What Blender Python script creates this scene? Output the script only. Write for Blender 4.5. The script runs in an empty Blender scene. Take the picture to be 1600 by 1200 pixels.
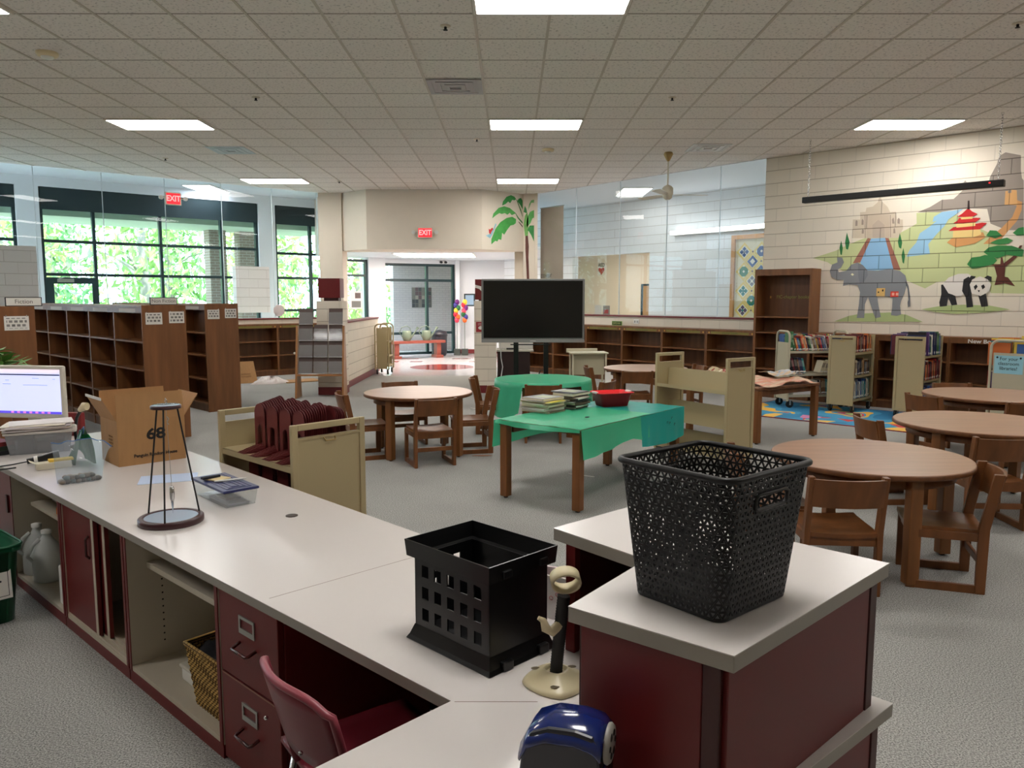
import bpy, math, random
from mathutils import Matrix, Vector, Euler
random.seed(7)
SC = bpy.context.scene
COL = SC.collection
R = math.radians

# ------------------------------------------------------------------ camera, sky, sun, exposure
cam = bpy.data.cameras.new('camera')
cam.sensor_width = 36.0
cam.lens = 1210 / 1600 * 36.0
cam.clip_start = 0.02
cam.clip_end = 300
camo = bpy.data.objects.new('camera', cam)
COL.objects.link(camo)
camo.location = (0, 0, 1.6)
camo.rotation_euler = (R(90 - 6.32), 0, 0)
SC.camera = camo

w = bpy.data.worlds.new('sky')
SC.world = w
w.use_nodes = True
bg = w.node_tree.nodes['Background']
bg.inputs[0].default_value = (0.70, 0.84, 1.0, 1)
bg.inputs[1].default_value = 9.0

sun = bpy.data.lights.new('sun', 'SUN')
sun.energy = 8.0
sun.angle = R(2)
sun.color = (1, 0.95, 0.85)
suno = bpy.data.objects.new('sun', sun)
COL.objects.link(suno)
suno.rotation_euler = Vector((-0.45, 0.5, -0.8)).to_track_quat('-Z', 'Y').to_euler()

SC.view_settings.view_transform = 'Standard'
SC.view_settings.look = 'None'
SC.view_settings.gamma = 1.0
SC.view_settings.exposure = 0.12
SC.view_settings.use_curve_mapping = False
LAMP = 25.0          # radiance of the ceiling light diffusers


# ------------------------------------------------------------------ materials
def lin(v):
    v /= 255.0
    return v / 12.92 if v <= 0.04045 else ((v + 0.055) / 1.055) ** 2.4


def rgb(c):
    return (lin(c[0]), lin(c[1]), lin(c[2]), 1)


MATS = {}


def pr(m):
    return m.node_tree.nodes['Principled BSDF']


def mat(name, c, rough=0.5, metal=0.0, spec=0.5, emit=None, es=1.0, coat=0.0, bump=None, var=None, alpha=1.0, trans=0.0):
    """plain or lightly mottled principled material; var=(scale vector, amount), bump=(scale, strength)"""
    if name in MATS:
        return MATS[name]
    m = bpy.data.materials.new(name)
    m.use_nodes = True
    p = pr(m)
    nt = m.node_tree
    p.inputs['Base Color'].default_value = rgb(c)
    p.inputs['Roughness'].default_value = rough
    p.inputs['Metallic'].default_value = metal
    p.inputs['Specular IOR Level'].default_value = spec
    p.inputs['Coat Weight'].default_value = coat
    p.inputs['Alpha'].default_value = alpha
    p.inputs['Transmission Weight'].default_value = trans
    if emit:
        p.inputs['Emission Color'].default_value = rgb(emit)
        p.inputs['Emission Strength'].default_value = es
    if var or bump:
        tc = nt.nodes.new('ShaderNodeTexCoord')
    if var:
        mp = nt.nodes.new('ShaderNodeMapping')
        mp.inputs['Scale'].default_value = var[0]
        nz = nt.nodes.new('ShaderNodeTexNoise')
        nz.inputs['Detail'].default_value = 5
        nz.inputs['Scale'].default_value = 1
        mx = nt.nodes.new('ShaderNodeMix')
        mx.data_type = 'RGBA'
        k = var[1]
        c0 = rgb(c)
        mx.inputs[6].default_value = tuple(v * (1 - k) for v in c0[:3]) + (1,)
        mx.inputs[7].default_value = tuple(min(1, v * (1 + k)) for v in c0[:3]) + (1,)
        nt.links.new(tc.outputs['Object'], mp.inputs[0])
        nt.links.new(mp.outputs[0], nz.inputs['Vector'])
        mr = nt.nodes.new('ShaderNodeMapRange')
        mr.inputs[1].default_value = 0.3
        mr.inputs[2].default_value = 0.7
        nt.links.new(nz.outputs['Fac'], mr.inputs[0])
        nt.links.new(mr.outputs[0], mx.inputs[0])
        nt.links.new(mx.outputs[2], p.inputs['Base Color'])
    if bump:
        nb = nt.nodes.new('ShaderNodeTexNoise')
        nb.inputs['Scale'].default_value = bump[0]
        nb.inputs['Detail'].default_value = 4
        bp = nt.nodes.new('ShaderNodeBump')
        bp.inputs['Strength'].default_value = bump[1]
        bp.inputs['Distance'].default_value = 0.01
        nt.links.new(tc.outputs['Object'], nb.inputs['Vector'])
        nt.links.new(nb.outputs['Fac'], bp.inputs['Height'])
        nt.links.new(bp.outputs[0], p.inputs['Normal'])
    MATS[name] = m
    return m


def glass_mat(name, tint=(1, 1, 1), ior=1.5, rough=0.0, back=0.0):
    """thin sheet glass: clear transmission plus fresnel mirror"""
    if name in MATS:
        return MATS[name]
    m = bpy.data.materials.new(name)
    m.use_nodes = True
    nt = m.node_tree
    nt.nodes.clear()
    out = nt.nodes.new('ShaderNodeOutputMaterial')
    tr = nt.nodes.new('ShaderNodeBsdfTransparent')
    tr.inputs[0].default_value = (*tint, 1)
    gl = nt.nodes.new('ShaderNodeBsdfGlossy')
    gl.inputs['Roughness'].default_value = rough
    fr = nt.nodes.new('ShaderNodeFresnel')
    fr.inputs[0].default_value = ior
    mx = nt.nodes.new('ShaderNodeMixShader')
    ge = nt.nodes.new('ShaderNodeNewGeometry')
    fm = nt.nodes.new('ShaderNodeMath')
    fm.operation = 'MULTIPLY'
    fo = nt.nodes.new('ShaderNodeMath')
    fo.operation = 'SUBTRACT'
    fo.inputs[0].default_value = 1.0
    nt.links.new(ge.outputs['Backfacing'], fo.inputs[1])
    nt.links.new(fr.outputs[0], fm.inputs[0])
    nt.links.new(fo.outputs[0], fm.inputs[1])
    nt.links.new(fm.outputs[0], mx.inputs[0])
    nt.links.new(tr.outputs[0], mx.inputs[1])
    nt.links.new(gl.outputs[0], mx.inputs[2])
    last = mx
    if back:
        df = nt.nodes.new('ShaderNodeBsdfDiffuse')
        df.inputs[0].default_value = (*tint, 1)
        m2 = nt.nodes.new('ShaderNodeMixShader')
        m2.inputs[0].default_value = back
        nt.links.new(mx.outputs[0], m2.inputs[1])
        nt.links.new(df.outputs[0], m2.inputs[2])
        last = m2
    nt.links.new(last.outputs[0], out.inputs[0])
    MATS[name] = m
    return m


def block_mat(name, c, bw=0.406, bh=0.203, mortar=None, mw=0.006, rough=0.65, plane='XZ', var=0.03, bumpd=0.004):
    """painted masonry: brick texture laid in the object's own x / z"""
    if name in MATS:
        return MATS[name]
    m = bpy.data.materials.new(name)
    m.use_nodes = True
    nt = m.node_tree
    p = pr(m)
    p.inputs['Roughness'].default_value = rough
    p.inputs['Specular IOR Level'].default_value = 0.3
    tc = nt.nodes.new('ShaderNodeTexCoord')
    sp = nt.nodes.new('ShaderNodeSeparateXYZ')
    cb = nt.nodes.new('ShaderNodeCombineXYZ')
    nt.links.new(tc.outputs['Object'], sp.inputs[0])
    if plane == 'XZ':
        nt.links.new(sp.outputs[0], cb.inputs[0])
        nt.links.new(sp.outputs[2], cb.inputs[1])
    elif plane == 'YZ':
        nt.links.new(sp.outputs[1], cb.inputs[0])
        nt.links.new(sp.outputs[2], cb.inputs[1])
    else:
        nt.links.new(sp.outputs[0], cb.inputs[0])
        nt.links.new(sp.outputs[1], cb.inputs[1])
    bk = nt.nodes.new('ShaderNodeTexBrick')
    c0 = rgb(c)
    bk.inputs['Color1'].default_value = tuple(v * (1 - var) for v in c0[:3]) + (1,)
    bk.inputs['Color2'].default_value = tuple(min(1, v * (1 + var)) for v in c0[:3]) + (1,)
    bk.inputs['Mortar'].default_value = rgb(mortar or tuple(v * 0.95 for v in c))
    bk.inputs['Scale'].default_value = 1
    bk.inputs['Mortar Size'].default_value = mw
    bk.inputs['Mortar Smooth'].default_value = 0.4
    bk.inputs['Brick Width'].default_value = bw
    bk.inputs['Row Height'].default_value = bh
    nt.links.new(cb.outputs[0], bk.inputs['Vector'])
    if bh > 0.15:      # painted block: strong bed joints, faint head joints
        b2 = nt.nodes.new('ShaderNodeTexBrick')
        for k_, v_ in (('Color1', (1, 1, 1, 1)), ('Color2', (1, 1, 1, 1)), ('Mortar', (0.70, 0.66, 0.62, 1))):
            b2.inputs[k_].default_value = v_
        b2.inputs['Scale'].default_value = 1
        b2.inputs['Mortar Size'].default_value = mw
        b2.inputs['Mortar Smooth'].default_value = 0.4
        b2.inputs['Brick Width'].default_value = 400
        b2.inputs['Row Height'].default_value = bh
        nt.links.new(cb.outputs[0], b2.inputs['Vector'])
        mm = nt.nodes.new('ShaderNodeMix')
        mm.data_type = 'RGBA'
        mm.blend_type = 'MULTIPLY'
        mm.inputs[0].default_value = 1
        nt.links.new(bk.outputs['Color'], mm.inputs[6])
        nt.links.new(b2.outputs['Color'], mm.inputs[7])
        nt.links.new(mm.outputs[2], p.inputs['Base Color'])
    else:
        nt.links.new(bk.outputs['Color'], p.inputs['Base Color'])
    bp = nt.nodes.new('ShaderNodeBump')
    bp.inputs['Distance'].default_value = bumpd
    bp.inputs['Strength'].default_value = 0.6
    bp.invert = True
    nt.links.new(bk.outputs['Fac'], bp.inputs['Height'])
    nt.links.new(bp.outputs[0], p.inputs['Normal'])
    MATS[name] = m
    return m


def wood(name, c, rough=0.4, k=0.28, sc=(14, 14, 1.3), coat=0.0):
    return mat(name, c, rough, var=(sc, k), coat=coat, spec=0.4)


def ceiling_mat():
    m = bpy.data.materials.new('ceiling_tile')
    m.use_nodes = True
    nt = m.node_tree
    p = pr(m)
    p.inputs['Roughness'].default_value = 0.9
    p.inputs['Specular IOR Level'].default_value = 0.1
    tc = nt.nodes.new('ShaderNodeTexCoord')
    bk = nt.nodes.new('ShaderNodeTexBrick')
    bk.offset = 0
    mp = nt.nodes.new('ShaderNodeMapping')
    mp.inputs['Location'].default_value = (-0.305, -6.506, 0)
    nt.links.new(tc.outputs['Object'], mp.inputs[0])
    nt.links.new(mp.outputs[0], bk.inputs['Vector'])
    bk.inputs['Scale'].default_value = 1
    bk.inputs['Brick Width'].default_value = 0.61
    bk.inputs['Row Height'].default_value = 0.61
    bk.inputs['Mortar Size'].default_value = 0.012
    bk.inputs['Mortar Smooth'].default_value = 0.1
    bk.inputs['Color1'].default_value = rgb((238, 232, 226))
    bk.inputs['Color2'].default_value = rgb((234, 228, 222))
    bk.inputs['Mortar'].default_value = rgb((160, 150, 142))
    # pinholes and fissures
    nz = nt.nodes.new('ShaderNodeTexNoise')
    nz.inputs['Scale'].default_value = 38
    nz.inputs['Detail'].default_value = 3
    nt.links.new(tc.outputs['Object'], nz.inputs['Vector'])
    mr = nt.nodes.new('ShaderNodeMapRange')
    mr.inputs[1].default_value = 0.32
    mr.inputs[2].default_value = 0.44
    mr.inputs[3].default_value = 0.62
    mr.inputs[4].default_value = 1.0
    nt.links.new(nz.outputs['Fac'], mr.inputs[0])
    mx = nt.nodes.new('ShaderNodeMix')
    mx.data_type = 'RGBA'
    mx.blend_type = 'MULTIPLY'
    mx.inputs[0].default_value = 1
    nt.links.new(bk.outputs['Color'], mx.inputs[6])
    nt.links.new(mr.outputs[0], mx.inputs[7])
    nt.links.new(mx.outputs[2], p.inputs['Base Color'])
    return m


def carpet_mat():
    m = bpy.data.materials.new('carpet')
    m.use_nodes = True
    nt = m.node_tree
    p = pr(m)
    p.inputs['Roughness'].default_value = 0.95
    p.inputs['Specular IOR Level'].default_value = 0.1
    tc = nt.nodes.new('ShaderNodeTexCoord')
    n1 = nt.nodes.new('ShaderNodeTexNoise')
    n1.inputs['Scale'].default_value = 165
    n1.inputs['Detail'].default_value = 3
    n2 = nt.nodes.new('ShaderNodeTexNoise')
    n2.inputs['Scale'].default_value = 1.1
    n2.inputs['Detail'].default_value = 4
    nt.links.new(tc.outputs['Object'], n1.inputs['Vector'])
    nt.links.new(tc.outputs['Object'], n2.inputs['Vector'])
    mr = nt.nodes.new('ShaderNodeMapRange')
    mr.inputs[1].default_value = 0.3
    mr.inputs[2].default_value = 0.7
    nt.links.new(n1.outputs['Fac'], mr.inputs[0])
    mx = nt.nodes.new('ShaderNodeMix')
    mx.data_type = 'RGBA'
    mx.inputs[6].default_value = rgb((92, 91, 89))
    mx.inputs[7].default_value = rgb((206, 204, 198))
    nt.links.new(mr.outputs[0], mx.inputs[0])
    m2 = nt.nodes.new('ShaderNodeMix')
    m2.data_type = 'RGBA'
    m2.blend_type = 'MULTIPLY'
    m2.inputs[0].default_value = 0.35
    nt.links.new(mx.outputs[2], m2.inputs[6])
    mr2 = nt.nodes.new('ShaderNodeMapRange')
    mr2.inputs[1].default_value = 0.3
    mr2.inputs[2].default_value = 0.7
    mr2.inputs[3].default_value = 0.6
    nt.links.new(n2.outputs['Fac'], mr2.inputs[0])
    nt.links.new(mr2.outputs[0], m2.inputs[7])
    nt.links.new(m2.outputs[2], p.inputs['Base Color'])
    bp = nt.nodes.new('ShaderNodeBump')
    bp.inputs['Strength'].default_value = 0.3
    bp.inputs['Distance'].default_value = 0.004
    nt.links.new(n1.outputs['Fac'], bp.inputs['Height'])
    nt.links.new(bp.outputs[0], p.inputs['Normal'])
    return m


M_CEIL = ceiling_mat()
M_CARPET = carpet_mat()
M_BAR = mat('ceiling_bar', (196, 186, 174), 0.5)
M_CREAM = mat('cream_paint', (226, 214, 196), 0.7, var=((2, 2, 2), 0.03))
M_BLOCK = block_mat('cream_block', (226, 215, 198), mw=0.007)
M_BLOCKY = block_mat('cream_block_side', (226, 215, 198), mw=0.007, plane='YZ')
M_COOL = mat('white_paint', (222, 225, 228), 0.6)
M_COOLBLOCK = block_mat('white_block', (222, 224, 226), mw=0.006)
M_TRIM = mat('maroon_trim', (112, 30, 34), 0.45)
M_TILE = block_mat('lobby_tile', (205, 202, 204), 0.305, 0.305, mortar=(190, 186, 190), mw=0.003, rough=0.08, plane='XY', bumpd=0.0005)
M_TILER = mat('red_tile', (150, 62, 58), 0.1)
M_FRAME = mat('dark_green_frame', (20, 46, 50), 0.4)
M_BLIND = mat('dark_blind', (26, 46, 50), 0.7)
M_GLASS = glass_mat('sheet_glass', (0.95, 0.98, 0.98), 1.3)
M_WGLASS = glass_mat('window_glass', (0.90, 0.97, 0.96), 1.3)
M_OAK = wood('bookcase_oak', (122, 78, 44), 0.45, k=0.22)
M_OAKD = wood('bookcase_back', (104, 66, 38), 0.5, k=0.25)
M_CHAIR = wood('chair_oak', (112, 68, 35), 0.38, k=0.25)
M_LEG = wood('table_leg_oak', (124, 78, 40), 0.4, k=0.25)
M_TOP = wood('table_top_laminate', (172, 134, 110), 0.3, k=0.10, sc=(2, 18, 6))
M_EDGE = wood('table_edge_oak', (108, 66, 36), 0.4)
M_COUNTER = mat('grey_laminate', (218, 211, 206), 0.24, spec=0.5)
M_COUNTERE = mat('grey_laminate_edge_shaded', (154, 147, 137), 0.4)  # same laminate, coloured darker because the slab edges catch less light
M_SEAM = mat('laminate_seam', (120, 92, 80), 0.5)
M_RED = mat('red_laminate', (106, 26, 27), 0.38, spec=0.4)
M_REDD = mat('red_laminate_dark', (64, 18, 16), 0.45)
M_MELA = mat('beige_melamine', (196, 186, 168), 0.5)
M_BEIGE = mat('beige_metal', (178, 162, 124), 0.42, spec=0.4)
M_BEIGEL = mat('pale_beige_metal', (184, 176, 152), 0.42, spec=0.4)
M_BLACK = mat('black_plastic', (16, 16, 17), 0.32, spec=0.5)
M_BLACKM = mat('black_basket', (13, 12, 12), 0.42, spec=0.45)
M_RUBBER = mat('black_rubber', (22, 21, 20), 0.6)
M_CHROME = mat('chrome', (200, 200, 200), 0.2, metal=1)
M_STEEL = mat('brushed_steel', (176, 176, 172), 0.35, metal=0.9)
M_WHITE = mat('white_plastic', (228, 226, 220), 0.4)
M_PAPER = mat('white_paper', (226, 222, 214), 0.8)
M_INK = mat('black_ink', (24, 22, 22), 0.7)
M_CARD = mat('cardboard', (178, 134, 88), 0.8, var=((30, 30, 6), 0.05))
M_CARDI = mat('cardboard_inside', (170, 126, 82), 0.85)
M_MAROON = mat('maroon_metal', (104, 36, 37), 0.45, spec=0.4)
M_DARK = mat('dark_void', (14, 12, 11), 0.8)
M_LAMP = mat('lit_diffuser', (255, 255, 255), 0.5, emit=(255, 252, 248), es=LAMP)
M_LAMPC = mat('lit_lobby_diffuser', (255, 255, 255), 0.5, emit=(255, 240, 228), es=20)
M_LFRAME = mat('light_frame', (222, 216, 206), 0.5)
M_EXIT = mat('exit_red', (255, 40, 50), 0.5, emit=(255, 38, 50), es=1.2)
M_EXITW = mat('exit_letter', (255, 150, 150), 0.5, emit=(255, 150, 150), es=1.3)


# ------------------------------------------------------------------ mesh building
class MB:
    def __init__(s):
        s.v, s.f, s.m = [], [], []
        s.sm = []

    def add(s, vs, fs, m=0, smooth=False):
        o = len(s.v)
        s.v += [tuple(v) for v in vs]
        for f in fs:
            s.f.append(tuple(i + o for i in f))
            s.m.append(m)
            s.sm.append(smooth)
        return s

    def bx(s, x0, x1, y0, y1, z0, z1, m=0):
        vs = [(x, y, z) for z in (z0, z1) for y in (y0, y1) for x in (x0, x1)]
        return s.add(vs, [(0, 2, 3, 1), (4, 5, 7, 6), (0, 1, 5, 4), (2, 6, 7, 3), (0, 4, 6, 2), (1, 3, 7, 5)], m)

    def box(s, c, d, rot=None, m=0):
        vs = [Vector((x * d[0] / 2, y * d[1] / 2, z * d[2] / 2)) for z in (-1, 1) for y in (-1, 1) for x in (-1, 1)]
        if rot is not None:
            mt = Euler(rot).to_matrix() if not isinstance(rot, Matrix) else rot
            vs = [mt @ v for v in vs]
        vs = [v + Vector(c) for v in vs]
        return s.add(vs, [(0, 2, 3, 1), (4, 5, 7, 6), (0, 1, 5, 4), (2, 6, 7, 3), (0, 4, 6, 2), (1, 3, 7, 5)], m)

    def bar(s, p, q, a, b, m=0, up=(0, 0, 1)):
        """box bar from p to q, section a (side) x b (along up)"""
        p, q = Vector(p), Vector(q)
        d = q - p
        z = d.normalized()
        u = Vector(up)
        x = u.cross(z)
        if x.length < 1e-4:
            x = Vector((1, 0, 0))
        x.normalize()
        y = z.cross(x)
        mt = Matrix((x, y, z)).transposed()
        return s.box((p + q) / 2, (a, b, d.length), mt, m)

    def prism(s, poly, z0, z1, m=0, ms=None):
        n = len(poly)
        vs = [(x, y, z0) for x, y in poly] + [(x, y, z1) for x, y in poly]
        a = sum(poly[i][0] * poly[(i + 1) % n][1] - poly[(i + 1) % n][0] * poly[i][1] for i in range(n))
        r = range(n)
        if a < 0:
            vs = [(x, y, z0) for x, y in poly[::-1]] + [(x, y, z1) for x, y in poly[::-1]]
        s.add(vs, [tuple(reversed(range(n))), tuple(range(n, 2 * n))], m)
        o = len(s.v) - 2 * n
        for i in r:
            j = (i + 1) % n
            s.f.append((o + i, o + j, o + n + j, o + n + i))
            s.m.append(m if ms is None else ms)
            s.sm.append(False)
        return s

    def extr(s, poly, axis, a, b, m=0):
        """extrude a 2-d outline along x (poly in y,z) or y (poly in x,z)"""
        t = MB().prism(poly, a, b, m)
        if axis == 'x':
            vs = [(z, x, y) for x, y, z in t.v]
        else:
            vs = [(y, z, x) for x, y, z in t.v]
            vs = [(v[2], v[1], v[0]) for v in vs]
        fs = t.f if axis == 'x' else [tuple(reversed(f)) for f in t.f]
        o = len(s.v)
        s.v += vs
        for f, mm in zip(fs, t.m):
            s.f.append(tuple(i + o for i in f))
            s.m.append(mm)
            s.sm.append(False)
        return s

    def cyl(s, p, q, r, r2=None, n=14, m=0, caps=True, smooth=True):
        r2 = r if r2 is None else r2
        p, q = Vector(p), Vector(q)
        z = (q - p).normalized()
        x = z.orthogonal().normalized()
        y = z.cross(x)
        vs = []
        for c, rr in ((p, r), (q, r2)):
            for i in range(n):
                a = 2 * math.pi * i / n
                vs.append(c + (x * math.cos(a) + y * math.sin(a)) * rr)
        s.add(vs, [(i, (i + 1) % n, n + (i + 1) % n, n + i) for i in range(n)], m, smooth)
        if caps:
            s.add(vs, [tuple(reversed(range(n))), tuple(range(n, 2 * n))], m)
        return s

    def tube(s, pts, r, n=8, m=0, closed=False, flat=None):
        pts = [Vector(p) for p in pts]
        k = len(pts)
        rs = r if isinstance(r, (list, tuple)) else [r] * k
        vs = []
        x = None
        for i in range(k):
            a = pts[(i - 1) % k] if closed or i > 0 else pts[i]
            b = pts[(i + 1) % k] if closed or i < k - 1 else pts[i]
            z = (b - a).normalized()
            if x is None:
                x = z.orthogonal().normalized()
            x = (x - z * x.dot(z))
            x = x.normalized() if x.length > 1e-6 else z.orthogonal().normalized()
            y = z.cross(x)
            for j in range(n):
                t = 2 * math.pi * j / n
                vs.append(pts[i] + (x * math.cos(t) + y * math.sin(t)) * rs[i])
        fs = []
        for i in range(k if closed else k - 1):
            i2 = (i + 1) % k
            for j in range(n):
                j2 = (j + 1) % n
                fs.append((i * n + j, i * n + j2, i2 * n + j2, i2 * n + j))
        s.add(vs, fs, m, True)
        if not closed:
            s.add(vs[:n] + vs[-n:], [tuple(reversed(range(n))), tuple(range(n, 2 * n))], m)
        return s

    def lathe(s, prof, n=24, c=(0, 0, 0), m=0, sx=1, sy=1):
        closed = prof[0] == prof[-1]
        vs = []
        for r, z in prof:
            for i in range(n):
                a = 2 * math.pi * i / n
                vs.append((c[0] + r * sx * math.cos(a), c[1] + r * sy * math.sin(a), c[2] + z))
        fs = []
        for k in range(len(prof) - 1):
            for i in range(n):
                j = (i + 1) % n
                fs.append((k * n + i, k * n + j, (k + 1) * n + j, (k + 1) * n + i))
        s.add(vs, fs, m, True)
        if prof[0][0] > 1e-5 and not closed:
            s.add(vs[:n], [tuple(reversed(range(n)))], m)
        if prof[-1][0] > 1e-5 and not closed:
            s.add(vs[-n:], [tuple(range(n))], m)
        return s

    def ball(s, c, r, sc=(1, 1, 1), n=12, m=0):
        pr_ = [(max(1e-6, math.sin(math.pi * i / n)), -math.cos(math.pi * i / n)) for i in range(n + 1)]
        t = MB().lathe(pr_, n=n + 4)
        vs = [(c[0] + v[0] * r * sc[0], c[1] + v[1] * r * sc[1], c[2] + v[2] * r * sc[2]) for v in t.v]
        return s.add(vs, t.f, m, True)

    def grid(s, rows, m=0, smooth=True):
        k, n = len(rows), len(rows[0])
        vs = [p for r in rows for p in r]
        return s.add(vs, [(i * n + j, i * n + j + 1, (i + 1) * n + j + 1, (i + 1) * n + j) for i in range(k - 1) for j in range(n - 1)], m, smooth)

    def quad(s, a, b, c, d, m=0):
        return s.add([a, b, c, d], [(0, 1, 2, 3)], m)

    def xf(s, mt):
        s.v = [tuple(mt @ Vector(v)) for v in s.v]
        return s

    def join(s, o, mt=None):
        vs = o.v if mt is None else [tuple(mt @ Vector(v)) for v in o.v]
        k = len(s.v)
        s.v += vs
        s.f += [tuple(i + k for i in f) for f in o.f]
        s.m += o.m
        s.sm += o.sm
        return s

    def mk(s, name, mats, parent=None, bevel=0, seg=2, solid=0, loc=None, rz=0):
        me = bpy.data.meshes.new(name)
        me.from_pydata(s.v, [], s.f)
        if not isinstance(mats, (list, tuple)):
            mats = [mats]
        for m in mats:
            me.materials.append(m)
        me.polygons.foreach_set('material_index', s.m)
        me.polygons.foreach_set('use_smooth', s.sm)
        me.update()
        o = bpy.data.objects.new(name, me)
        COL.objects.link(o)
        if parent is not None:
            o.parent = parent
        if loc is not None:
            o.location = loc
        o.rotation_euler = (0, 0, rz)
        if solid:
            md = o.modifiers.new('thick', 'SOLIDIFY')
            md.thickness = solid
            md.offset = 0
        if bevel:
            md = o.modifiers.new('bevel', 'BEVEL')
            md.width = bevel
            md.segments = seg
            md.limit_method = 'ANGLE'
            md.angle_limit = R(40)
        return o


def tag(o, label, cat, group=None, kind=None):
    o['label'] = label
    o['category'] = cat
    if group:
        o['group'] = group
    if kind:
        o['kind'] = kind
    return o


def thing(name, label, cat, loc=(0, 0, 0), rz=0.0, group=None):
    o = bpy.data.objects.new(name, None)
    o.empty_display_size = 0.1
    COL.objects.link(o)
    o.location = loc
    o.rotation_euler = (0, 0, rz)
    return tag(o, label, cat, group)


def dup(root, loc, rz, label, group=None):
    def cp(o, par):
        c = o.copy()
        COL.objects.link(c)
        c.parent = par
        for ch in o.children:
            cp(ch, c)
        return c
    r = cp(root, None)
    r.location = loc
    r.rotation_euler = (0, 0, rz)
    r['label'] = label
    if group:
        r['group'] = group
    return r


def struct(name, mb, mats, loc=None, rz=0, bevel=0, parent=None):
    o = mb.mk(name, mats, parent, bevel, loc=loc, rz=rz)
    if parent is None:
        o['kind'] = 'structure'
    return o


def text(name, body, size, m, parent=None, loc=(0, 0, 0), rot=(R(90), 0, 0), align='CENTER', depth=0.0008, sx=1.0, bold=0.0):
    cu = bpy.data.curves.new(name, 'FONT')
    cu.body = body
    cu.size = size
    cu.align_x = align
    cu.align_y = 'CENTER'
    cu.extrude = depth
    cu.offset = bold
    cu.resolution_u = 3
    t = bpy.data.objects.new(name, cu)
    COL.objects.link(t)
    me = bpy.data.meshes.new_from_object(t)
    COL.objects.unlink(t)
    bpy.data.objects.remove(t)
    me.materials.clear()
    me.materials.append(m)
    o = bpy.data.objects.new(name, me)
    COL.objects.link(o)
    o.parent = parent
    o.location = loc
    o.rotation_euler = rot
    o.scale = (sx, 1, 1)
    return o


def scribble(name, w_, rows, m, parent, loc, rot=(0, 0, 0), lh=0.02, r=0.0012, seed=0):
    """illegible lines of small print: wavy strokes in the local x / z plane"""
    rd = random.Random(seed)
    for q in range(rows):
        n = 26
        pts = [(-w_ / 2 + w_ * i / n, 0, -q * lh + lh * 0.28 * math.sin(i * 1.9 + rd.uniform(0, 1.5))) for i in range(n + 1)]
        o = MB().tube(pts, r, 4).mk(name, m, parent, loc=loc)
        o.rotation_euler = rot


ORD = ['first', 'second', 'third', 'fourth', 'fifth', 'sixth', 'seventh', 'eighth', 'ninth', 'tenth', 'eleventh', 'twelfth',
       'thirteenth', 'fourteenth', 'fifteenth', 'sixteenth', 'seventeenth', 'eighteenth', 'nineteenth', 'twentieth']

# ------------------------------------------------------------------ the setting
P_L, Q_L = Vector((-8.6, 13.35)), Vector((-4.19, 17.1))        # left glass line
A_L = math.atan2(Q_L.y - P_L.y, Q_L.x - P_L.x)
P_R, Q_R = Vector((0.49, 17.3)), Vector((4.15, 12.95))          # right glass line
A_R = math.atan2(Q_R.y - P_R.y, Q_R.x - P_R.x)
P_M, Q_M = Vector((4.15, 12.95)), Vector((6.74, 10.51))         # mural wall line
A_M = math.atan2(Q_M.y - P_M.y, Q_M.x - P_M.x)
CZ = 3.87


def at(P, ang, s, off=0.0, z=0.0):
    return Vector((P.x + math.cos(ang) * s - math.sin(ang) * off, P.y + math.sin(ang) * s + math.cos(ang) * off, z))


carpet = [(-13, -4), (13, -4), (13, 4.6), (9.7, 7.72), (4.15, 12.95), (0.49, 17.3), (0.2, 17.3), (-0.3, 16.05), (-2.95, 16.05), (-3.9, 17.3), (-4.19, 17.1), (-13, 9.61)]
struct('floor', MB().prism(carpet, -0.02, 0.0), M_CARPET)
struct('floor_lobby', MB().bx(-17, 12, 9, 24.5, -0.06, -0.012), M_TILE)
fl = MB()
fl.lathe([(0.75, 0), (0.75, 0.001)], n=32)
struct('trim_1', fl, M_TILER, loc=(-1.65, 18.2, -0.012))
fl = MB()
for x in (-3.2, -2.6, -1.1, -0.6):
    fl.bx(x, x + 0.3, 19.6, 19.9, -0.012, -0.011)
for x in (-3.0, -1.6, -0.7):
    fl.bx(x, x + 0.5, 20.6, 20.8, -0.012, -0.011)
struct('trim_2', fl, M_TILER)

ceil = [(-13, -4), (13, -4), (13, 4.6), (9.7, 7.72), (4.15, 12.95), (0.49, 17.35), (-4.19, 17.35), (-4.19, 17.1), (-13, 9.61)]
struct('ceiling', MB().prism(ceil, CZ, CZ + 0.12), M_CEIL)
g = MB()
for k in range(-21, 22):
    x = 0.305 + 0.61 * k
    y1 = min(17.3, 17.1 + (x + 4.19) * 0.85) if x < -4.19 else (17.3 if x < 0.5 else 17.3 - (x - 0.49) * 1.188 if x < 4.15 else 12.95 - (x - 4.15) * 0.942)
    g.bx(x - 0.012, x + 0.012, -4, y1, CZ - 0.006, CZ)
struct('trim_3', g, M_BAR)

# shell behind and beside the camera
struct('wall_back', MB().bx(-13, 13, -4.2, -4.0, 0, CZ), M_BLOCK)
struct('wall_left', MB().bx(-13.2, -13, -4.2, 9.6, 0, CZ), M_BLOCKY)
struct('wall_right', MB().bx(13, 13.2, -4.2, 4.6, 0, CZ), M_BLOCKY)

# left: low wall, red cap, butt-jointed glass
def wall(name, P, ang, s0, s1, z0, z1, t0, t1, m, bevel=0):
    return struct(name, MB().bx(s0, s1, t0, t1, z0, z1), m, loc=(P.x, P.y, 0), rz=ang, bevel=bevel)


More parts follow.
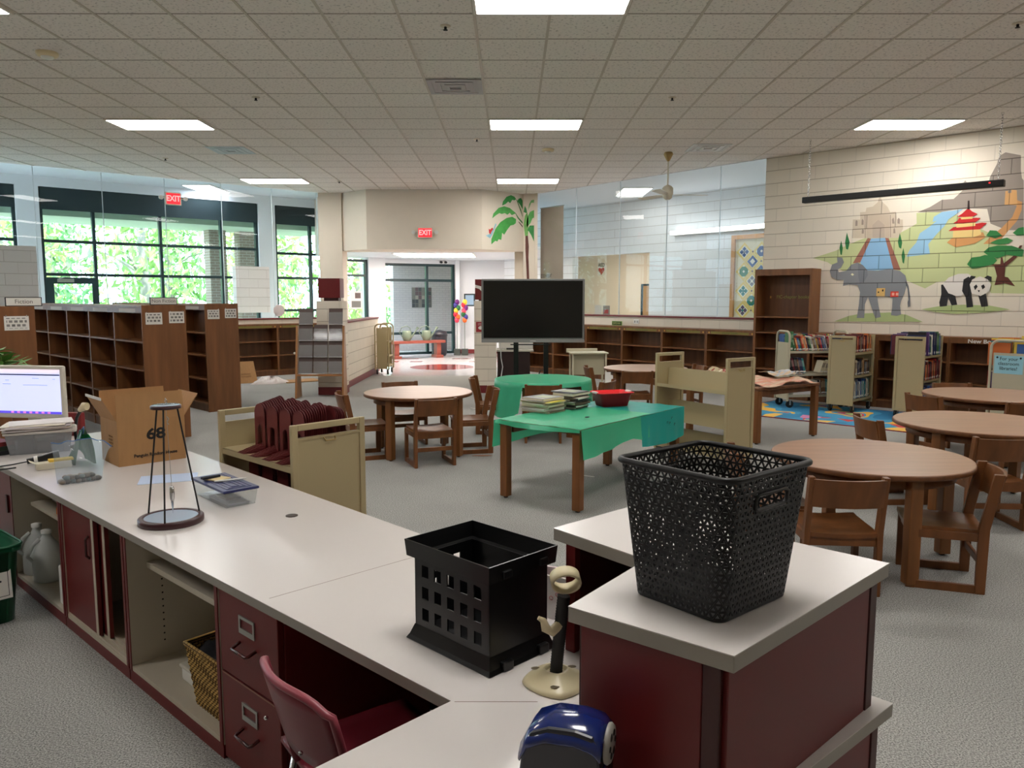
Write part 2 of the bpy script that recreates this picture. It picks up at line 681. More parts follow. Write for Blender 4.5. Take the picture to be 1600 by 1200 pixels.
wall('wall_low_left', P_L, A_L, -5.78, 5.79, 0, 1.155, 0, 0.2, M_BLOCK)
wall('trim_4', P_L, A_L, -5.78, 5.79, 1.155, 1.185, -0.02, 0.22, M_TRIM, 0.004)
wn = 0
for i, (a, b) in enumerate([(-5.7, -4.6), (-4.6, -3.5), (-3.5, -2.4), (-2.4, -1.6), (-1.6, -0.61), (-0.61, 0.47), (0.47, 1.55), (1.55, 2.64), (2.64, 3.72), (3.72, 4.77), (4.77, 5.79)]):
    wn += 1
    o = wall('window_%d' % wn, P_L, A_L, a + 0.003, b - 0.003, 1.185, CZ, 0.09, 0.102, M_GLASS)
    MB().bx(b - 0.005, b + 0.005, 0.086, 0.106, 1.185, CZ).mk('joint_strip', mat('silicone', (206, 214, 216), 0.4), o)
    tag(o, 'frameless glass panel, number %s from the column, above the low wall on the left' % ORD[10 - i], 'window', kind='structure')

# corridor wall with the outside windows
P_W = Vector((-10.284, 15.331))
CW = 4.05
fr_w = MB()
segs = [(-4.0, -2.9), (0.545, 0.956), (5.512, 5.93), (7.459, 7.788), (8.486, 9.0)]
for a, b in segs:
    fr_w.bx(a, b, 0, 0.25, 0, CW)
for a, b in [(-2.9, 0.545), (0.956, 5.512), (5.93, 7.459), (7.788, 8.486)]:
    fr_w.bx(a, b, 0, 0.25, 3.85, CW)
for a, b in [(-2.9, 0.545), (1.944, 5.512), (5.93, 7.459), (7.788, 8.486)]:
    fr_w.bx(a, b, 0, 0.25, 0, 0.12)
struct('wall_corridor_left', fr_w, M_COOL, loc=(P_W.x, P_W.y, 0), rz=A_L)


def framed(name, label, s0, s1, z0, z1, vs, hs, blind=None, w=0.06, P=P_W, ang=A_L, d=0.1, only=None):
    """dark aluminium storefront window: frame, one pane, optional roller blind"""
    f = MB()
    for x in [s0 + w / 2] + vs + [s1 - w / 2]:
        f.bx(x - w / 2, x + w / 2, 0.06, 0.06 + d, z0, z1)
    for z in [z0 + w / 2] + hs + [z1 - w / 2]:
        f.bx(s0 + w, s1 - w, 0.07, 0.05 + d, z - w / 2, z + w / 2)
    o = struct(name, f, M_FRAME, loc=(P.x, P.y, 0), rz=ang)
    tag(o, label, 'window', kind='structure')
    MB().bx(s0 + w, s1 - w, 0.1, 0.106, z0 + w, z1 - w).mk('pane', M_WGLASS, o)
    if blind:
        MB().bx(s0 + 0.03, s1 - 0.03, 0.015, 0.035, blind, z1).mk('roller_blind', M_BLIND, o)
    return o


framed('window_12', 'dark framed outside window at the far left edge, cut by the frame', -2.9, 0.545, 0.12, 3.85, [-1.7, -0.6], [2.77], 3.4)
framed('window_13', 'wide dark framed outside window with four bays beside the glazed door', 0.956, 5.512, 0.12, 3.85, [1.944, 3.283, 4.634], [2.77, 2.09], 3.4)
framed('window_14', 'narrow dark framed outside window beside the cream column', 5.93, 7.459, 0.12, 3.85, [6.875], [2.7, 2.1, 1.3], 3.4)
framed('window_15', 'dark framed window with a poster under the lobby soffit', 7.788, 8.486, 0.12, 2.62, [], [2.2], None)
d = MB()
for x0, x1, z0, z1 in [(0.99, 1.137, 0.02, 2.03), (1.85, 1.91, 0.02, 2.03), (1.137, 1.85, 1.9, 2.03), (1.137, 1.85, 0.02, 0.25)]:
    d.bx(x0, x1, 0.04, 0.1, z0, z1)
o = struct('door_1', d, M_FRAME, loc=(P_W.x, P_W.y, 0), rz=A_L)
tag(o, 'dark green glazed outside door with a closer, at the left of the wide window', 'door', kind='structure')
MB().bx(1.137, 1.85, 0.066, 0.072, 0.25, 1.9).mk('pane', M_WGLASS, o)
MB().bx(1.2, 1.5, -0.02, 0.04, 1.93, 2.0).bar((1.22, -0.02, 2.0), (1.3, -0.14, 2.03), 0.02, 0.01).bar((1.3, -0.14, 2.03), (1.55, 0.02, 2.05), 0.02, 0.01).mk('door_closer', M_STEEL, o)
MB().bx(1.87, 1.9, -0.03, 0.04, 0.95, 1.15).mk('door_handle', M_STEEL, o)

lc = [tuple(at(P_L, A_L, -6.5, 0.2)[:2]), tuple(at(P_L, A_L, 5.9, 0.2)[:2]), (-4.9, 19.95), tuple(at(P_W, A_L, 7.4, 0.25)[:2]), tuple(at(P_W, A_L, -4.2, 0.25)[:2])]
struct('ceiling_corridor', MB().prism(lc, CW, CW + 0.1), M_COOL)
struct('wall_fascia', MB().bar((-4.0, 17.5, 3.36), (-4.95, 19.95, 3.36), 0.1, 1.38), M_CREAM)

# cream half-height masonry piers standing in the corridor just behind the glass
wall('wall_pier_left', P_L, A_L, -1.6, 0.5, 0, 2.52, 0.4, 0.6, block_mat('pier_block', (238, 224, 220), mw=0.005, mortar=(224, 208, 204)))
wall('wall_pier_right', P_L, A_L, 4.379, 5.14, 1.28, 2.3, 1.2, 1.4, MATS['pier_block'])

# header, columns and lobby
struct('wall_header', MB().prism([(-3.86, 17.3), (-3.07, 16.6), (-0.635, 16.6), (0.25, 17.342), (0.25, 17.6), (-3.86, 17.6)], 2.63, CZ), M_CREAM)
struct('wall_column_left', MB().bx(-4.2, -3.7, 17.1, 17.6, 0, CZ), M_CREAM)
struct('wall_column_right', MB().bx(0.25, 0.5, 17.28, 17.7, 0, CZ), M_CREAM)
struct('wall_jamb_right', MB().bx(0.06, 0.25, 17.62, 17.8, 0, 2.68), M_CREAM)
struct('trim_5', MB().bx(0.5, 0.56, 17.22, 17.36, 1.27, CZ), M_CREAM)
lob = [(-4.95, 19.95), (-4.0, 17.5), (-3.86, 17.6), (0.2, 17.6), (0.55, 17.6), (1.2, 18.6), (1.2, 23.2), (-1.5, 23.2), (-4.2, 21.6)]
struct('ceiling_lobby', MB().prism(lob, 2.68, 2.76), M_COOL)
struct('wall_lobby', MB().bx(-1.52, 0.5, 22.6, 22.8, 0, 2.7).bx(-1.62, -1.5, 22.35, 22.8, 0, 2.7), M_COOL)
struct('baseboard_lobby', MB().bx(-1.5, 0.5, 22.57, 22.6, 0, 0.12), M_TRIM)
# storefront of the lobby
P_S = Vector((-3.62, 21.3))
A_S = math.atan2(22.35 - 21.3, -1.62 + 3.62)
framed('window_16', 'dark green lobby storefront window behind the bench and watering cans', 0.04, 2.26, 0.02, 2.56, [1.42], [2.1, 0.62, 1.3][:2], None, P=P_S, ang=A_S, w=0.07)
wall('wall_lobby_lintel', P_S, A_S, 0, 2.3, 2.56, 2.72, 0.05, 0.2, M_COOL)
wall('wall_lobby_side', P_S, A_S, -0.42, 0.04, 0, 2.72, 0.0, 0.2, M_COOL)
# low walls and piers either side of the opening
o = struct('wall_low_lobby', MB().bx(-3.16, -2.95, 13.05, 17.1, 0, 1.16), M_BLOCKY)
struct('trim_6', MB().bx(-3.18, -2.93, 13.2, 17.1, 1.16, 1.19), M_TRIM)
struct('baseboard_left', MB().bx(-2.95, -2.93, 13.2, 17.1, 0, 0.11), M_TRIM)
struct('wall_low_lobby_right', MB().bx(-0.55, -0.35, 13.3, 17.2, 0, 1.16), M_BLOCKY)
for nm, x0, x1, y in (('wall_stub_left', -3.22, -2.8, 12.8), ('wall_stub_right', -0.635, -0.27, 13.06)):
    struct(nm, MB().bx(x0, x1, y, y + 0.42, 0.13, 1.555), M_BLOCK)
    struct('baseboard_' + nm[5:], MB().bx(x0 - 0.004, x1 + 0.004, y - 0.004, y + 0.424, 0, 0.13), M_TRIM)

# right: low wall, cap, glass, corridor
wall('wall_low_right', P_R, A_R, 0, 5.69, 0, 1.24, 0, 0.2, M_BLOCK)
wall('trim_7', P_R, A_R, 0, 5.69, 1.24, 1.27, -0.02, 0.22, M_TRIM, 0.004)
for i, (a, b) in enumerate([(0.07, 1.21), (1.21, 2.43), (2.43, 3.59), (3.59, 4.75), (4.75, 5.69)]):
    wn = 17 + i
    o = wall('window_%d' % wn, P_R, A_R, a + 0.003, b - 0.003, 1.27, CZ, 0.09, 0.102, M_GLASS)
    MB().bx(b - 0.005, b + 0.005, 0.086, 0.106, 1.27, CZ).mk('joint_strip', mat('silicone', (206, 214, 216), 0.4), o)
    tag(o, 'frameless glass panel, %s from the palm tree column, above the low wall on the right' % ORD[i], 'window', kind='structure')
P_B = Vector((2.479, 18.974))
cw = MB()
cw.bx(-4.2, -1.433, 0, 0.2, 0, 4.1).bx(1.093, 6.5, 0, 0.2, 0, 4.1).bx(-1.433, 1.093, 0, 0.2, 2.66, 4.1)
struct('wall_corridor_right', cw, M_COOLBLOCK, loc=(P_B.x, P_B.y, 0), rz=A_R)
rc = [tuple(at(P_R, A_R, 0.1, 0.15)[:2]), tuple(at(P_R, A_R, 7.5, 0.15)[:2]), tuple(at(P_B, A_R, 6.5, 0.1)[:2]), tuple(at(P_B, A_R, -4.2, 0.1)[:2]), (0.2, 17.6)]
struct('ceiling_corridor_right', MB().prism(rc, CZ + 0.02, CZ + 0.1), M_COOL)
wall('wall_corridor_end', P_R, A_R, 7.3, 7.5, 0, 4.1, 0.9, 3.0, M_COOLBLOCK)
# cream hall behind the opening
M_HALL = mat('hall_cream', (232, 214, 188), 0.7)
hw = MB().bx(-6, 0.6, 3.0, 3.2, 0, 3.2).bx(-6.0, -5.8, 0.2, 3.0, 0, 3.2).bx(1.3, 1.5, 0.2, 3.2, 0, 3.2)
struct('wall_hall', hw, M_HALL, loc=(P_B.x, P_B.y, 0), rz=A_R)
wall('ceiling_hall', P_B, A_R, -6, 1.5, 2.95, 3.05, 0.2, 3.2, M_COOL)
o = wall('door_2', P_B, A_R, -1.60, -0.75, 0, 1.95, 2.96, 3.0, mat('tan_door', (176, 140, 98), 0.5))
tag(o, 'tan wooden door in the cream hall behind the glass', 'door', kind='structure')
MB().bx(-1.66, -1.60, 2.94, 3.0, 0, 2.0).bx(-0.75, -0.69, 2.94, 3.0, 0, 2.0).bx(-1.60, -0.75, 2.94, 3.0, 1.95, 2.0).mk('door_frame', M_FRAME, o)

# mural wall and its continuation
wall('wall_mural', P_M, A_M, 0, 7.7, 0, CZ, 0, 0.22, M_BLOCK)
struct('wall_far_right', MB().bar((9.6, 7.6, CZ / 2), (13.1, 4.4, CZ / 2), 0.2, CZ), M_BLOCK)

struct('roof', MB().prism([(-14, -5), (14, -5), (14, 14), (4, 25), (-4.6, 21.2), (-15.5, 11.6)], 4.2, 4.4), M_COOL)  # unseen slab added to block sky light leaking into the corridors

# outside: lawn, canopy, brick piers, brick wing
struct('trim_wing_shade', MB().bx(-0.5, 2.9, -1.3, 0.0, 2.75, 2.9), mat('canopy_soffit', (206, 214, 190), 0.7), loc=(-3.35, 23.9, 0), rz=A_S)  # unseen slab added to cut the sky light on the brick wing
struct('ground', MB().bx(-60, 30, 9, 90, -0.4, -0.08), mat('lawn', (138, 138, 98), 0.9, var=((2, 2, 2), 0.25)))
cs = MB().bx(-7, 7.6, 0.25, 2.1, 3.3, 3.5)
struct('trim_canopy', cs, mat('canopy_soffit', (206, 214, 190), 0.7), loc=(P_W.x, P_W.y, 0), rz=A_L)
M_BRICK = block_mat('outside_brick', (166, 140, 130), 0.203, 0.068, mortar=(198, 186, 180), mw=0.008)
M_BRICKP = block_mat('pale_brick', (196, 178, 180), 0.203, 0.068, mortar=(170, 158, 160), mw=0.006)
for k, s in enumerate((4.85, 5.62, -0.9)):
    wall('wall_brick_pier_%s' % ORD[k], P_W, A_L, s, s + 0.42, -0.1, 3.3, 1.5, 1.9, M_BRICK)
struct('wall_brick_wing', MB().bx(-0.3, 4.2, 0, 0.3, -0.1, 3.4), M_BRICKP, loc=(-3.35, 23.9, 0), rz=A_S)

# ------------------------------------------------------------------ trees outside
M_LEAF = [mat('leaf_%d' % i, c, 0.7) for i, c in enumerate([(150, 186, 104), (122, 168, 96), (172, 196, 116), (130, 176, 118)])]
M_BARK = mat('bark', (150, 142, 134), 0.9)


def tree(i, x, y, h, r, lab, lm):
    t = thing('tree', lab, 'tree', (x, y, -0.08), 0, 'trees outside the corridor windows')
    rd = random.Random(i)
    b = MB().tube([(0, 0, 0), (0.1, 0, h * 0.35), (0.0, 0.08, h * 0.7), (0.05, 0, h * 0.95)], [0.17, 0.14, 0.1, 0.03], 8)
    for k in range(7):
        a = rd.uniform(0, 6.28)
        z = h * rd.uniform(0.3, 0.7)
        b.tube([(0, 0, z), (math.cos(a) * r * 0.5, math.sin(a) * r * 0.5, z + 0.5), (math.cos(a) * r * 0.9, math.sin(a) * r * 0.9, z + 0.7)], [0.05, 0.035, 0.015], 5)
    b.mk('trunk', M_BARK, t)
    f = MB()
    for k in range(1000):
        a, u = rd.uniform(0, 6.28), rd.uniform(0, 1) ** 0.5
        z = rd.uniform(0.12, 1.0)
        rr = r * u * (0.6 + 0.5 * math.sin(z * 3.0))
        c = Vector((math.cos(a) * rr, math.sin(a) * rr, z * h))
        sx = rd.uniform(0.08, 0.2)
        m = Euler((rd.uniform(0, 3), rd.uniform(0, 3), rd.uniform(0, 6))).to_matrix()
        f.add([c + m @ Vector(v) for v in ((-sx, 0, 0), (0, -sx * 0.45, 0.02), (sx, 0, 0), (0, sx * 0.45, 0.02))], [(0, 1, 2, 3)])
    f.mk('foliage', lm, t)


k = 0
for k in range(13):
    if k < 9:
        s, off = -2.6 + 1.75 * k, (5.9 if k % 2 == 0 else 9.4)
    else:
        s, off = -1.0 + 4.0 * (k - 9), 13.2
    p = at(P_W, A_L, s, off)
    lab = 'leafy tree outside the corridor windows, near rows, %s from the left' % ORD[k] if k < 9 else 'leafy tree outside the corridor windows, furthest row, %s from the left' % ORD[k - 9]
    tree(k, p.x, p.y, 4.4 + 1.8 * ((k * 37) % 10) / 10, 1.35 + 0.2 * ((k * 17) % 10) / 10, lab, M_LEAF[k % 4])
for k in range(11):
    p = at(P_W, A_L, -2.6 + 1.36 * k, 3.2)
    rd = random.Random(100 + k)
    f = MB()
    for q in range(260):
        a, u, z = rd.uniform(0, 6.28), rd.uniform(0, 1) ** 0.5, rd.uniform(0.05, 1)
        c = Vector((math.cos(a) * 0.52 * u, math.sin(a) * 0.52 * u, z * 1.4))
        sx = rd.uniform(0.06, 0.12)
        m = Euler((rd.uniform(0, 3), rd.uniform(0, 3), rd.uniform(0, 6))).to_matrix()
        f.add([c + m @ Vector(v) for v in ((-sx, 0, 0), (0, -sx * 0.45, 0.02), (sx, 0, 0), (0, sx * 0.45, 0.02))], [(0, 1, 2, 3)])
    o = f.mk('shrub', M_LEAF[(k + 1) % 4], loc=(p.x, p.y, -0.08))
    tag(o, 'low green shrub under the trees outside, bush %s along the row from the left' % ORD[k], 'shrub', 'shrubs outside the corridor windows')

# ------------------------------------------------------------------ ceiling fittings
def make_light():
    t = thing('ceiling_light', '', 'light')
    f = MB()
    for x0, x1, y0, y1 in [(-0.61, -0.585, -0.305, 0.305), (0.585, 0.61, -0.305, 0.305), (-0.585, 0.585, -0.305, -0.28), (-0.585, 0.585, 0.28, 0.305)]:
        f.bx(x0, x1, y0, y1, -0.02, -0.001)
    f.mk('frame', M_LFRAME, t, 0.003)
    MB().bx(-0.585, 0.585, -0.28, 0.28, -0.016, -0.004).mk('diffuser', M_LAMP, t)
    return t


lights = []
LX = {-10.08: 'far left', -5.2 + 0.61: 'left', 0.305: 'middle', 5.185: 'right', 10.07: 'far right'}
LY = {-2.36: 'behind the desk', 1.91: 'over the desk', 6.18: 'nearest the desk', 10.45: 'midway down the room', 15.36: 'nearest the lobby'}
proto = None
for yy, yn in LY.items():
    for xx, xn in LX.items():
        if yy < 0 or (yy < 5 and abs(xx) > 9):
            continue
        if yy > 15 and (xx > 4 or xx < -5.5):
            continue
        if yy > 10 and abs(xx) > 9:
            continue
        lab = 'lit recessed ceiling light in the %s column, %s' % (xn, yn)
        if proto is None:
            proto = make_light()
            proto.location = (xx, yy, CZ)
            proto['label'] = lab
            proto['group'] = 'recessed ceiling lights'
        else:
            dup(proto, (xx, yy, CZ), 0, lab, 'recessed ceiling lights')
# lobby and corridor lights
t = thing('ceiling_light', 'warm lit panel in the low lobby ceiling', 'light', (-1.9, 19.6, 2.68))
f = MB()
for x0, x1, y0, y1 in [(-0.98, -0.95, -0.9, 0.9), (0.95, 0.98, -0.9, 0.9), (-0.95, 0.95, -0.9, -0.87), (-0.95, 0.95, 0.87, 0.9)]:
    f.bx(x0, x1, y0, y1, -0.02, -0.001)
f.mk('frame', M_LFRAME, t)
MB().bx(-0.95, 0.95, -0.87, 0.87, -0.015, -0.004).mk('diffuser', M_LAMPC, t)
p = at(P_B, A_R, 2.9, -0.15)
t = thing('wall_light', 'long lit linear fixture washing the corridor wall behind the right glass', 'light', (p.x, p.y, 3.05), A_R)
MB().bx(-1.1, 1.3, 0.02, 0.14, -0.06, 0.02).mk('housing', M_LFRAME, t)
MB().bx(-1.08, 1.28, -0.03, 0.02, -0.05, 0.03).mk('diffuser', mat('lit_linear', (255, 255, 255), 0.5, emit=(244, 246, 250), es=7), t)
p = at(P_B, A_R, -1.6, 1.3)
t = thing('ceiling_light', 'lit strip light on the ceiling of the cream hall behind the glass', 'light', (p.x, p.y, 2.95), A_R)
MB().bx(-0.62, 0.62, -0.16, 0.16, -0.05, -0.001).mk('frame', M_LFRAME, t)
MB().bx(-0.6, 0.6, -0.14, 0.14, -0.056, -0.05).mk('diffuser', mat('lit_strip', (255, 255, 255), 0.5, emit=(255, 246, 234), es=40), t)
t = thing('ceiling_light', 'lit ceiling panel in the right corridor, seen through the glass above the screen', 'light', (2.62, 17.05, CZ + 0.02))
MB().bx(-0.31, 0.31, -0.62, 0.62, -0.02, -0.001).mk('frame', M_LFRAME, t)
MB().bx(-0.29, 0.29, -0.6, 0.6, -0.024, -0.02).mk('diffuser', mat('lit_corridor_panel', (255, 255, 255), 0.5, emit=(250, 248, 244), es=10), t)
for k, (x, y) in enumerate(((-6.85, 17.75), (-12.2, 12.8))):  # the second panel is out of view, added to brighten the corridor
    t = thing('ceiling_light', ['cool lit panel in the left corridor ceiling, seen above the wide window', 'added cool panel brightening the corridor, out of view at its far left end'][k], 'light', (x, y, CW))
    MB().bx(-0.31, 0.31, -0.62, 0.62, -0.02, -0.001).mk('frame', M_LFRAME, t)
    MB().bx(-0.29, 0.29, -0.6, 0.6, -0.024, -0.02).mk('diffuser', mat('lit_cool_strip', (255, 255, 255), 0.5, emit=(235, 242, 255), es=12), t)

# sprinklers, detectors, air diffusers
M_ALU = mat('satin_metal', (206, 196, 178), 0.35, metal=0.6)
k = 0
for x, y, lab in [(-0.558, 6.78, 'left of the big light over the desk'), (-2.91, 9.1, 'left of the middle light'), (-5.65, 12.95, 'near the left glass wall'), (-0.504, 11.42, 'left of the middle light, further back'), (1.82, 9.1, 'right of the middle light'), (4.2, 6.72, 'at the upper right corner'), (-3.37, 15.45, 'near the lobby header')]:
    t = thing('sprinkler_head', 'small metal sprinkler head in the ceiling, ' + lab, 'sprinkler', (x, y, CZ), 0, 'ceiling sprinkler heads')
    MB().lathe([(0.045, -0.001), (0.045, -0.006), (0.03, -0.012), (0.02, -0.01)], 18).mk('escutcheon', M_ALU, t)
    MB().cyl((0, 0, -0.006), (0, 0, -0.035), 0.011, n=10).lathe([(0.02, -0.037), (0.02, -0.034)], 12).mk('deflector', M_DARK, t)
for x, y, lab in [(-4.32, 7.49, 'near the upper left corner'), (0.55, 12.18, 'behind the middle light')]:
    t = thing('smoke_detector', 'round cream smoke detector on the ceiling ' + lab, 'smoke detector', (x, y, CZ))
    MB().lathe([(0.095, -0.001), (0.095, -0.02), (0.085, -0.034), (0.06, -0.04)], 24).mk('base', mat('aged_white', (226, 210, 172), 0.5), t)
    MB().lathe([(0.055, -0.04), (0.05, -0.055), (0.02, -0.06)], 20).mk('sensor_cap', M_WHITE, t)
for x, y, lab in [(-0.61, 8.65, 'grey', ), (-4.33, 12.25, 'pale blue'), (2.97, 12.05, 'grey white')]:
    where = {'grey': 'left of centre ahead of the desk', 'pale blue': 'between the two left lights', 'grey white': 'beside the fan rod on the right'}[lab]
    cc = {'grey': (172, 168, 170), 'pale blue': (200, 214, 218), 'grey white': (206, 204, 200)}[lab]
    t = thing('air_diffuser', '%s square air diffuser in the ceiling %s' % (lab, where), 'vent', (x, y, CZ))
    f = MB()
    for q, hw_ in enumerate((0.29, 0.2, 0.11)):
        for a, b, c_, d_ in [(-hw_, hw_, -hw_, -hw_ + 0.05), (-hw_, hw_, hw_ - 0.05, hw_), (-hw_, -hw_ + 0.05, -hw_ + 0.05, hw_ - 0.05), (hw_ - 0.05, hw_, -hw_ + 0.05, hw_ - 0.05)]:
            f.bx(a, b, c_, d_, -0.012 - q * 0.004, -0.002)
    f.mk('louvre', mat('diffuser_' + lab.replace(' ', '_'), cc, 0.5), t, 0.003)
    MB().bx(-0.285, 0.285, -0.285, 0.285, -0.006, -0.001).mk('plate', mat('diffuser_' + lab.replace(' ', '_'), cc, 0.5), t)

# ceiling fan in front of the right glass
t = thing('ceiling_fan', 'cream ceiling fan hanging on a rod before the right glass wall', 'fan', (2.45, 12.45, CZ), 0.05)
M_FAN = mat('fan_cream', (214, 206, 184), 0.4)
MB().lathe([(0.06, 0), (0.075, -0.03), (0.03, -0.12), (0.012, -0.14)], 20).mk('canopy', mat('fan_brass', (176, 150, 96), 0.4, metal=0.3), t)
MB().cyl((0, 0, -0.1), (0, 0, -0.52), 0.012, n=10).mk('downrod', M_FAN, t)
MB().lathe([(0.02, -0.5), (0.06, -0.52), (0.085, -0.55), (0.088, -0.64), (0.07, -0.67), (0.07, -0.70), (0.03, -0.73)], 26).mk('motor', M_FAN, t)
for a in (0, 120, 240):
    mt = Matrix.Rotation(R(a), 4, 'Z')
    b = MB().prism([(0.1, -0.03), (0.2, -0.06), (0.62, -0.07), (0.65, 0), (0.62, 0.07), (0.2, 0.06), (0.1, 0.03)], -0.006, 0.0)
    b.xf(mt @ Matrix.Translation((0, 0, -0.65)) @ Matrix.Rotation(R(9), 4, 'X'))
    b.mk('blade', M_FAN, t, 0.002)

# hanging black tube on chains in front of the mural
P1, P2 = Vector((4.26, 11.47, 3.02)), Vector((6.05, 9.78, 3.02))
t = thing('hanging_light', 'long black linear lamp hung on two chains before the mural wall', 'light', P1, math.atan2(P2.y - P1.y, P2.x - P1.x))
LL = (P2 - P1).length
MB().bx(-0.03, LL + 0.03, -0.055, 0.055, -0.05, 0.035).mk('housing', mat('matt_black', (26, 24, 23), 0.5), t, 0.008)
MB().bx(LL - 0.13, LL - 0.11, -0.058, -0.054, -0.005, 0.01).mk('indicator', M_EXIT, t)
for x in (0.04, LL - 0.04):
    ch = MB()
    n = 24
    dz = (CZ - 3.06) / n
    for i in range(n):
        c = Vector((x, 0, 0.04 + (i + 0.5) * dz))
        pts = []
        for q in range(10):
            a = 2 * math.pi * q / 10
            u, v = 0.011 * math.cos(a), dz * 0.66 * math.sin(a)
            pts.append(c + (Vector((u, 0, v)) if i % 2 else Vector((0, u, v))))
        ch.tube(pts, 0.003, 5, closed=True)
    ch.mk('chain', M_CHROME, t)

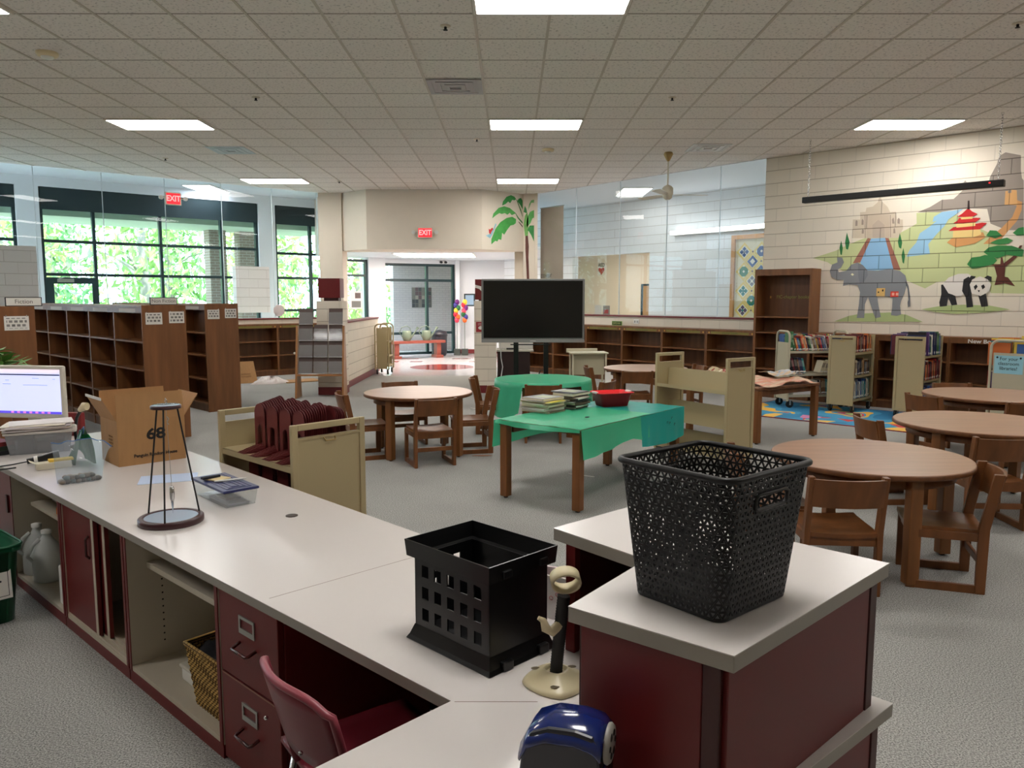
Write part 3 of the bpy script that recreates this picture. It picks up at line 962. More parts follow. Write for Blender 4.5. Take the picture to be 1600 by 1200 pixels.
# ------------------------------------------------------------------ murals (paint follows the block joints)
MU = dict(
cw0=[(1.46,2.69),(1.46,2.76),(1.47,2.78),(1.49,2.76),(1.49,2.69)],
cw1=[(1.55,2.7),(1.55,2.77),(1.56,2.79),(1.58,2.76),(1.58,2.7)],
cw2=[(1.56,2.57),(1.56,2.62),(1.57,2.64),(1.59,2.62),(1.59,2.57)],
cw3=[(1.99,2.69),(1.98,2.75),(2.0,2.78),(2.01,2.75),(2.02,2.69)],
cw4=[(2.06,2.69),(2.06,2.75),(2.07,2.77),(2.09,2.75),(2.09,2.68)],
cw5=[(2.01,2.55),(2.01,2.61),(2.02,2.63),(2.03,2.61),(2.04,2.55)],
cw6=[(1.61,2.5),(1.59,2.84),(1.6,2.84),(1.62,2.5)],
cw7=[(1.97,2.49),(1.95,2.82),(1.96,2.82),(1.98,2.49)],
elephant=[(1.21,2.23),(1.29,2.22),(1.32,2.15),(1.28,2.07),(1.23,2.04),(1.25,2.0),(1.36,2.02),(1.43,2.11),(1.52,2.14),(1.6,2.1),(1.66,2.02),(1.82,2.01),(1.98,2.03),(2.13,2.0),(2.21,1.93),(2.24,1.82),(2.21,1.67),(2.17,1.56),(2.16,1.49),(2.18,1.36),(2.12,1.34),(2.04,1.35),(2.05,1.46),(2.05,1.61),(1.91,1.63),(1.83,1.63),(1.86,1.48),(1.9,1.32),(1.82,1.3),(1.77,1.43),(1.7,1.62),(1.66,1.51),(1.66,1.3),(1.55,1.3),(1.57,1.48),(1.58,1.69),(1.54,1.8),(1.41,1.81),(1.32,1.79),(1.33,1.88),(1.23,1.88),(1.14,1.93),(1.11,2.02),(1.14,2.12),(1.22,2.15)],
ear=[(1.53,2.13),(1.6,2.1),(1.67,2.02),(1.68,1.94),(1.63,1.85),(1.57,1.82),(1.54,1.94)],
eye=[(1.43,1.96),(1.45,1.98),(1.48,1.96),(1.46,1.94)],
tail=[(2.22,1.86),(2.26,1.78),(2.29,1.63),(2.3,1.48),(2.27,1.47),(2.26,1.54),(2.27,1.58),(2.25,1.73),(2.21,1.84)],
grass=[(1.21,1.24),(1.43,1.33),(1.63,1.37),(2.02,1.39),(2.25,1.36),(2.48,1.26)],
pgrass=[(2.45,1.44),(2.69,1.49),(2.99,1.51),(3.31,1.5),(3.55,1.45),(3.32,1.41),(2.91,1.38),(2.65,1.4)],
hill=[(0.83,2.23),(1.18,2.33),(1.38,2.42),(1.6,2.5),(1.96,2.48),(2.2,2.6),(2.32,2.67),(2.31,2.82),(2.53,2.82),(2.79,2.8),(2.94,2.65),(3.22,2.5),(3.46,2.31),(3.67,2.16),(3.7,1.66),(3.31,1.67),(3.26,1.77),(2.95,1.86),(2.63,1.83),(2.48,1.74),(2.22,1.86),(2.1,2.0),(1.75,2.01),(1.3,2.02),(1.06,2.16)],
mountain=[(2.32,2.83),(2.48,2.89),(2.63,2.98),(2.78,2.98),(2.89,3.09),(2.89,3.19),(2.91,3.22),(2.96,3.15),(3.02,3.15),(3.04,3.09),(3.13,3.1),(3.19,3.15),(3.21,3.24),(3.28,3.4),(3.3,3.5),(3.37,3.54),(3.46,3.51),(3.55,3.48),(3.56,3.29),(3.58,3.18),(3.6,3.15),(3.64,2.5),(3.45,2.51),(3.25,2.61),(3.2,2.81),(3.01,2.83),(2.79,2.83),(2.62,2.81)],
wallroad=[(3.4,2.33),(3.18,2.34),(3.26,2.43),(3.39,2.55),(3.5,2.68),(3.54,2.81),(3.54,2.9),(3.6,2.87),(3.6,2.76),(3.56,2.63),(3.45,2.48),(3.36,2.35)],
tower=[(3.4,2.85),(3.4,3.03),(3.43,3.03),(3.43,3.0),(3.47,3.0),(3.47,3.04),(3.53,3.03),(3.55,2.83)],
river=[(2.53,2.68),(2.54,2.75),(2.64,2.81),(2.79,2.82),(2.91,2.83),(2.83,2.77),(2.73,2.7),(2.69,2.62),(2.58,2.49),(2.49,2.37),(2.52,2.23),(2.21,2.2),(2.24,2.29),(2.33,2.4),(2.37,2.53),(2.5,2.62),(2.58,2.69)],
pool=[(1.7,2.49),(1.9,2.49),(2.04,2.02),(1.62,2.01),(1.56,2.14)],
pathl=[(1.65,2.5),(1.7,2.49),(1.56,2.14),(1.45,2.13)],
pathr=[(1.9,2.49),(1.95,2.48),(2.14,2.01),(2.04,2.02)],
pagbase=[(2.73,2.38),(2.79,2.44),(3.17,2.5),(3.2,2.43),(3.08,2.35),(2.84,2.31)],
pagw=[(2.8,2.44),(2.8,2.54),(3.13,2.55),(3.15,2.47),(3.04,2.43)],
roof1=[(2.74,2.54),(2.8,2.59),(2.94,2.6),(3.15,2.63),(3.21,2.62),(3.13,2.54),(2.95,2.54)],
pagw2=[(2.84,2.58),(2.83,2.63),(3.07,2.64),(3.07,2.59)],
roof2=[(2.79,2.64),(2.85,2.68),(2.86,2.71),(3.08,2.7),(3.13,2.69),(3.07,2.64),(2.92,2.63)],
pagw3=[(2.89,2.69),(2.89,2.73),(3.03,2.73),(3.03,2.69)],
roof3=[(2.84,2.73),(2.9,2.77),(2.97,2.84),(3.02,2.79),(3.09,2.75),(3.04,2.72),(2.92,2.72)],
spire=[(2.96,2.82),(2.96,2.94),(2.98,2.94),(2.99,2.82)],
trunk=[(3.35,1.78),(3.37,1.9),(3.33,2.04),(3.26,2.06),(3.4,2.06),(3.4,2.15),(3.42,2.15),(3.44,2.07),(3.55,2.17),(3.61,2.3),(3.64,2.3),(3.58,2.14),(3.46,2.02),(3.46,1.89),(3.5,1.88),(3.59,1.76),(3.47,1.8),(3.42,1.79),(3.3,1.77)],
cl1=[(3.0,2.07),(3.05,2.16),(3.15,2.17),(3.21,2.19),(3.31,2.17),(3.36,2.11),(3.32,2.06),(3.16,2.02),(3.06,2.01)],
cl2=[(3.19,2.23),(3.25,2.29),(3.35,2.31),(3.52,2.3),(3.66,2.24),(3.65,2.15),(3.47,2.18),(3.36,2.14),(3.25,2.18)],
cl3=[(3.26,2.35),(3.34,2.39),(3.46,2.41),(3.53,2.37),(3.48,2.33),(3.37,2.32)],
cl4=[(3.21,2.45),(3.25,2.52),(3.33,2.51),(3.4,2.44),(3.32,2.41)],
cl5=[(3.52,2.47),(3.58,2.53),(3.64,2.54),(3.65,2.43),(3.57,2.43)],
cy1=[(1.34,2.6),(1.39,2.45),(1.37,2.34),(1.34,2.35),(1.32,2.45)],
cy2=[(1.26,2.48),(1.29,2.37),(1.28,2.26),(1.26,2.27),(1.24,2.37)],
cy3=[(2.1,2.55),(2.14,2.41),(2.13,2.32),(2.1,2.34),(2.08,2.42)],
cy4=[(2.16,2.33),(2.19,2.21),(2.18,2.1),(2.16,2.12),(2.14,2.22)],
pandabody=[(2.71,1.8),(2.78,1.89),(2.9,1.94),(3.02,1.94),(3.09,1.89),(3.06,1.75),(2.98,1.66),(2.93,1.62),(2.79,1.67)],
phind=[(2.69,1.79),(2.75,1.8),(2.81,1.67),(2.88,1.63),(2.91,1.51),(2.84,1.5),(2.79,1.61),(2.78,1.49),(2.69,1.48),(2.68,1.54),(2.7,1.66)],
pfront=[(2.97,1.86),(3.03,1.9),(3.09,1.82),(3.08,1.65),(3.11,1.48),(3.03,1.47),(3.01,1.61),(2.96,1.7)],
pfront2=[(3.16,1.65),(3.25,1.68),(3.29,1.49),(3.21,1.48)],
phead=[(3.05,1.79),(3.08,1.86),(3.17,1.9),(3.26,1.86),(3.31,1.79),(3.29,1.69),(3.19,1.63),(3.08,1.67)],
pear1=[(3.02,1.85),(3.06,1.91),(3.12,1.9),(3.09,1.85)],
pear2=[(3.22,1.88),(3.26,1.91),(3.31,1.89),(3.31,1.82)],
peye1=[(3.1,1.76),(3.13,1.79),(3.15,1.76),(3.12,1.71)],
peye2=[(3.19,1.77),(3.22,1.79),(3.24,1.75),(3.21,1.72)],
pnose=[(3.15,1.71),(3.18,1.71),(3.17,1.68)],
castle=[(1.42,2.51),(1.42,2.79),(1.53,2.78),(1.52,2.89),(1.6,2.89),(1.61,2.95),(1.7,2.96),(1.77,3.02),(1.79,3.14),(1.83,3.02),(1.91,2.94),(1.95,2.86),(2.03,2.86),(2.05,2.75),(2.13,2.74),(2.14,2.61),(2.08,2.48)],
ca=[(1.63,2.5),(1.61,2.84),(1.94,2.83),(1.96,2.48)],
cb=[(1.72,2.5),(1.71,2.69),(1.79,2.76),(1.88,2.68),(1.89,2.49)],
yel=[(1.82,1.74),(1.93,1.75),(1.94,1.63),(1.83,1.63)],
redp=[(2.02,1.69),(2.13,1.7),(2.13,1.62),(2.02,1.63)],
)
MC = dict(cw0=(158, 140, 128), cw1=(158, 140, 128), cw2=(158, 140, 128), cw3=(158, 140, 128), cw4=(158, 140, 128), cw5=(158, 140, 128), cw6=(158, 140, 128), cw7=(158, 140, 128),
          elephant=(134, 136, 140), ear=(122, 124, 130), eye=(232, 226, 190), tail=(110, 112, 116), grass=(176, 190, 132), pgrass=(176, 190, 132), hill=(194, 200, 146),
          mountain=(150, 138, 128), wallroad=(206, 150, 96), tower=(214, 164, 108), river=(150, 192, 220), pool=(142, 184, 218), pathl=(160, 106, 90), pathr=(160, 106, 90),
          pagbase=(206, 148, 92), pagw=(232, 200, 130), pagw2=(232, 200, 130), pagw3=(232, 200, 130), roof1=(196, 38, 40), roof2=(196, 38, 40), roof3=(196, 38, 40), spire=(50, 34, 30),
          trunk=(92, 48, 38), cl1=(52, 124, 66), cl2=(52, 124, 66), cl3=(60, 130, 70), cl4=(52, 124, 66), cl5=(52, 124, 66), cy1=(48, 116, 66), cy2=(48, 116, 66), cy3=(48, 116, 66), cy4=(48, 116, 66),
          pandabody=(222, 214, 206), phind=(44, 42, 44), pfront=(40, 38, 40), pfront2=(44, 42, 44), phead=(226, 218, 208), pear1=(40, 38, 40), pear2=(40, 38, 40), peye1=(36, 34, 34), peye2=(36, 34, 34), pnose=(36, 34, 34),
          castle=(206, 190, 168), ca=(196, 178, 158), cb=(184, 166, 150))
mural = thing('wall_mural_painting', 'painted wall mural of elephant, panda, pagoda and mountains on the cream block wall', 'mural', (P_M.x, P_M.y, 0), A_M)
LAYERS = [('hill_painting', ['hill']), ('mountain_painting', ['mountain', 'wallroad', 'tower']), ('palace_painting', ['castle', 'ca', 'cb', 'cw0', 'cw1', 'cw2', 'cw3', 'cw4', 'cw5', 'cw6', 'cw7']), ('river_painting', ['river']),
          ('pool_painting', ['pool', 'pathl', 'pathr']), ('cypress_painting', ['cy1']), ('cypress_painting', ['cy2']), ('cypress_painting', ['cy3']), ('cypress_painting', ['cy4']),
          ('pagoda_painting', ['pagbase', 'pagw', 'roof1', 'pagw2', 'roof2', 'pagw3', 'roof3', 'spire']), ('tree_painting', ['trunk', 'cl1', 'cl2', 'cl3', 'cl4', 'cl5']),
          ('grass_painting', ['grass']), ('grass_painting', ['pgrass']), ('elephant_painting', ['elephant', 'ear', 'eye', 'tail']),
          ('panda_painting', ['phind', 'pfront2', 'pandabody', 'pfront', 'pear1', 'pear2', 'phead', 'peye1', 'peye2', 'pnose'])]
dy = 0.0008
for nm, ks in LAYERS:
    b, ms = MB(), []
    for kx in ks:
        dy += 0.00025
        c = MC[kx]
        m = block_mat('paint_%d_%d_%d' % c, c, mw=0.007, mortar=tuple(v * 0.75 for v in c), var=0.05)
        if m not in ms:
            ms.append(m)
        # room side is local -y
        pts = MU[kx]
        a = sum(pts[i][0] * pts[(i + 1) % len(pts)][1] - pts[(i + 1) % len(pts)][0] * pts[i][1] for i in range(len(pts)))
        if a < 0:
            pts = pts[::-1]
        n = len(pts)
        vs = [(x, -dy, z) for x, z in pts]
        b.add(vs, [tuple(range(n))], ms.index(m))
    b.mk(nm, ms, mural)
# small flat signs fixed on the elephant's flank
for kx, c, lab in (('yel', (220, 178, 106), 'small yellow square sign on the painted elephant flank'), ('redp', (222, 58, 40), 'small red sign on the painted elephant flank')):
    q = MU[kx]
    xs, zs = [v[0] for v in q], [v[1] for v in q]
    t = thing('wall_sign', lab, 'sign', (P_M.x, P_M.y, 0), A_M)
    MB().bx(min(xs), max(xs), -0.02, -0.009, min(zs), max(zs)).mk('plate', mat('sign_' + kx, c, 0.6), t, 0.002)
    x0, x1, z0, z1 = min(xs), max(xs), min(zs), max(zs)
    if kx == 'yel':
        MB().bx(x0 + 0.02, x0 + 0.04, -0.021, -0.02, z0 + 0.05, z0 + 0.07).mk('mark', M_INK, t)
        MB().bx(x0 + 0.08, x0 + 0.1, -0.021, -0.02, z0 + 0.07, z1 - 0.02).mk('mark', M_INK, t)
    else:
        for xa in (x0 + 0.02, x0 + 0.075):
            MB().bx(xa, xa + 0.035, -0.021, -0.02, z0 + 0.02, z1 - 0.02).mk('mark', mat('sign_pink', (240, 170, 150), 0.6), t)

# palm tree painted on the column and header face
palm = thing('palm_painting', 'green palm tree mural with a red parrot, painted beside the lobby opening', 'mural', (0, 0, 0))
def leaf(pts, c, nm, parent):
    b = MB()
    b.add(pts, [tuple(range(len(pts)))])
    return b.mk(nm, mat('palm_%d_%d_%d' % c, c, 0.7, var=((9, 9, 9), 0.15)), parent)


for nm, c, pts in [
    ('frond',(60,150,70),[(-0.211,16.948,3.578),(-0.195,16.963,3.664),(-0.117,17.027,3.773),(-0.022,17.107,3.817),(0.056,17.172,3.791),(0.09,17.201,3.744),(0.056,17.172,3.715),(0.004,17.128,3.718),(-0.039,17.092,3.645),(-0.082,17.056,3.675),(-0.135,17.013,3.619)]),
    ('frond',(84,170,82),[(-0.422,16.771,3.29),(-0.398,16.793,3.392),(-0.287,16.884,3.52),(-0.168,16.984,3.568),(-0.048,17.085,3.542),(0.056,17.172,3.467),(0.074,17.187,3.434),(-0.005,17.121,3.393),(-0.048,17.085,3.44),(-0.1,17.041,3.393),(-0.151,16.998,3.423),(-0.221,16.941,3.4),(-0.271,16.898,3.412),(-0.339,16.842,3.364)]),
    ('frond',(76,166,78),[(-0.441,16.756,2.742),(-0.441,16.756,2.852),(-0.355,16.827,3.076),(-0.255,16.912,3.219),(-0.117,17.027,3.324),(0.004,17.128,3.36),(0.09,17.202,3.316),(0.083,17.194,3.229),(0.039,17.158,3.191),(-0.032,17.099,3.169),(-0.1,17.041,3.078),(-0.169,16.983,2.963),(-0.212,16.948,3.002),(-0.23,16.933,2.848),(-0.288,16.883,2.861),(-0.315,16.862,2.809),(-0.356,16.827,2.823)]),
    ('stem',(76,120,62),[(0.09,17.201,3.744),(0.112,17.219,3.729),(0.197,17.29,3.531),(0.233,17.321,3.397),(0.233,17.321,3.371),(0.178,17.275,3.513)]),
    ('stem',(70,120,60),[(0.056,17.172,3.467),(0.083,17.194,3.444),(0.144,17.246,3.355),(0.233,17.321,3.267),(0.234,17.321,3.224),(0.126,17.231,3.336)]),
    ('stem',(80,70,45),[(0.135,17.238,3.268),(0.162,17.261,3.261),(0.234,17.321,3.18),(0.234,17.321,3.146)]),
    ('parrot',(150,196,206),[(-0.557,16.659,2.92),(-0.457,16.743,2.968),(-0.398,16.792,3.073),(-0.355,16.827,3.194),(-0.331,16.848,3.163),(-0.39,16.799,3.024),(-0.414,16.778,2.954),(-0.465,16.735,2.867)]),
    ('parrot',(210,60,60),[(-0.497,16.708,3.066),(-0.465,16.736,3.052),(-0.422,16.771,3.097),(-0.387,16.802,3.057),(-0.423,16.771,2.988),(-0.465,16.736,2.951),(-0.489,16.715,2.983)]),
    ('trunk',(104,58,48),[(0.295,17.277,2.96),(0.348,17.277,2.977),(0.37,17.277,2.734),(0.363,17.277,2.491),(0.382,17.277,2.019),(0.327,17.277,2.019),(0.314,17.277,2.316),(0.296,17.277,2.665)]),
    ('crown',(120,180,96),[(0.285,17.277,2.96),(0.255,17.277,3.219),(0.281,17.277,3.392),(0.333,17.277,3.478),(0.36,17.277,3.323),(0.36,17.277,3.081),(0.348,17.277,2.968)]),
    ('frond',(58,140,72),[(0.254,17.277,3.478),(0.28,17.277,3.615),(0.315,17.277,3.547),(0.329,17.277,3.478),(0.312,17.277,3.452)]),
    ('frond',(96,176,90),[(0.316,17.277,3.219),(0.333,17.277,3.357),(0.394,17.277,3.478),(0.482,17.277,3.521),(0.482,17.277,3.357),(0.447,17.277,3.34),(0.404,17.277,3.237),(0.334,17.277,3.15)]),
    ('frond',(60,146,74),[(0.334,17.277,3.081),(0.386,17.277,3.185),(0.483,17.277,3.188),(0.484,17.277,2.838),(0.422,17.277,2.977),(0.369,17.277,3.064)]),
    ('frond',(120,180,110),[(0.35,17.277,3.512),(0.376,17.277,3.65),(0.42,17.277,3.727),(0.481,17.277,3.744),(0.481,17.277,3.676),(0.42,17.277,3.676),(0.382,17.277,3.581)]),
    ('frond',(52,134,66),[(0.117,17.223,3.704),(0.144,17.245,3.758),(0.197,17.29,3.781),(0.233,17.32,3.724),(0.233,17.32,3.535),(0.178,17.275,3.633)]),
]:
    leaf(pts, c, nm, palm)


# ------------------------------------------------------------------ bookcases
def bay(t, x0, x1, y0, y1, z0, z1, shelves, back=True, th=0.022, m=M_OAK):
    for z in shelves:
        MB().bx(x0, x1, y0, y1, z - th, z).mk('shelf', m, t, 0.002)


def low_bookcase(P, ang, s, w, label, strip=None, h=1.07, off=-0.02, dep=0.31):
    """open shelving standing against a wall: local x along the wall, front at -dep"""
    o = at(P, ang, s, off)
    t = thing('low_bookcase', label, 'bookcase', (o.x, o.y, 0), ang, 'low wooden bookcases along the walls')
    for x in (0, w - 0.022):
        MB().bx(x, x + 0.022, -dep, 0, 0, h - 0.025).mk('side_panel', M_OAK, t, 0.002)
    MB().bx(-0.0, w, -dep - 0.008, 0, h - 0.025, h).mk('top', M_OAK, t, 0.003)
    MB().bx(0.022, w - 0.022, -0.012, 0, 0.1, h - 0.025).mk('back_panel', M_OAKD, t)
    MB().bx(0.022, w - 0.022, -dep, -dep + 0.02, h - 0.085, h - 0.025).mk('top_rail', M_OAK, t)
    MB().bx(0.022, w - 0.022, -dep + 0.01, -dep + 0.03, 0, 0.1).mk('plinth', M_OAKD, t)
    bay(t, 0.022, w - 0.022, -dep + 0.004, -0.012, 0, h, [0.12, 0.43, 0.72])
    if strip:
        legible = strip != 'reference'
        MB().bx(0.1, w - 0.12, -dep - 0.002, -dep, h - 0.075, h - 0.035).mk('label_strip', mat('olive_strip', (132, 118, 52), 0.7), t)
        for x in (0.05, w - 0.07):
            MB().bx(x, x + 0.025, -dep - 0.002, -dep, h - 0.07, h - 0.04).mk('picture_label', mat('amber_label', (206, 150, 60), 0.7), t)
        if not legible:
            scribble('strip_print', 0.6, 1, mat('strip_ink', (88, 104, 48), 0.7), t, (w / 2, -dep - 0.003, h - 0.055), seed=3)
        else:
            text('strip_lettering', strip, 0.045, mat('strip_ink', (88, 104, 48), 0.7), t, (w / 2, -dep - 0.003, h - 0.055), sx=1.2)
    return t


ST = ['Fiction A-D', 'Fiction E-H', 'Fiction I-L', 'Fiction M-P', 'Fiction R-S', 'Fiction T-Z']
for i in range(6):
    s = 5.80 - (i + 1) * 0.965
    low_bookcase(P_R, A_R, s, 0.962, 'low oak bookcase under the right glass wall, %s from the tall bookcase' % ORD[i], 'chapter books' if i < 4 else None)
for i, s in enumerate([1.02, 1.97, 2.92, 3.87, 4.82]):
    b = low_bookcase(P_M, A_M, s, 0.947, 'low oak bookcase below the mural, %s to the right of the tall bookcase' % ORD[i])
    if i == 2:
        text('lettering', 'New Books', 0.075, M_WHITE, b, (0.42, -0.3115, 1.018), sx=1.1, bold=0.002)
for i, s in enumerate([2.73, 3.68, 4.63]):
    low_bookcase(P_L, A_L, s, 0.947, 'low oak bookcase under the left glass wall, %s from the magazine rack' % ORD[2 - i], 'reference')

# tall bookcase at the end of the right glass
o = at(P_M, A_M, 0.04, -0.02)
t = thing('tall_bookcase', 'tall dark oak bookcase standing between the right glass wall and the mural', 'bookcase', (o.x, o.y, 0), A_M)
W_, D_, H_ = 0.94, 0.33, 2.06
for x in (0, W_ - 0.04):
    MB().bx(x, x + 0.04, -D_, 0, 0, H_).mk('side_panel', M_OAK, t, 0.003)
MB().bx(0.04, W_ - 0.04, -D_, 0, H_ - 0.03, H_).mk('top', M_OAK, t)
MB().bx(0.04, W_ - 0.04, -D_, -D_ + 0.02, H_ - 0.1, H_ - 0.03).mk('top_rail', M_OAK, t)
MB().bx(0.04, W_ - 0.04, -0.012, 0, 0.1, H_ - 0.03).mk('back_panel', M_OAKD, t)
MB().bx(0.04, W_ - 0.04, -D_ + 0.01, -D_ + 0.03, 0, 0.1).mk('plinth', M_OAKD, t)
bay(t, 0.04, W_ - 0.04, -D_ + 0.005, -0.012, 0, H_, [0.12, 0.47, 0.8, 1.06, 1.31])
text('lettering', 'FIC-chapter books', 0.075, mat('strip_ink2', (150, 146, 70), 0.7), t, (0.5, -0.0135, 1.62), sx=0.95)
for x in (0.12, 0.86):
    MB().bx(x, x + 0.022, -0.014, -0.012, 1.6, 1.635).mk('picture_label', mat('amber_label', (206, 150, 60), 0.7), t)


# double-faced stacks on the left: local x runs away from the near end panel
def stack(loc, ang, n, label, sheets, sign=None, ends=True):
    t = thing('double_bookcase', label, 'bookcase', loc, ang, 'five foot oak book stacks on the left')
    D, H, W = 0.46, 1.52, 0.92
    L = n * W
    MB().bx(-0.025, 0, -D / 2 - 0.012, D / 2 + 0.012, 0, H + 0.005).mk('end_panel', M_OAK, t, 0.003)
    MB().bx(L, L + 0.025, -D / 2 - 0.012, D / 2 + 0.012, 0, H + 0.005).mk('end_panel', M_OAK, t, 0.003)
    MB().bx(0, L, -D / 2 - 0.005, D / 2 + 0.005, H - 0.025, H).mk('top', M_OAK, t, 0.002)
    MB().bx(0, L, -0.01, 0.01, 0.1, H - 0.03).mk('back_panel', M_OAKD, t)
    for k in range(1, n):
        MB().bx(k * W - 0.016, k * W + 0.016, -D / 2, D / 2, 0, H - 0.025).mk('divider', M_OAK, t)
    for sd in (-1, 1):
        ya, yb = sorted((sd * D / 2, sd * (D / 2 - 0.018)))
        MB().bx(0, L, ya, yb, H - 0.085, H - 0.025).mk('top_rail', mat('rail_grey_brown', (122, 92, 76), 0.5), t)
        MB().bx(0, L, ya - sd * 0.01, yb - sd * 0.01, 0, 0.1).mk('plinth', M_OAKD, t)
        ya, yb = sorted((sd * 0.01, sd * (D / 2 - 0.004)))
        for k in range(n):
            for z in (0.12, 0.46, 0.80, 1.12):
                MB().bx(k * W + 0.016, (k + 1) * W - 0.016, ya, yb, z - 0.02, z).mk('shelf', M_OAK, t)
            ya2, yb2 = sorted((sd * (D / 2 + 0.001), sd * (D / 2 - 0.001)))
            MB().bx(k * W + 0.2, (k + 1) * W - 0.2, ya2, yb2, H - 0.078, H - 0.035).mk('label_strip', mat('rail_label', (176, 156, 136), 0.6), t)
    for y, z, ww, hh in sheets:
        s_ = MB().bx(-0.027, -0.0255, y - ww / 2, y + ww / 2, z - hh / 2, z + hh / 2).mk('paper_sheet', M_PAPER, t)
        MB().bx(-0.0282, -0.027, y - ww * 0.41, y + ww * 0.41, z - hh * 0.38, z + hh * 0.38).mk('picture_print', block_mat('print_grid', (128, 124, 120), 0.042, 0.036, mortar=(222, 218, 210), mw=0.009, plane='YZ', rough=0.8, var=0.25, bumpd=0.0001), s_)
        for yy in (y - ww * 0.42, y + ww * 0.42):
            MB().ball((-0.028, yy, z + hh * 0.52), 0.007, n=6).mk('tack', M_CHROME, s_)
    if sign:
        sg = thing('shelf_sign', sign[1], 'sign', Vector(loc) + Matrix.Rotation(ang, 3, 'Z') @ Vector((0.03, sign[2], H + 0.005)), ang, 'white section signs on the book stacks')
        MB().bx(-0.006, 0.006, -0.15, 0.15, 0.0, 0.085).mk('frame', M_INK, sg)
        MB().bx(-0.0075, -0.006, -0.142, 0.142, 0.008, 0.078).mk('card', M_PAPER, sg)
        text('lettering', sign[0], 0.055, mat('sign_ink', (110, 104, 100), 0.7), sg, (-0.0082, 0, 0.043), (R(90), 0, R(-90)))
    return t


AS = R(135)
ca, sa = math.cos(R(45)), math.sin(R(45))


def stack_at(corner, n, label, sheets, sign):
    """corner = floor point of the near end panel's left corner"""
    c = Vector((corner[0], corner[1], 0)) + Vector((ca, sa, 0)) * 0.23
    return stack(c, AS, n, label, sheets, sign)


# in stack-local y, +y is the camera-left side
stack_at((-4.08, 8.572), 5, 'five bay oak book stack with empty shelves, behind the cardboard box', [(0.115, 1.375, 0.18, 0.13), (-0.135, 1.385, 0.17, 0.13)], ('Non Fiction', 'white sign on top of the five bay book stack', -0.02))
stack_at((-4.278, 10.83), 4, 'oak book stack furthest back on the left, nearest the low bookcases', [(0.12, 1.375, 0.17, 0.13), (-0.13, 1.385, 0.17, 0.13)], None)
stack_at((-4.83, 6.98), 4, 'oak book stack at the left edge behind the computer monitor', [(-0.09, 1.37, 0.2, 0.13)], ('Fiction', 'white sign on top of the book stack at the left edge', -0.17))


# ------------------------------------------------------------------ wooden chairs and tables
def make_chair():
    t = thing('wooden_chair', '', 'chair')
    w2 = 0.205
    n = 8
    # scooped seat
    top, bot = [], []
    for j in range(n + 1):
        x = -0.185 + 0.37 * j / n
        row, rb = [], []
        for i in range(9):
            y = -0.19 + 0.40 * i / 8
            z = 0.352 - 0.016 * math.sin(math.pi * j / n) * (0.4 + 0.6 * math.sin(math.pi * (i + 1) / 10)) + (0.006 if i == 8 else 0)
            row.append((x, y, z))
            rb.append((x, y, z - 0.022))
        top.append(row)
        bot.append(rb[::-1])
    s = MB().grid([r[::-1] for r in top]).grid([r[::-1] for r in bot])
    ed = [(top[j][0], bot[j][-1]) for j in range(n + 1)]
    s.grid([[a for a, b in ed], [b for a, b in ed]], smooth=False)
    ed = [(top[j][8], bot[j][0]) for j in range(n + 1)]
    s.grid([[b for a, b in ed], [a for a, b in ed]], smooth=False)
    for j in (0, n):
        ed = [(top[j][i], bot[j][8 - i]) for i in range(9)]
        s.grid([[a for a, b in ed], [b for a, b in ed]], smooth=False)
    s.mk('seat', M_CHAIR, t)
    # curved backrest
    out = []
    for j in range(11):
        u = j / 10
        x = -0.185 + 0.37 * u
        bow = -0.035 * math.sin(math.pi * u)
        out.append((x, bow))
    fr = [[(x, -0.205 + b - 0.0, 0.50), (x, -0.223 + b, 0.58), (x, -0.24 + b, 0.655)] for x, b in out]
    bk = [[(x, y - 0.018, z) for x, y, z in r] for r in fr]
    s = MB().grid(fr).grid([r[::-1] for r in bk])
    s.grid([[r[2] for r in fr], [r[2] for r in bk]], smooth=False).grid([[r[0] for r in bk], [r[0] for r in fr]], smooth=False)
    s.grid([fr[0], bk[0]], smooth=False).grid([bk[-1], fr[-1]], smooth=False)
    s.mk('backrest', M_CHAIR, t)
    for sx in (-1, 1):
        x0, x1 = sorted((sx * w2, sx * (w2 - 0.03)))
        MB().extr([(-0.19, 0.0), (-0.14, 0.0), (-0.14, 0.36), (-0.2, 0.665), (-0.25, 0.665), (-0.195, 0.36)], 'x', x0, x1).mk('back_leg', M_CHAIR, t, 0.004)
        MB().bx(x0, x1, 0.15, 0.2, 0.0, 0.335).mk('front_leg', M_CHAIR, t, 0.004)
        MB().bx(x0 + 0.002, x1 - 0.002, -0.14, 0.15, 0.0, 0.045).mk('runner', M_CHAIR, t, 0.003)
        MB().bx(x0 + 0.002, x1 - 0.002, -0.14, 0.15, 0.29, 0.335).mk('seat_rail', M_CHAIR, t, 0.003)
    MB().bx(-0.175, 0.175, -0.18, -0.16, 0.275, 0.33).mk('back_apron', M_CHAIR, t, 0.003)
    MB().bx(-0.175, 0.175, 0.165, 0.185, 0.27, 0.325).mk('front_apron', M_CHAIR, t, 0.003)
    MB().bx(-0.175, 0.175, -0.175, -0.155, 0.15, 0.19).mk('stretcher', M_CHAIR, t, 0.003)
    return t


CH0 = [make_chair()]
CHN = [0]


def chair(x, y, deg, label):
    """deg = direction the sitter faces, 90 = away from the camera"""
    if CHN[0] == 0:
        o = CH0[0]
        o.location = (x, y, 0)
        o.rotation_euler = (0, 0, R(deg - 90))
        o['label'] = label
        o['group'] = 'wooden library chairs'
    else:
        o = dup(CH0[0], (x, y, 0), R(deg - 90), label, 'wooden library chairs')
    CHN[0] += 1
    return o


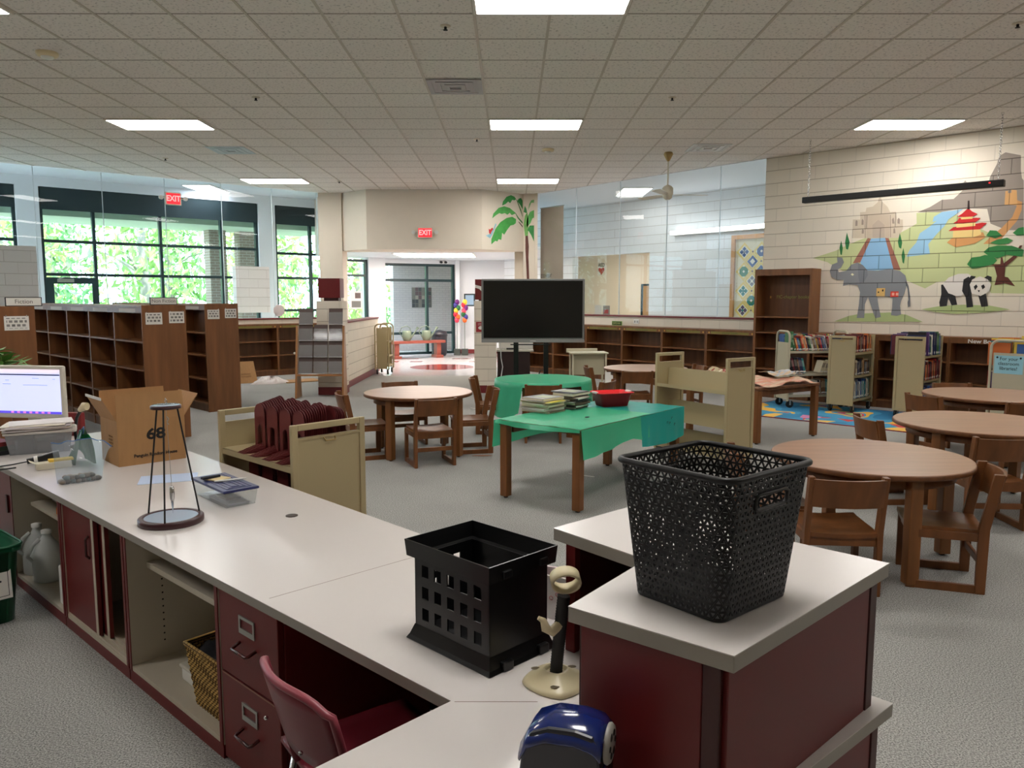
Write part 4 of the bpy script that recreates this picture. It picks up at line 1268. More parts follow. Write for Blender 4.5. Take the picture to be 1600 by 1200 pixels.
def round_table(x, y, label, legs, r=0.6, h=0.64, topm=None):
    t = thing('round_table', label, 'table', (x, y, 0), 0, 'round library tables')
    MB().lathe([(r - 0.008, h - 0.034), (r, h - 0.028), (r, h - 0.008), (r - 0.004, h - 0.004)], 64).mk('table_edge', M_EDGE, t)
    MB().lathe([(r - 0.004, h - 0.004), (r - 0.008, h)], 64).mk('tabletop', topm or M_TOP, t)
    MB().lathe([(r - 0.1, h - 0.1), (r - 0.1, h - 0.034), (r - 0.12, h - 0.034), (r - 0.12, h - 0.1), (r - 0.1, h - 0.1)], 48).mk('apron', M_EDGE, t)
    for a in legs:
        a = R(a)
        mt = Matrix.Translation((math.cos(a) * (r - 0.075), math.sin(a) * (r - 0.075), 0)) @ Matrix.Rotation(a, 4, 'Z')
        MB().bx(-0.035, 0.035, -0.035, 0.035, 0.012, h - 0.034).xf(mt).mk('leg', M_LEG, t, 0.006)
        MB().cyl((0, 0, 0), (0, 0, 0.013), 0.016, n=10).xf(mt).mk('glide', M_RUBBER, t)
    return t


def ch_at(tx, ty, ang, dist, label, turn=0):
    """chair tucked at a table: ang = where it stands seen from the table centre"""
    a = R(ang)
    return chair(tx + math.cos(a) * dist, ty + math.sin(a) * dist, ang + 180 + turn, label)


T1 = (-0.97, 7.96)
round_table(*T1, 'round wooden table on the left of the aisle, beyond the maroon bookend cart', [-118, -28, 62, 152], r=0.56)
ch_at(*T1, -72, 0.56, 'wooden chair facing away, at the front of the left round table', 4)
ch_at(*T1, 203, 0.56, 'wooden chair on the left side of the left round table', 0)
ch_at(*T1, 12, 0.56, 'wooden chair on the right side of the left round table', 0)
ch_at(*T1, 112, 0.58, 'wooden chair behind the left round table, mostly hidden by it', 0)

T2 = (2.2, 4.69)
round_table(*T2, 'round wooden table nearest the desk on the right', [-87, 3, 93, 183], r=0.575)
ch_at(*T2, -131, 0.62, 'wooden chair nearest the black basket, back turned to the desk', 39 - 3)
chair(2.45, 4.30, 161, 'wooden chair side on at the right of the nearest round table')
ch_at(*T2, 172, 0.58, 'wooden chair at the left of the nearest round table, partly behind the basket', 0)

T3 = (3.66, 5.98)
round_table(*T3, 'round wooden table in the middle of the three on the right', [-150, -60, 30, 120], r=0.62)
ch_at(*T3, 170, 0.62, 'wooden chair left of the middle right table, facing right', 12)
chair(3.36, 5.40, 86, 'wooden chair in front of the middle right table, near the right edge')
ch_at(*T3, -20, 0.62, 'wooden chair right of the middle right table, cut by the picture edge', 0)

T4 = (4.83, 7.75)
round_table(*T4, 'round wooden table furthest back of the three on the right', [-105, -15, 75, 165], r=0.62)
ch_at(*T4, 195, 0.62, 'wooden chair left of the furthest right hand table', 5)
ch_at(*T4, -100, 0.62, 'wooden chair in front of the furthest right hand table', 0)
ch_at(*T4, 85, 0.6, 'wooden chair on the far side of the furthest right hand table', 0)

T5 = (0.37, 9.2)
round_table(*T5, 'round table under a green plastic cloth, before the big screen', [-115, -25, 65, 155], r=0.57)
ch_at(*T5, -92, 0.56, 'wooden chair in front of the green covered round table, behind the magazines', 0)
ch_at(*T5, 178, 0.6, 'wooden chair at the left of the green covered round table', 0)
ch_at(*T5, -28, 0.6, 'wooden chair at the right of the green covered round table', 0)

T6 = (1.86, 10.75)
round_table(*T6, 'round wooden table in front of the low bookcases, behind the red basket', [-150, -60, 30, 120], r=0.58)
ch_at(*T6, -113, 0.56, 'wooden chair in front of the round table by the low bookcases', 20)
ch_at(*T6, 185, 0.58, 'wooden chair left of the round table by the low bookcases', 0)
ch_at(*T6, 10, 0.58, 'wooden chair right of the round table by the low bookcases', 0)


def rect_table(loc, ang, w, d, label, h=0.63, topm=None):
    t = thing('rectangular_table', label, 'table', loc, ang)
    MB().bx(0, w, 0, d, h - 0.034, h - 0.006).mk('table_edge', M_EDGE, t, 0.004)
    MB().bx(0.006, w - 0.006, 0.006, d - 0.006, h - 0.006, h).mk('tabletop', topm or M_TOP, t)
    MB().bx(0.09, w - 0.09, 0.06, 0.08, h - 0.1, h - 0.034).bx(0.09, w - 0.09, d - 0.08, d - 0.06, h - 0.1, h - 0.034).mk('apron', M_EDGE, t)
    for x in (0.04, w - 0.04):
        for y in (0.04, d - 0.04):
            MB().bx(x - 0.034, x + 0.034, y - 0.034, y + 0.034, 0.014, h - 0.034).mk('leg', M_LEG, t, 0.006)
            MB().cyl((x, y, 0), (x, y, 0.015), 0.018, n=10).mk('glide', M_RUBBER, t)
    return t


# green covered rectangular table: origin at the near front corner leg
AG = math.atan2(7.303 - 5.69, 0.903 - 0.463) + 0.0
G0 = (0.463, 5.69)
AG = R(51)
rect_table((0.50, 5.63, 0), AG, 1.62, 0.78, 'long wooden table under a green plastic cloth in the middle of the floor')
# paper covered table on the right
rect_table((2.68, 8.36, 0), R(32), 1.05, 1.1, 'wooden table covered with crumpled painted paper, beside the empty cart')

# ------------------------------------------------------------------ plastic table cloths
def thinplastic(name, c, tr=0.35):
    m = bpy.data.materials.new(name)
    m.use_nodes = True
    nt = m.node_tree
    p = pr(m)
    p.inputs['Base Color'].default_value = rgb(c)
    p.inputs['Roughness'].default_value = 0.28
    tb = nt.nodes.new('ShaderNodeBsdfTranslucent')
    tb.inputs[0].default_value = rgb(c)
    tp = nt.nodes.new('ShaderNodeBsdfTransparent')
    tp.inputs[0].default_value = rgb(c)
    m1 = nt.nodes.new('ShaderNodeMixShader')
    m1.inputs[0].default_value = 0.3
    m2 = nt.nodes.new('ShaderNodeMixShader')
    m2.inputs[0].default_value = tr
    nt.links.new(p.outputs[0], m1.inputs[1])
    nt.links.new(tb.outputs[0], m1.inputs[2])
    nt.links.new(m1.outputs[0], m2.inputs[1])
    nt.links.new(tp.outputs[0], m2.inputs[2])
    nt.links.new(m2.outputs[0], nt.nodes['Material Output'].inputs[0])
    return m


M_GREEN = thinplastic('green_plastic', (92, 222, 172), 0.16)
M_TEAL = thinplastic('teal_plastic', (52, 196, 186), 0.16)
CL = thing('tablecloth', 'crinkled green and teal plastic cloth over the long table', 'tablecloth', (0.50, 5.63, 0), AG)
rd = random.Random(3)


def wav(u, v, a=0.006):
    return a * (math.sin(u * 23 + v * 7) + math.sin(v * 31 - u * 11) + 0.7 * math.sin(u * 57 + v * 41))


def cloth_top(x0, x1, y0, y1, z, n, m, name, mats, holes=()):
    rows = []
    for i in range(n + 1):
        x = x0 + (x1 - x0) * i / n
        rows.append([(x, y0 + (y1 - y0) * j / n, z + 0.002 + abs(wav(x, y0 + (y1 - y0) * j / n, 0.0022))) for j in range(n + 1)])
    b = MB()
    b.grid([r[::-1] for r in rows][::-1])
    return b.mk(name, mats, CL)


def drape(a, b_, z0, drops, out, name, m, parent, n=36, k=10, seed=0):
    """hanging sheet from edge a->b; drops = hem depth along the edge"""
    a, b_ = Vector(a), Vector(b_)
    e = (b_ - a)
    nrm = Vector((e.y, -e.x)).normalized()
    rows = []
    for i in range(n + 1):
        u = i / n
        q = u * (len(drops) - 1)
        f = int(min(q, len(drops) - 2))
        d = drops[f] * (1 - (q - f)) + drops[f + 1] * (q - f)
        col = []
        for j in range(k + 1):
            v = j / k
            w_ = out + 0.012 * v + (0.010 * math.sin(u * 9 + seed) + 0.003 * math.sin(u * 31 + 2 * seed)) * v
            p = a + e * u + nrm * w_
            col.append((p.x, p.y, z0 - d * v + 0.002))
        rows.append(col)
    return MB().grid(rows).mk(name, m, parent)


zt = 0.632
cloth_top(-0.012, 1.05, -0.012, 0.80, zt + 0.0035, 26, 0, 'green_sheet', M_GREEN)
cloth_top(0.82, 1.63, -0.016, 0.80, zt, 24, 0, 'teal_sheet', M_TEAL)
drape((-0.01, -0.014), (1.0, -0.014), zt, [0.22, 0.22, 0.21, 0.205, 0.17, 0.16, 0.19, 0.19], 0.004, 'green_front_drop', M_GREEN, CL, seed=1)
drape((0.86, -0.016), (1.64, -0.016), zt, [0.25, 0.27, 0.28, 0.28, 0.27, 0.26], 0.004, 'teal_front_drop', M_TEAL, CL, seed=2)
drape((-0.012, 0.80), (-0.012, -0.012), zt, [0.02, 0.04, 0.035, 0.03, 0.02], 0.002, 'green_end_hem', M_GREEN, CL, n=20, k=4, seed=3)
drape((1.03, 0.80), (-0.03, 0.80), zt, [0.2, 0.21, 0.2, 0.2, 0.21, 0.22], 0.004, 'green_back_drop', M_GREEN, CL, seed=4)
drape((1.635, -0.016), (1.635, 0.80), zt, [0.24, 0.2, 0.18, 0.2], 0.004, 'teal_end_drop', M_TEAL, CL, n=20, seed=5)
drape((1.63, 0.80), (0.82, 0.80), zt, [0.2, 0.2, 0.2], 0.004, 'teal_back_drop', M_TEAL, CL, n=20, seed=6)
for x, y in ((0.52, 0.28),):
    MB().lathe([(0.018, 0), (0.016, 0.004)], 12, sx=1.3).mk('hole', M_DARK, CL, loc=(x, y, zt + 0.008))
for x, dz in ((1.38, 0.07), (1.34, 0.11), (1.43, 0.13), (1.3, 0.1)):
    MB().tube([(x + 0.01 * math.cos(a * 0.7), -0.036, zt - dz + 0.012 * math.sin(a * 0.7)) for a in range(7)], 0.0016, 5).mk('pen_mark', M_INK, CL)

# round cloth
CR = thing('tablecloth', 'green plastic cloth hanging over the round table before the screen', 'tablecloth', (T5[0], T5[1], 0))
rows = []
NN = 72
for i in range(NN + 1):
    a = 2 * math.pi * i / NN
    d = 0.26 + 0.09 * math.sin(a * 2 + 0.6) + 0.05 * math.sin(a * 5)
    if R(-118) % 6.283 < a < R(-40) % 6.283:
        d = 0.045
    if R(150) < a < R(235):
        d = 0.42
    col = [(0.0, 0.0, 0.646)]
    for q in (0.3, 0.55, 0.576):
        col.append((math.cos(a) * q, math.sin(a) * q, 0.645 + 0.0015 * math.sin(a * 9 + q * 40)))
    for j in range(1, 8):
        v = j / 7
        rr = 0.581 + (0.012 * math.sin(a * 9) + 0.006 * math.sin(a * 23)) * v + 0.015 * v
        col.append((math.cos(a) * rr, math.sin(a) * rr, 0.643 - d * v))
    rows.append(col)
MB().grid([r for r in rows]).mk('sheet', M_GREEN, CR)

# ------------------------------------------------------------------ books
BM = {}


def bookmat(c):
    if c not in BM:
        BM[c] = mat('cover_%d_%d_%d' % c, c, 0.4)
    return BM[c]


M_PAGES = mat('book_pages', (222, 212, 190), 0.85)
BOXCACHE = {}


def book_mesh(w, d, h, c, band=True):
    """upright book: thickness along x, spine towards -y"""
    key = (round(w, 3), round(d, 3), round(h, 3), c)
    if key not in BOXCACHE:
        b = MB()
        t = 0.0025
        b.bx(0, t, 0, d, 0, h).bx(w - t, w, 0, d, 0, h).bx(t, w - t, 0, t, 0, h)
        b.bx(t, w - t, t, d - 0.004, 0.004, h - 0.004, 1)
        b.bx(0.0005, w - 0.0005, -0.0006, 0, h * 0.06, h * 0.16, 2)
        b.bx(0.002, w - 0.002, -0.0006, 0, h * 0.45, h * 0.85, 3)
        tc = (235, 225, 200) if sum(c) < 400 else (60, 50, 60)
        o = b.mk('book', [bookmat(c), M_PAGES, M_PAPER, bookmat(tuple(int(v * 0.6 + q * 0.4) for v, q in zip(c, tc)))])
        me = o.data
        bpy.data.objects.remove(o)
        BOXCACHE[key] = me
    return BOXCACHE[key]


CN = {'white': (222, 216, 204), 'cream': (214, 198, 164), 'navy': (36, 44, 84), 'blue': (56, 96, 158), 'teal': (50, 128, 132), 'green': (62, 116, 72), 'yellow': (222, 190, 74),
      'red': (176, 40, 44), 'maroon': (98, 32, 42), 'orange': (206, 110, 52), 'brown': (122, 82, 54), 'black': (34, 30, 34), 'grey': (134, 130, 130), 'purple': (92, 62, 118), 'pink': (214, 140, 146), 'tan': (182, 146, 102)}


def row_books(M, x0, x1, y, z, pal, where, group, hr=(0.17, 0.25), dr=(0.15, 0.19), lean=0.0, seed=0, tr=(0.012, 0.03), shiftspread=0.02):
    """a row of upright books along local x of matrix M, spines towards local -y"""
    rd = random.Random(seed)
    x = x0
    i = 0
    while True:
        w_ = rd.choice([0.012, 0.016, 0.02, 0.026, 0.03])
        w_ = min(max(w_, tr[0]), tr[1])
        h = round(rd.uniform(*hr), 2)
        dpt = round(rd.uniform(*dr), 2)
        if x + w_ > x1:
            break
        nm = rd.choice(pal)
        a = lean
        o = bpy.data.objects.new('book', book_mesh(w_, dpt, h, CN[nm]))
        COL.objects.link(o)
        # leaning books pivot on a lower corner
        lift = w_ * math.sin(abs(a)) if a < 0 else 0.0
        mt = M @ Matrix.Translation((x, y + rd.uniform(0, shiftspread), z + 0.001)) @ Matrix.Rotation(a, 4, 'Y')
        if a > 0:
            mt = M @ Matrix.Translation((x, y + rd.uniform(0, shiftspread), z + 0.001 + w_ * math.sin(a))) @ Matrix.Rotation(a, 4, 'Y')
        o.matrix_world = mt
        tag(o, '%s book, %s from left, %s' % (nm, ORD[i] if i < 20 else 'twenty-' + ORD[i - 20], where), 'book', group)
        x += w_ / math.cos(a) + 0.0015
        i += 1
    return x


# ------------------------------------------------------------------ book carts
def cart(loc, ang, L, W, H, label, m, shelves, rounded=False, base=0.1, topgap=0.09, casters=True, knob=True):
    """steel book cart: local x along its length, ends at x=0 and x=L; shelves = [(z, kind)]"""
    t = thing('book_cart', label, 'book cart', loc, ang)
    r = 0.014
    for x in (0.0, L):
        sx = -1 if x == 0 else 1
        if rounded:
            cr = 0.09
            pts = [(x, -W / 2, base)]
            for q in range(7):
                a = math.pi - q * math.pi / 12
                pts.append((x, -W / 2 + cr + cr * math.cos(a), H - cr + cr * math.sin(a)))
            for q in range(7):
                a = math.pi / 2 - q * math.pi / 12
                pts.append((x, W / 2 - cr + cr * math.cos(a), H - cr + cr * math.sin(a)))
            pts.append((x, W / 2, base))
            e = MB().tube(pts, 0.016, 10).mk('end_frame', m, t)
        else:
            f = MB()
            f.bx(x - r, x + r, -W / 2, -W / 2 + 0.035, base, H).bx(x - r, x + r, W / 2 - 0.035, W / 2, base, H)
            f.bx(x - r, x + r, -W / 2 + 0.035, W / 2 - 0.035, H - 0.032, H).bx(x - r, x + r, -W / 2 + 0.035, W / 2 - 0.035, base, base + 0.03)
            e = f.mk('end_frame', m, t, 0.004)
        p = MB().bx(x - 0.005, x + 0.005, -W / 2 + 0.03, W / 2 - 0.03, base + 0.02, H - topgap)
        p.mk('end_panel', m, t)
        if not rounded:
            MB().bx(x - 0.012, x + 0.012, -W / 2 + 0.03, W / 2 - 0.03, H - topgap - 0.012, H - topgap).mk('hand_rail', m, t)
            if knob:
                xx = x + sx * 0.008
                MB().tube([(xx, -0.035, H - topgap - 0.012), (xx + sx * 0.012, -0.03, H - topgap - 0.03), (xx + sx * 0.014, 0.03, H - topgap - 0.03), (xx, 0.035, H - topgap - 0.012)], 0.003, 6).mk('label_holder', mat('brass_clip', (196, 168, 104), 0.35, metal=0.7), t)
    for z, kind in shelves:
        if kind == 'flat':
            b = MB().bx(0.008, L - 0.008, -W / 2 + 0.01, W / 2 - 0.01, z - 0.004, z)
            b.bx(0.008, L - 0.008, -W / 2 + 0.01, -W / 2 + 0.014, z - 0.035, z).bx(0.008, L - 0.008, W / 2 - 0.014, W / 2 - 0.01, z - 0.035, z)
            b.mk('shelf', m, t)
        else:   # double sloping shelf with a centre ridge
            for sd in (-1, 1):
                b = MB()
                y0, y1 = sd * (W / 2 - 0.01), sd * 0.03
                poly = [(y0, z), (y1, z - 0.05), (y1 * 0.6, z + 0.15), (y1 * 0.6 - sd * 0.004, z + 0.15), (y1 - sd * 0.006, z - 0.056), (y0, z - 0.006), (y0, z - 0.03), (y0 + sd * 0.003, z - 0.03), (y0 + sd * 0.003, z + 0.003)]
                b.extr(poly, 'x', 0.008, L - 0.008)
                b.mk('shelf', m, t)
    if casters:
        for x in (0.05, L - 0.05):
            for y in (-W / 2 + 0.03, W / 2 - 0.03):
                c = MB().cyl((x, y - 0.012, 0.055), (x, y + 0.012, 0.055), 0.055, n=18).mk('caster_wheel', M_RUBBER, t)
                f = MB().bx(x - 0.012, x + 0.012, y - 0.02, y - 0.016, 0.04, 0.112).bx(x - 0.012, x + 0.012, y + 0.016, y + 0.02, 0.04, 0.112).bx(x - 0.025, x + 0.025, y - 0.022, y + 0.022, 0.11, 0.115)
                f.mk('fork', M_STEEL, c)
    return t


# cart A: maroon book ends, behind the desk
A_A = R(136.2)
LA, WA = 0.80, 0.45
CA = Vector((-0.98, 4.08, 0)) + Vector((0, 0, 0))
cart(CA, A_A, LA, WA, 0.95, 'beige steel book cart loaded with maroon bookends, just beyond the desk', M_BEIGE, [(0.73, 'flat'), (0.4, 'flat'), (0.14, 'flat')], topgap=0.07)
# cart B: empty cart in the middle
cart((2.09, 7.05, 0), R(124), 0.89, 0.38, 1.06, 'empty beige steel book cart with sloping shelves, behind the black basket', M_BEIGE, [(0.76, 'slope'), (0.44, 'slope'), (0.16, 'slope')])

# ------------------------------------------------------------------ circulation desk
I1 = Vector((-0.143, 1.726, 0))
A_D = R(136.95)                     # local x runs left along the user side, +y towards the user
DZ = 0.66
work = [(-3.44, 4.81), (-2.79, 5.54), (0.89, 1.715), (0.02, 0.965), (-0.684, 1.17), (-0.143, 1.726)]
t = thing('desk_worktop', 'long grey laminate worktop of the circulation desk, with a corner', 'worktop')
MB().prism(work, DZ - 0.032, DZ - 0.002).mk('edge_band', M_COUNTERE, t, 0.0015)
MB().prism(work, DZ - 0.002, DZ).mk('surface', M_COUNTER, t)
MB().bar((-0.135, 1.722, DZ), (0.06, 1.722, DZ), 0.0016, 0.0008).bar((-0.765, 2.35, DZ), (-0.30, 2.80, DZ), 0.0016, 0.0008).mk('seam', M_SEAM, t)
MB().lathe([(0.026, 0.0), (0.026, 0.003), (0.018, 0.004), (0.0, 0.0035)], 24).mk('cable_grommet', mat('brown_plastic', (66, 54, 48), 0.5), t, loc=(-0.957, 3.282, DZ))

# raised counter
hi = [(0.11, 1.461), (0.375, 1.248), (0.86, 1.709), (0.349, 2.198), (0.109, 1.981), (0.31, 1.735)]
HZ = 1.0
t = thing('raised_counter', 'maroon raised counter with a grey laminate top, under the black basket', 'counter')
MB().prism(hi, HZ - 0.032, HZ - 0.002).mk('edge_band', M_COUNTERE, t, 0.0015)
MB().prism(hi, HZ - 0.002, HZ).mk('countertop', M_COUNTER, t)
B_, C_, A_, G_, D_2, E_ = Vector((0.370, 1.290)), Vector((0.825, 1.712)), Vector((0.143, 1.478)), Vector((0.352, 2.155)), Vector((0.158, 1.985)), Vector((0.33, 1.755))


def panel(p, q, z0, z1, m, name, th=0.02, parent=None, bev=0.002):
    return MB().bar((p[0], p[1], (z0 + z1) / 2), (q[0], q[1], (z0 + z1) / 2), th, z1 - z0).mk(name, m, parent, bev)


panel(A_, B_ + (A_ - B_) * 0.12, DZ, HZ - 0.032, M_RED, 'front_panel', parent=t)
panel(B_ + (A_ - B_) * 0.115, B_, DZ, HZ - 0.032, M_REDD, 'corner_post', parent=t, th=0.024)
panel(B_, C_ + (B_ - C_) * 0.06, DZ, HZ - 0.032, M_RED, 'side_panel', parent=t)
panel(C_ + (B_ - C_) * 0.055, C_, DZ, HZ - 0.032, M_REDD, 'corner_post', parent=t, th=0.024)
panel(C_, G_, DZ, HZ - 0.032, M_REDD, 'back_panel', parent=t)
panel(D_2, G_, DZ, HZ - 0.032, M_REDD, 'end_panel', parent=t)
panel(D_2 + Vector((-0.004, -0.004)), D_2 + Vector((0.012, 0.012)), DZ, HZ - 0.032, M_RED, 'end_post', parent=t, th=0.032)
panel(A_, E_, DZ, HZ - 0.032, M_REDD, 'inner_panel', parent=t)

# red carcass below the worktop
t = thing('panelled_desk', 'maroon laminate panels carrying the worktop below the raised counter', 'desk')
o1, o2 = Vector((0.845, 1.715)), Vector((0.03, 1.01))
panel(o1, o1 + (o2 - o1) * 0.03, 0, DZ - 0.032, M_REDD, 'corner_post', parent=t, th=0.026)
panel(o1 + (o2 - o1) * 0.03, o2, 0, DZ - 0.032, M_RED, 'side_panel', parent=t)
panel((0.83, 1.73), (-2.75, 5.46), 0, DZ - 0.032, M_RED, 'back_panel', parent=t)
panel((0.60, 1.93), (-0.83, 3.42), 0, DZ - 0.034, mat('kneehole_shade_tone', (34, 18, 18), 0.7), 'kneehole_shade_sheet', parent=t)  # dark sheet added so the kneehole looks deep in shade
panel((-0.62, 1.135), (0.02, 1.02), 0, DZ - 0.034, M_REDD, 'return_panel', parent=t)
panel((-2.8, 5.47), (-3.40, 4.80), 0, DZ - 0.032, M_RED, 'end_panel', parent=t)


def dl(s, y, z=0.0):
    u = Vector((math.cos(A_D), math.sin(A_D), 0))
    n = Vector((-math.sin(A_D), math.cos(A_D), 0))
    return I1 + u * s + n * y + Vector((0, 0, z))


ZT = DZ - 0.032
DEP = 0.62


def carcass(t, w, m=M_MELA, base=0.05):
    for x in (0, w - 0.02):
        MB().bx(x, x + 0.02, -DEP, -0.012, base, ZT).mk('side_panel', m, t)
    MB().bx(0.02, w - 0.02, -DEP, -0.012, base, base + 0.02).mk('bottom_panel', m, t)
    MB().bx(0.02, w - 0.02, -DEP, -DEP + 0.012, base + 0.02, ZT).mk('back_panel', m, t)
    for x in (0, w - 0.02):
        MB().bx(x, x + 0.02, -0.0115, -0.008, base, ZT).mk('edge_strip', M_RED, t)
    MB().bx(0, w, -0.05, -0.01, 0, base).mk('plinth', M_RED, t)


# file cabinet: two drawers
t = thing('file_cabinet', 'maroon two drawer file cabinet under the worktop beside the chair', 'cabinet', dl(0.80, 0), A_D)
w_ = 0.385
MB().bx(0, w_, -DEP, -0.035, 0.0, ZT).mk('body', M_RED, t, 0.002)
for k, (z0, z1) in enumerate(((0.015, 0.33), (0.335, ZT - 0.004))):
    dr = MB().bx(0.003, w_ - 0.003, -0.034, -0.012, z0, z1).mk('drawer', M_RED, t, 0.003)
    MB().bx(0.003, w_ - 0.003, -0.0125, -0.0105, z1 - 0.005, z1 - 0.001).mk('edge_line', mat('edge_line_tan', (150, 108, 92), 0.5), dr)
    zc = z0 + (z1 - z0) * 0.70
    f = MB()
    xc = 0.50 * w_
    for x0, x1, za, zb in [(-0.05, -0.04, -0.03, 0.03), (0.04, 0.05, -0.03, 0.03), (-0.04, 0.04, 0.02, 0.03), (-0.04, 0.04, -0.03, -0.012)]:
        f.bx(xc + x0, xc + x1, -0.012, -0.008, zc + za, zc + zb)
    f.mk('label_holder', M_STEEL, dr)
    zh = zc - 0.075
    MB().tube([(xc - 0.052, -0.012, zh + 0.01), (xc - 0.05, 0.012, zh), (xc - 0.045, 0.022, zh - 0.002), (xc + 0.045, 0.022, zh - 0.002), (xc + 0.05, 0.012, zh), (xc + 0.052, -0.012, zh + 0.01)], 0.0055, 8).mk('handle', mat('dark_red_plastic', (70, 14, 14), 0.25), dr)

# open shelf unit
t = thing('open_cabinet', 'open beige shelf cabinet with a wicker basket, left of the file cabinet', 'cabinet', dl(1.19, 0), A_D)
w_ = 0.82
carcass(t, w_)
MB().bx(0.02, w_ - 0.02, -DEP + 0.012, -0.09, 0.475, 0.5).mk('shelf', M_MELA, t, 0.002)
b = MB()
for k in range(11):
    for y in (-0.15, -0.5):
        b.cyl((w_ - 0.0205, y, 0.14 + k * 0.03), (w_ - 0.0202, y, 0.14 + k * 0.03), 0.004, n=8)
b.mk('pin_hole', M_DARK, t)
# sliding door cabinet
t = thing('sliding_cabinet', 'maroon cabinet with one sliding door pushed open, under the left worktop', 'cabinet', dl(2.02, 0), A_D)
w_ = 0.78
carcass(t, w_)
d1 = MB().bx(0.36, w_ - 0.02, -0.035, -0.018, 0.075, ZT - 0.01).mk('sliding_door', M_RED, t)
MB().bx(0.36, 0.385, -0.018, -0.0155, 0.075, ZT - 0.01).mk('edge_trim', M_MELA, d1)
MB().tube([(0.425, -0.018, 0.53), (0.425, -0.004, 0.515), (0.425, -0.004, 0.44), (0.425, -0.018, 0.425)], 0.006, 8).mk('handle', M_REDD, d1)
d2 = MB().bx(0.30, w_ - 0.06, -0.06, -0.043, 0.075, ZT - 0.01).mk('sliding_door', M_RED, t)
MB().bx(0.30, 0.325, -0.043, -0.0405, 0.075, ZT - 0.01).mk('edge_trim', M_MELA, d2)
for y in (-0.018, -0.04, -0.064):
    MB().bx(0.02, w_ - 0.02, y - 0.002, y + 0.002, 0.07, 0.08).mk('track', M_MELA, t)
MB().bx(0.05, 0.28, -0.42, -0.15, 0.0705, 0.34).mk('stored_carton', M_CARD, t)
# open unit with jugs
t = thing('open_cabinet', 'open beige cabinet holding water jugs at the far left of the desk', 'cabinet', dl(2.81, 0), A_D)
w_ = 0.82
carcass(t, w_)
MB().bx(0.02, w_ - 0.02, -DEP + 0.012, -0.10, 0.44, 0.46).mk('shelf', M_MELA, t, 0.002)
t = thing('desk_cabinet', 'closed maroon cabinet at the far left end of the desk', 'cabinet', dl(3.64, 0), A_D)
MB().bx(0, 0.8, -DEP, -0.035, 0, ZT).mk('body', M_RED, t)
MB().bx(0.01, 0.79, -0.034, -0.015, 0.05, ZT - 0.005).mk('door', M_RED, t, 0.002)
MB().bx(0.05, 0.08, -0.015, -0.005, 0.4, 0.5).mk('handle', M_REDD, t)

# things on the cabinet shelves
M_JUG = glass_mat('milky_plastic', (0.86, 0.88, 0.86), 1.45, 0.25, 0.6)
for k, (s, y) in enumerate(((3.36, -0.1), (3.53, -0.1))):
    p = dl(s, y, 0.0705)
    t = thing('water_jug', 'translucent gallon jug, %s one in the far left cabinet' % ('right' if k == 0 else 'left'), 'jug', p, A_D, 'gallon jugs in the cabinet')
    MB().lathe([(0.06, 0), (0.075, 0.01), (0.076, 0.14), (0.06, 0.19), (0.03, 0.235), (0.022, 0.25), (0.022, 0.262)], 20).mk('body', M_JUG, t)
    MB().lathe([(0.026, 0.262), (0.026, 0.28), (0.0, 0.282)], 16).mk('cap', M_WHITE, t)
    MB().tube([(0.0, 0.07, 0.12), (0.0, 0.098, 0.15), (0.0, 0.07, 0.21), (0.0, 0.035, 0.235)], 0.011, 8).mk('handle', M_JUG, t)
p = dl(3.38, -0.30, 0.4615)
t = thing('ream_box', 'flat grey box on the shelf of the far left cabinet', 'box', p, A_D + 0.1)
MB().bx(-0.14, 0.16, -0.14, 0.1, 0, 0.055).mk('body', mat('grey_box', (130, 124, 116), 0.6), t, 0.003)
MB().bx(-0.142, 0.162, -0.142, 0.102, 0.04, 0.06).mk('lid', mat('grey_box_lid', (158, 150, 140), 0.6), t, 0.003)
p = dl(3.14, -0.155, 0.4615)
o = MB().bx(-0.06, 0.08, -0.04, 0.04, 0, 0.035).bx(-0.04, 0.06, 0.04, 0.0405, 0.005, 0.018, 1).mk('tape_box', [mat('orange_carton', (206, 122, 40), 0.6), mat('red_print', (150, 40, 30), 0.6)], None, 0.002, loc=p, rz=A_D)
tag(o, 'small orange carton on the shelf of the far left cabinet', 'box')
p = dl(2.93, -0.08, 0.0705)
o = MB().bx(-0.025, 0.025, -0.05, 0.05, 0, 0.2).mk('milk_carton', M_WHITE, None, 0.01, loc=p, rz=A_D)
tag(o, 'tall white carton at the right of the jugs in the far left cabinet', 'carton')
# wicker basket and white tub in the open cabinet
p = dl(1.372, -0.185, 0.0705)
M_WICK = block_mat('wicker', (196, 158, 92), 0.022, 0.011, mortar=(70, 46, 20), mw=0.0022, rough=0.8, var=0.25, bumpd=0.006)
M_WICKY = block_mat('wicker_side', (196, 158, 92), 0.022, 0.011, mortar=(70, 46, 20), mw=0.0022, rough=0.8, plane='YZ', var=0.25, bumpd=0.006)
t = thing('wicker_basket', 'square wicker basket with dark cloth inside, in the open cabinet', 'basket', p, A_D)
h_, a0, a1 = 0.24, 0.125, 0.15
def wv(sx, axis):
    b = MB()
    rows = []
    for i in range(17):
        z = h_ * i / 16
        hw = a0 + (a1 - a0) * i / 16
        r_ = []
        for j in range(25):
            u = -hw + 2 * hw * j / 24
            bump = 0.004 * (1 if (i + j) % 2 else -1)
            r_.append((u, sx * (hw + bump), z) if axis == 'y' else (sx * (hw + bump), u, z))
        rows.append(r_)
    return b.grid(rows)
for sx in (-1, 1):
    wv(sx, 'y').mk('woven_side', M_WICK, t)
    wv(sx, 'x').mk('woven_side', M_WICKY, t)
MB().bx(-a0, a0, -a0, a0, 0.001, 0.006).mk('base', M_WICK, t)
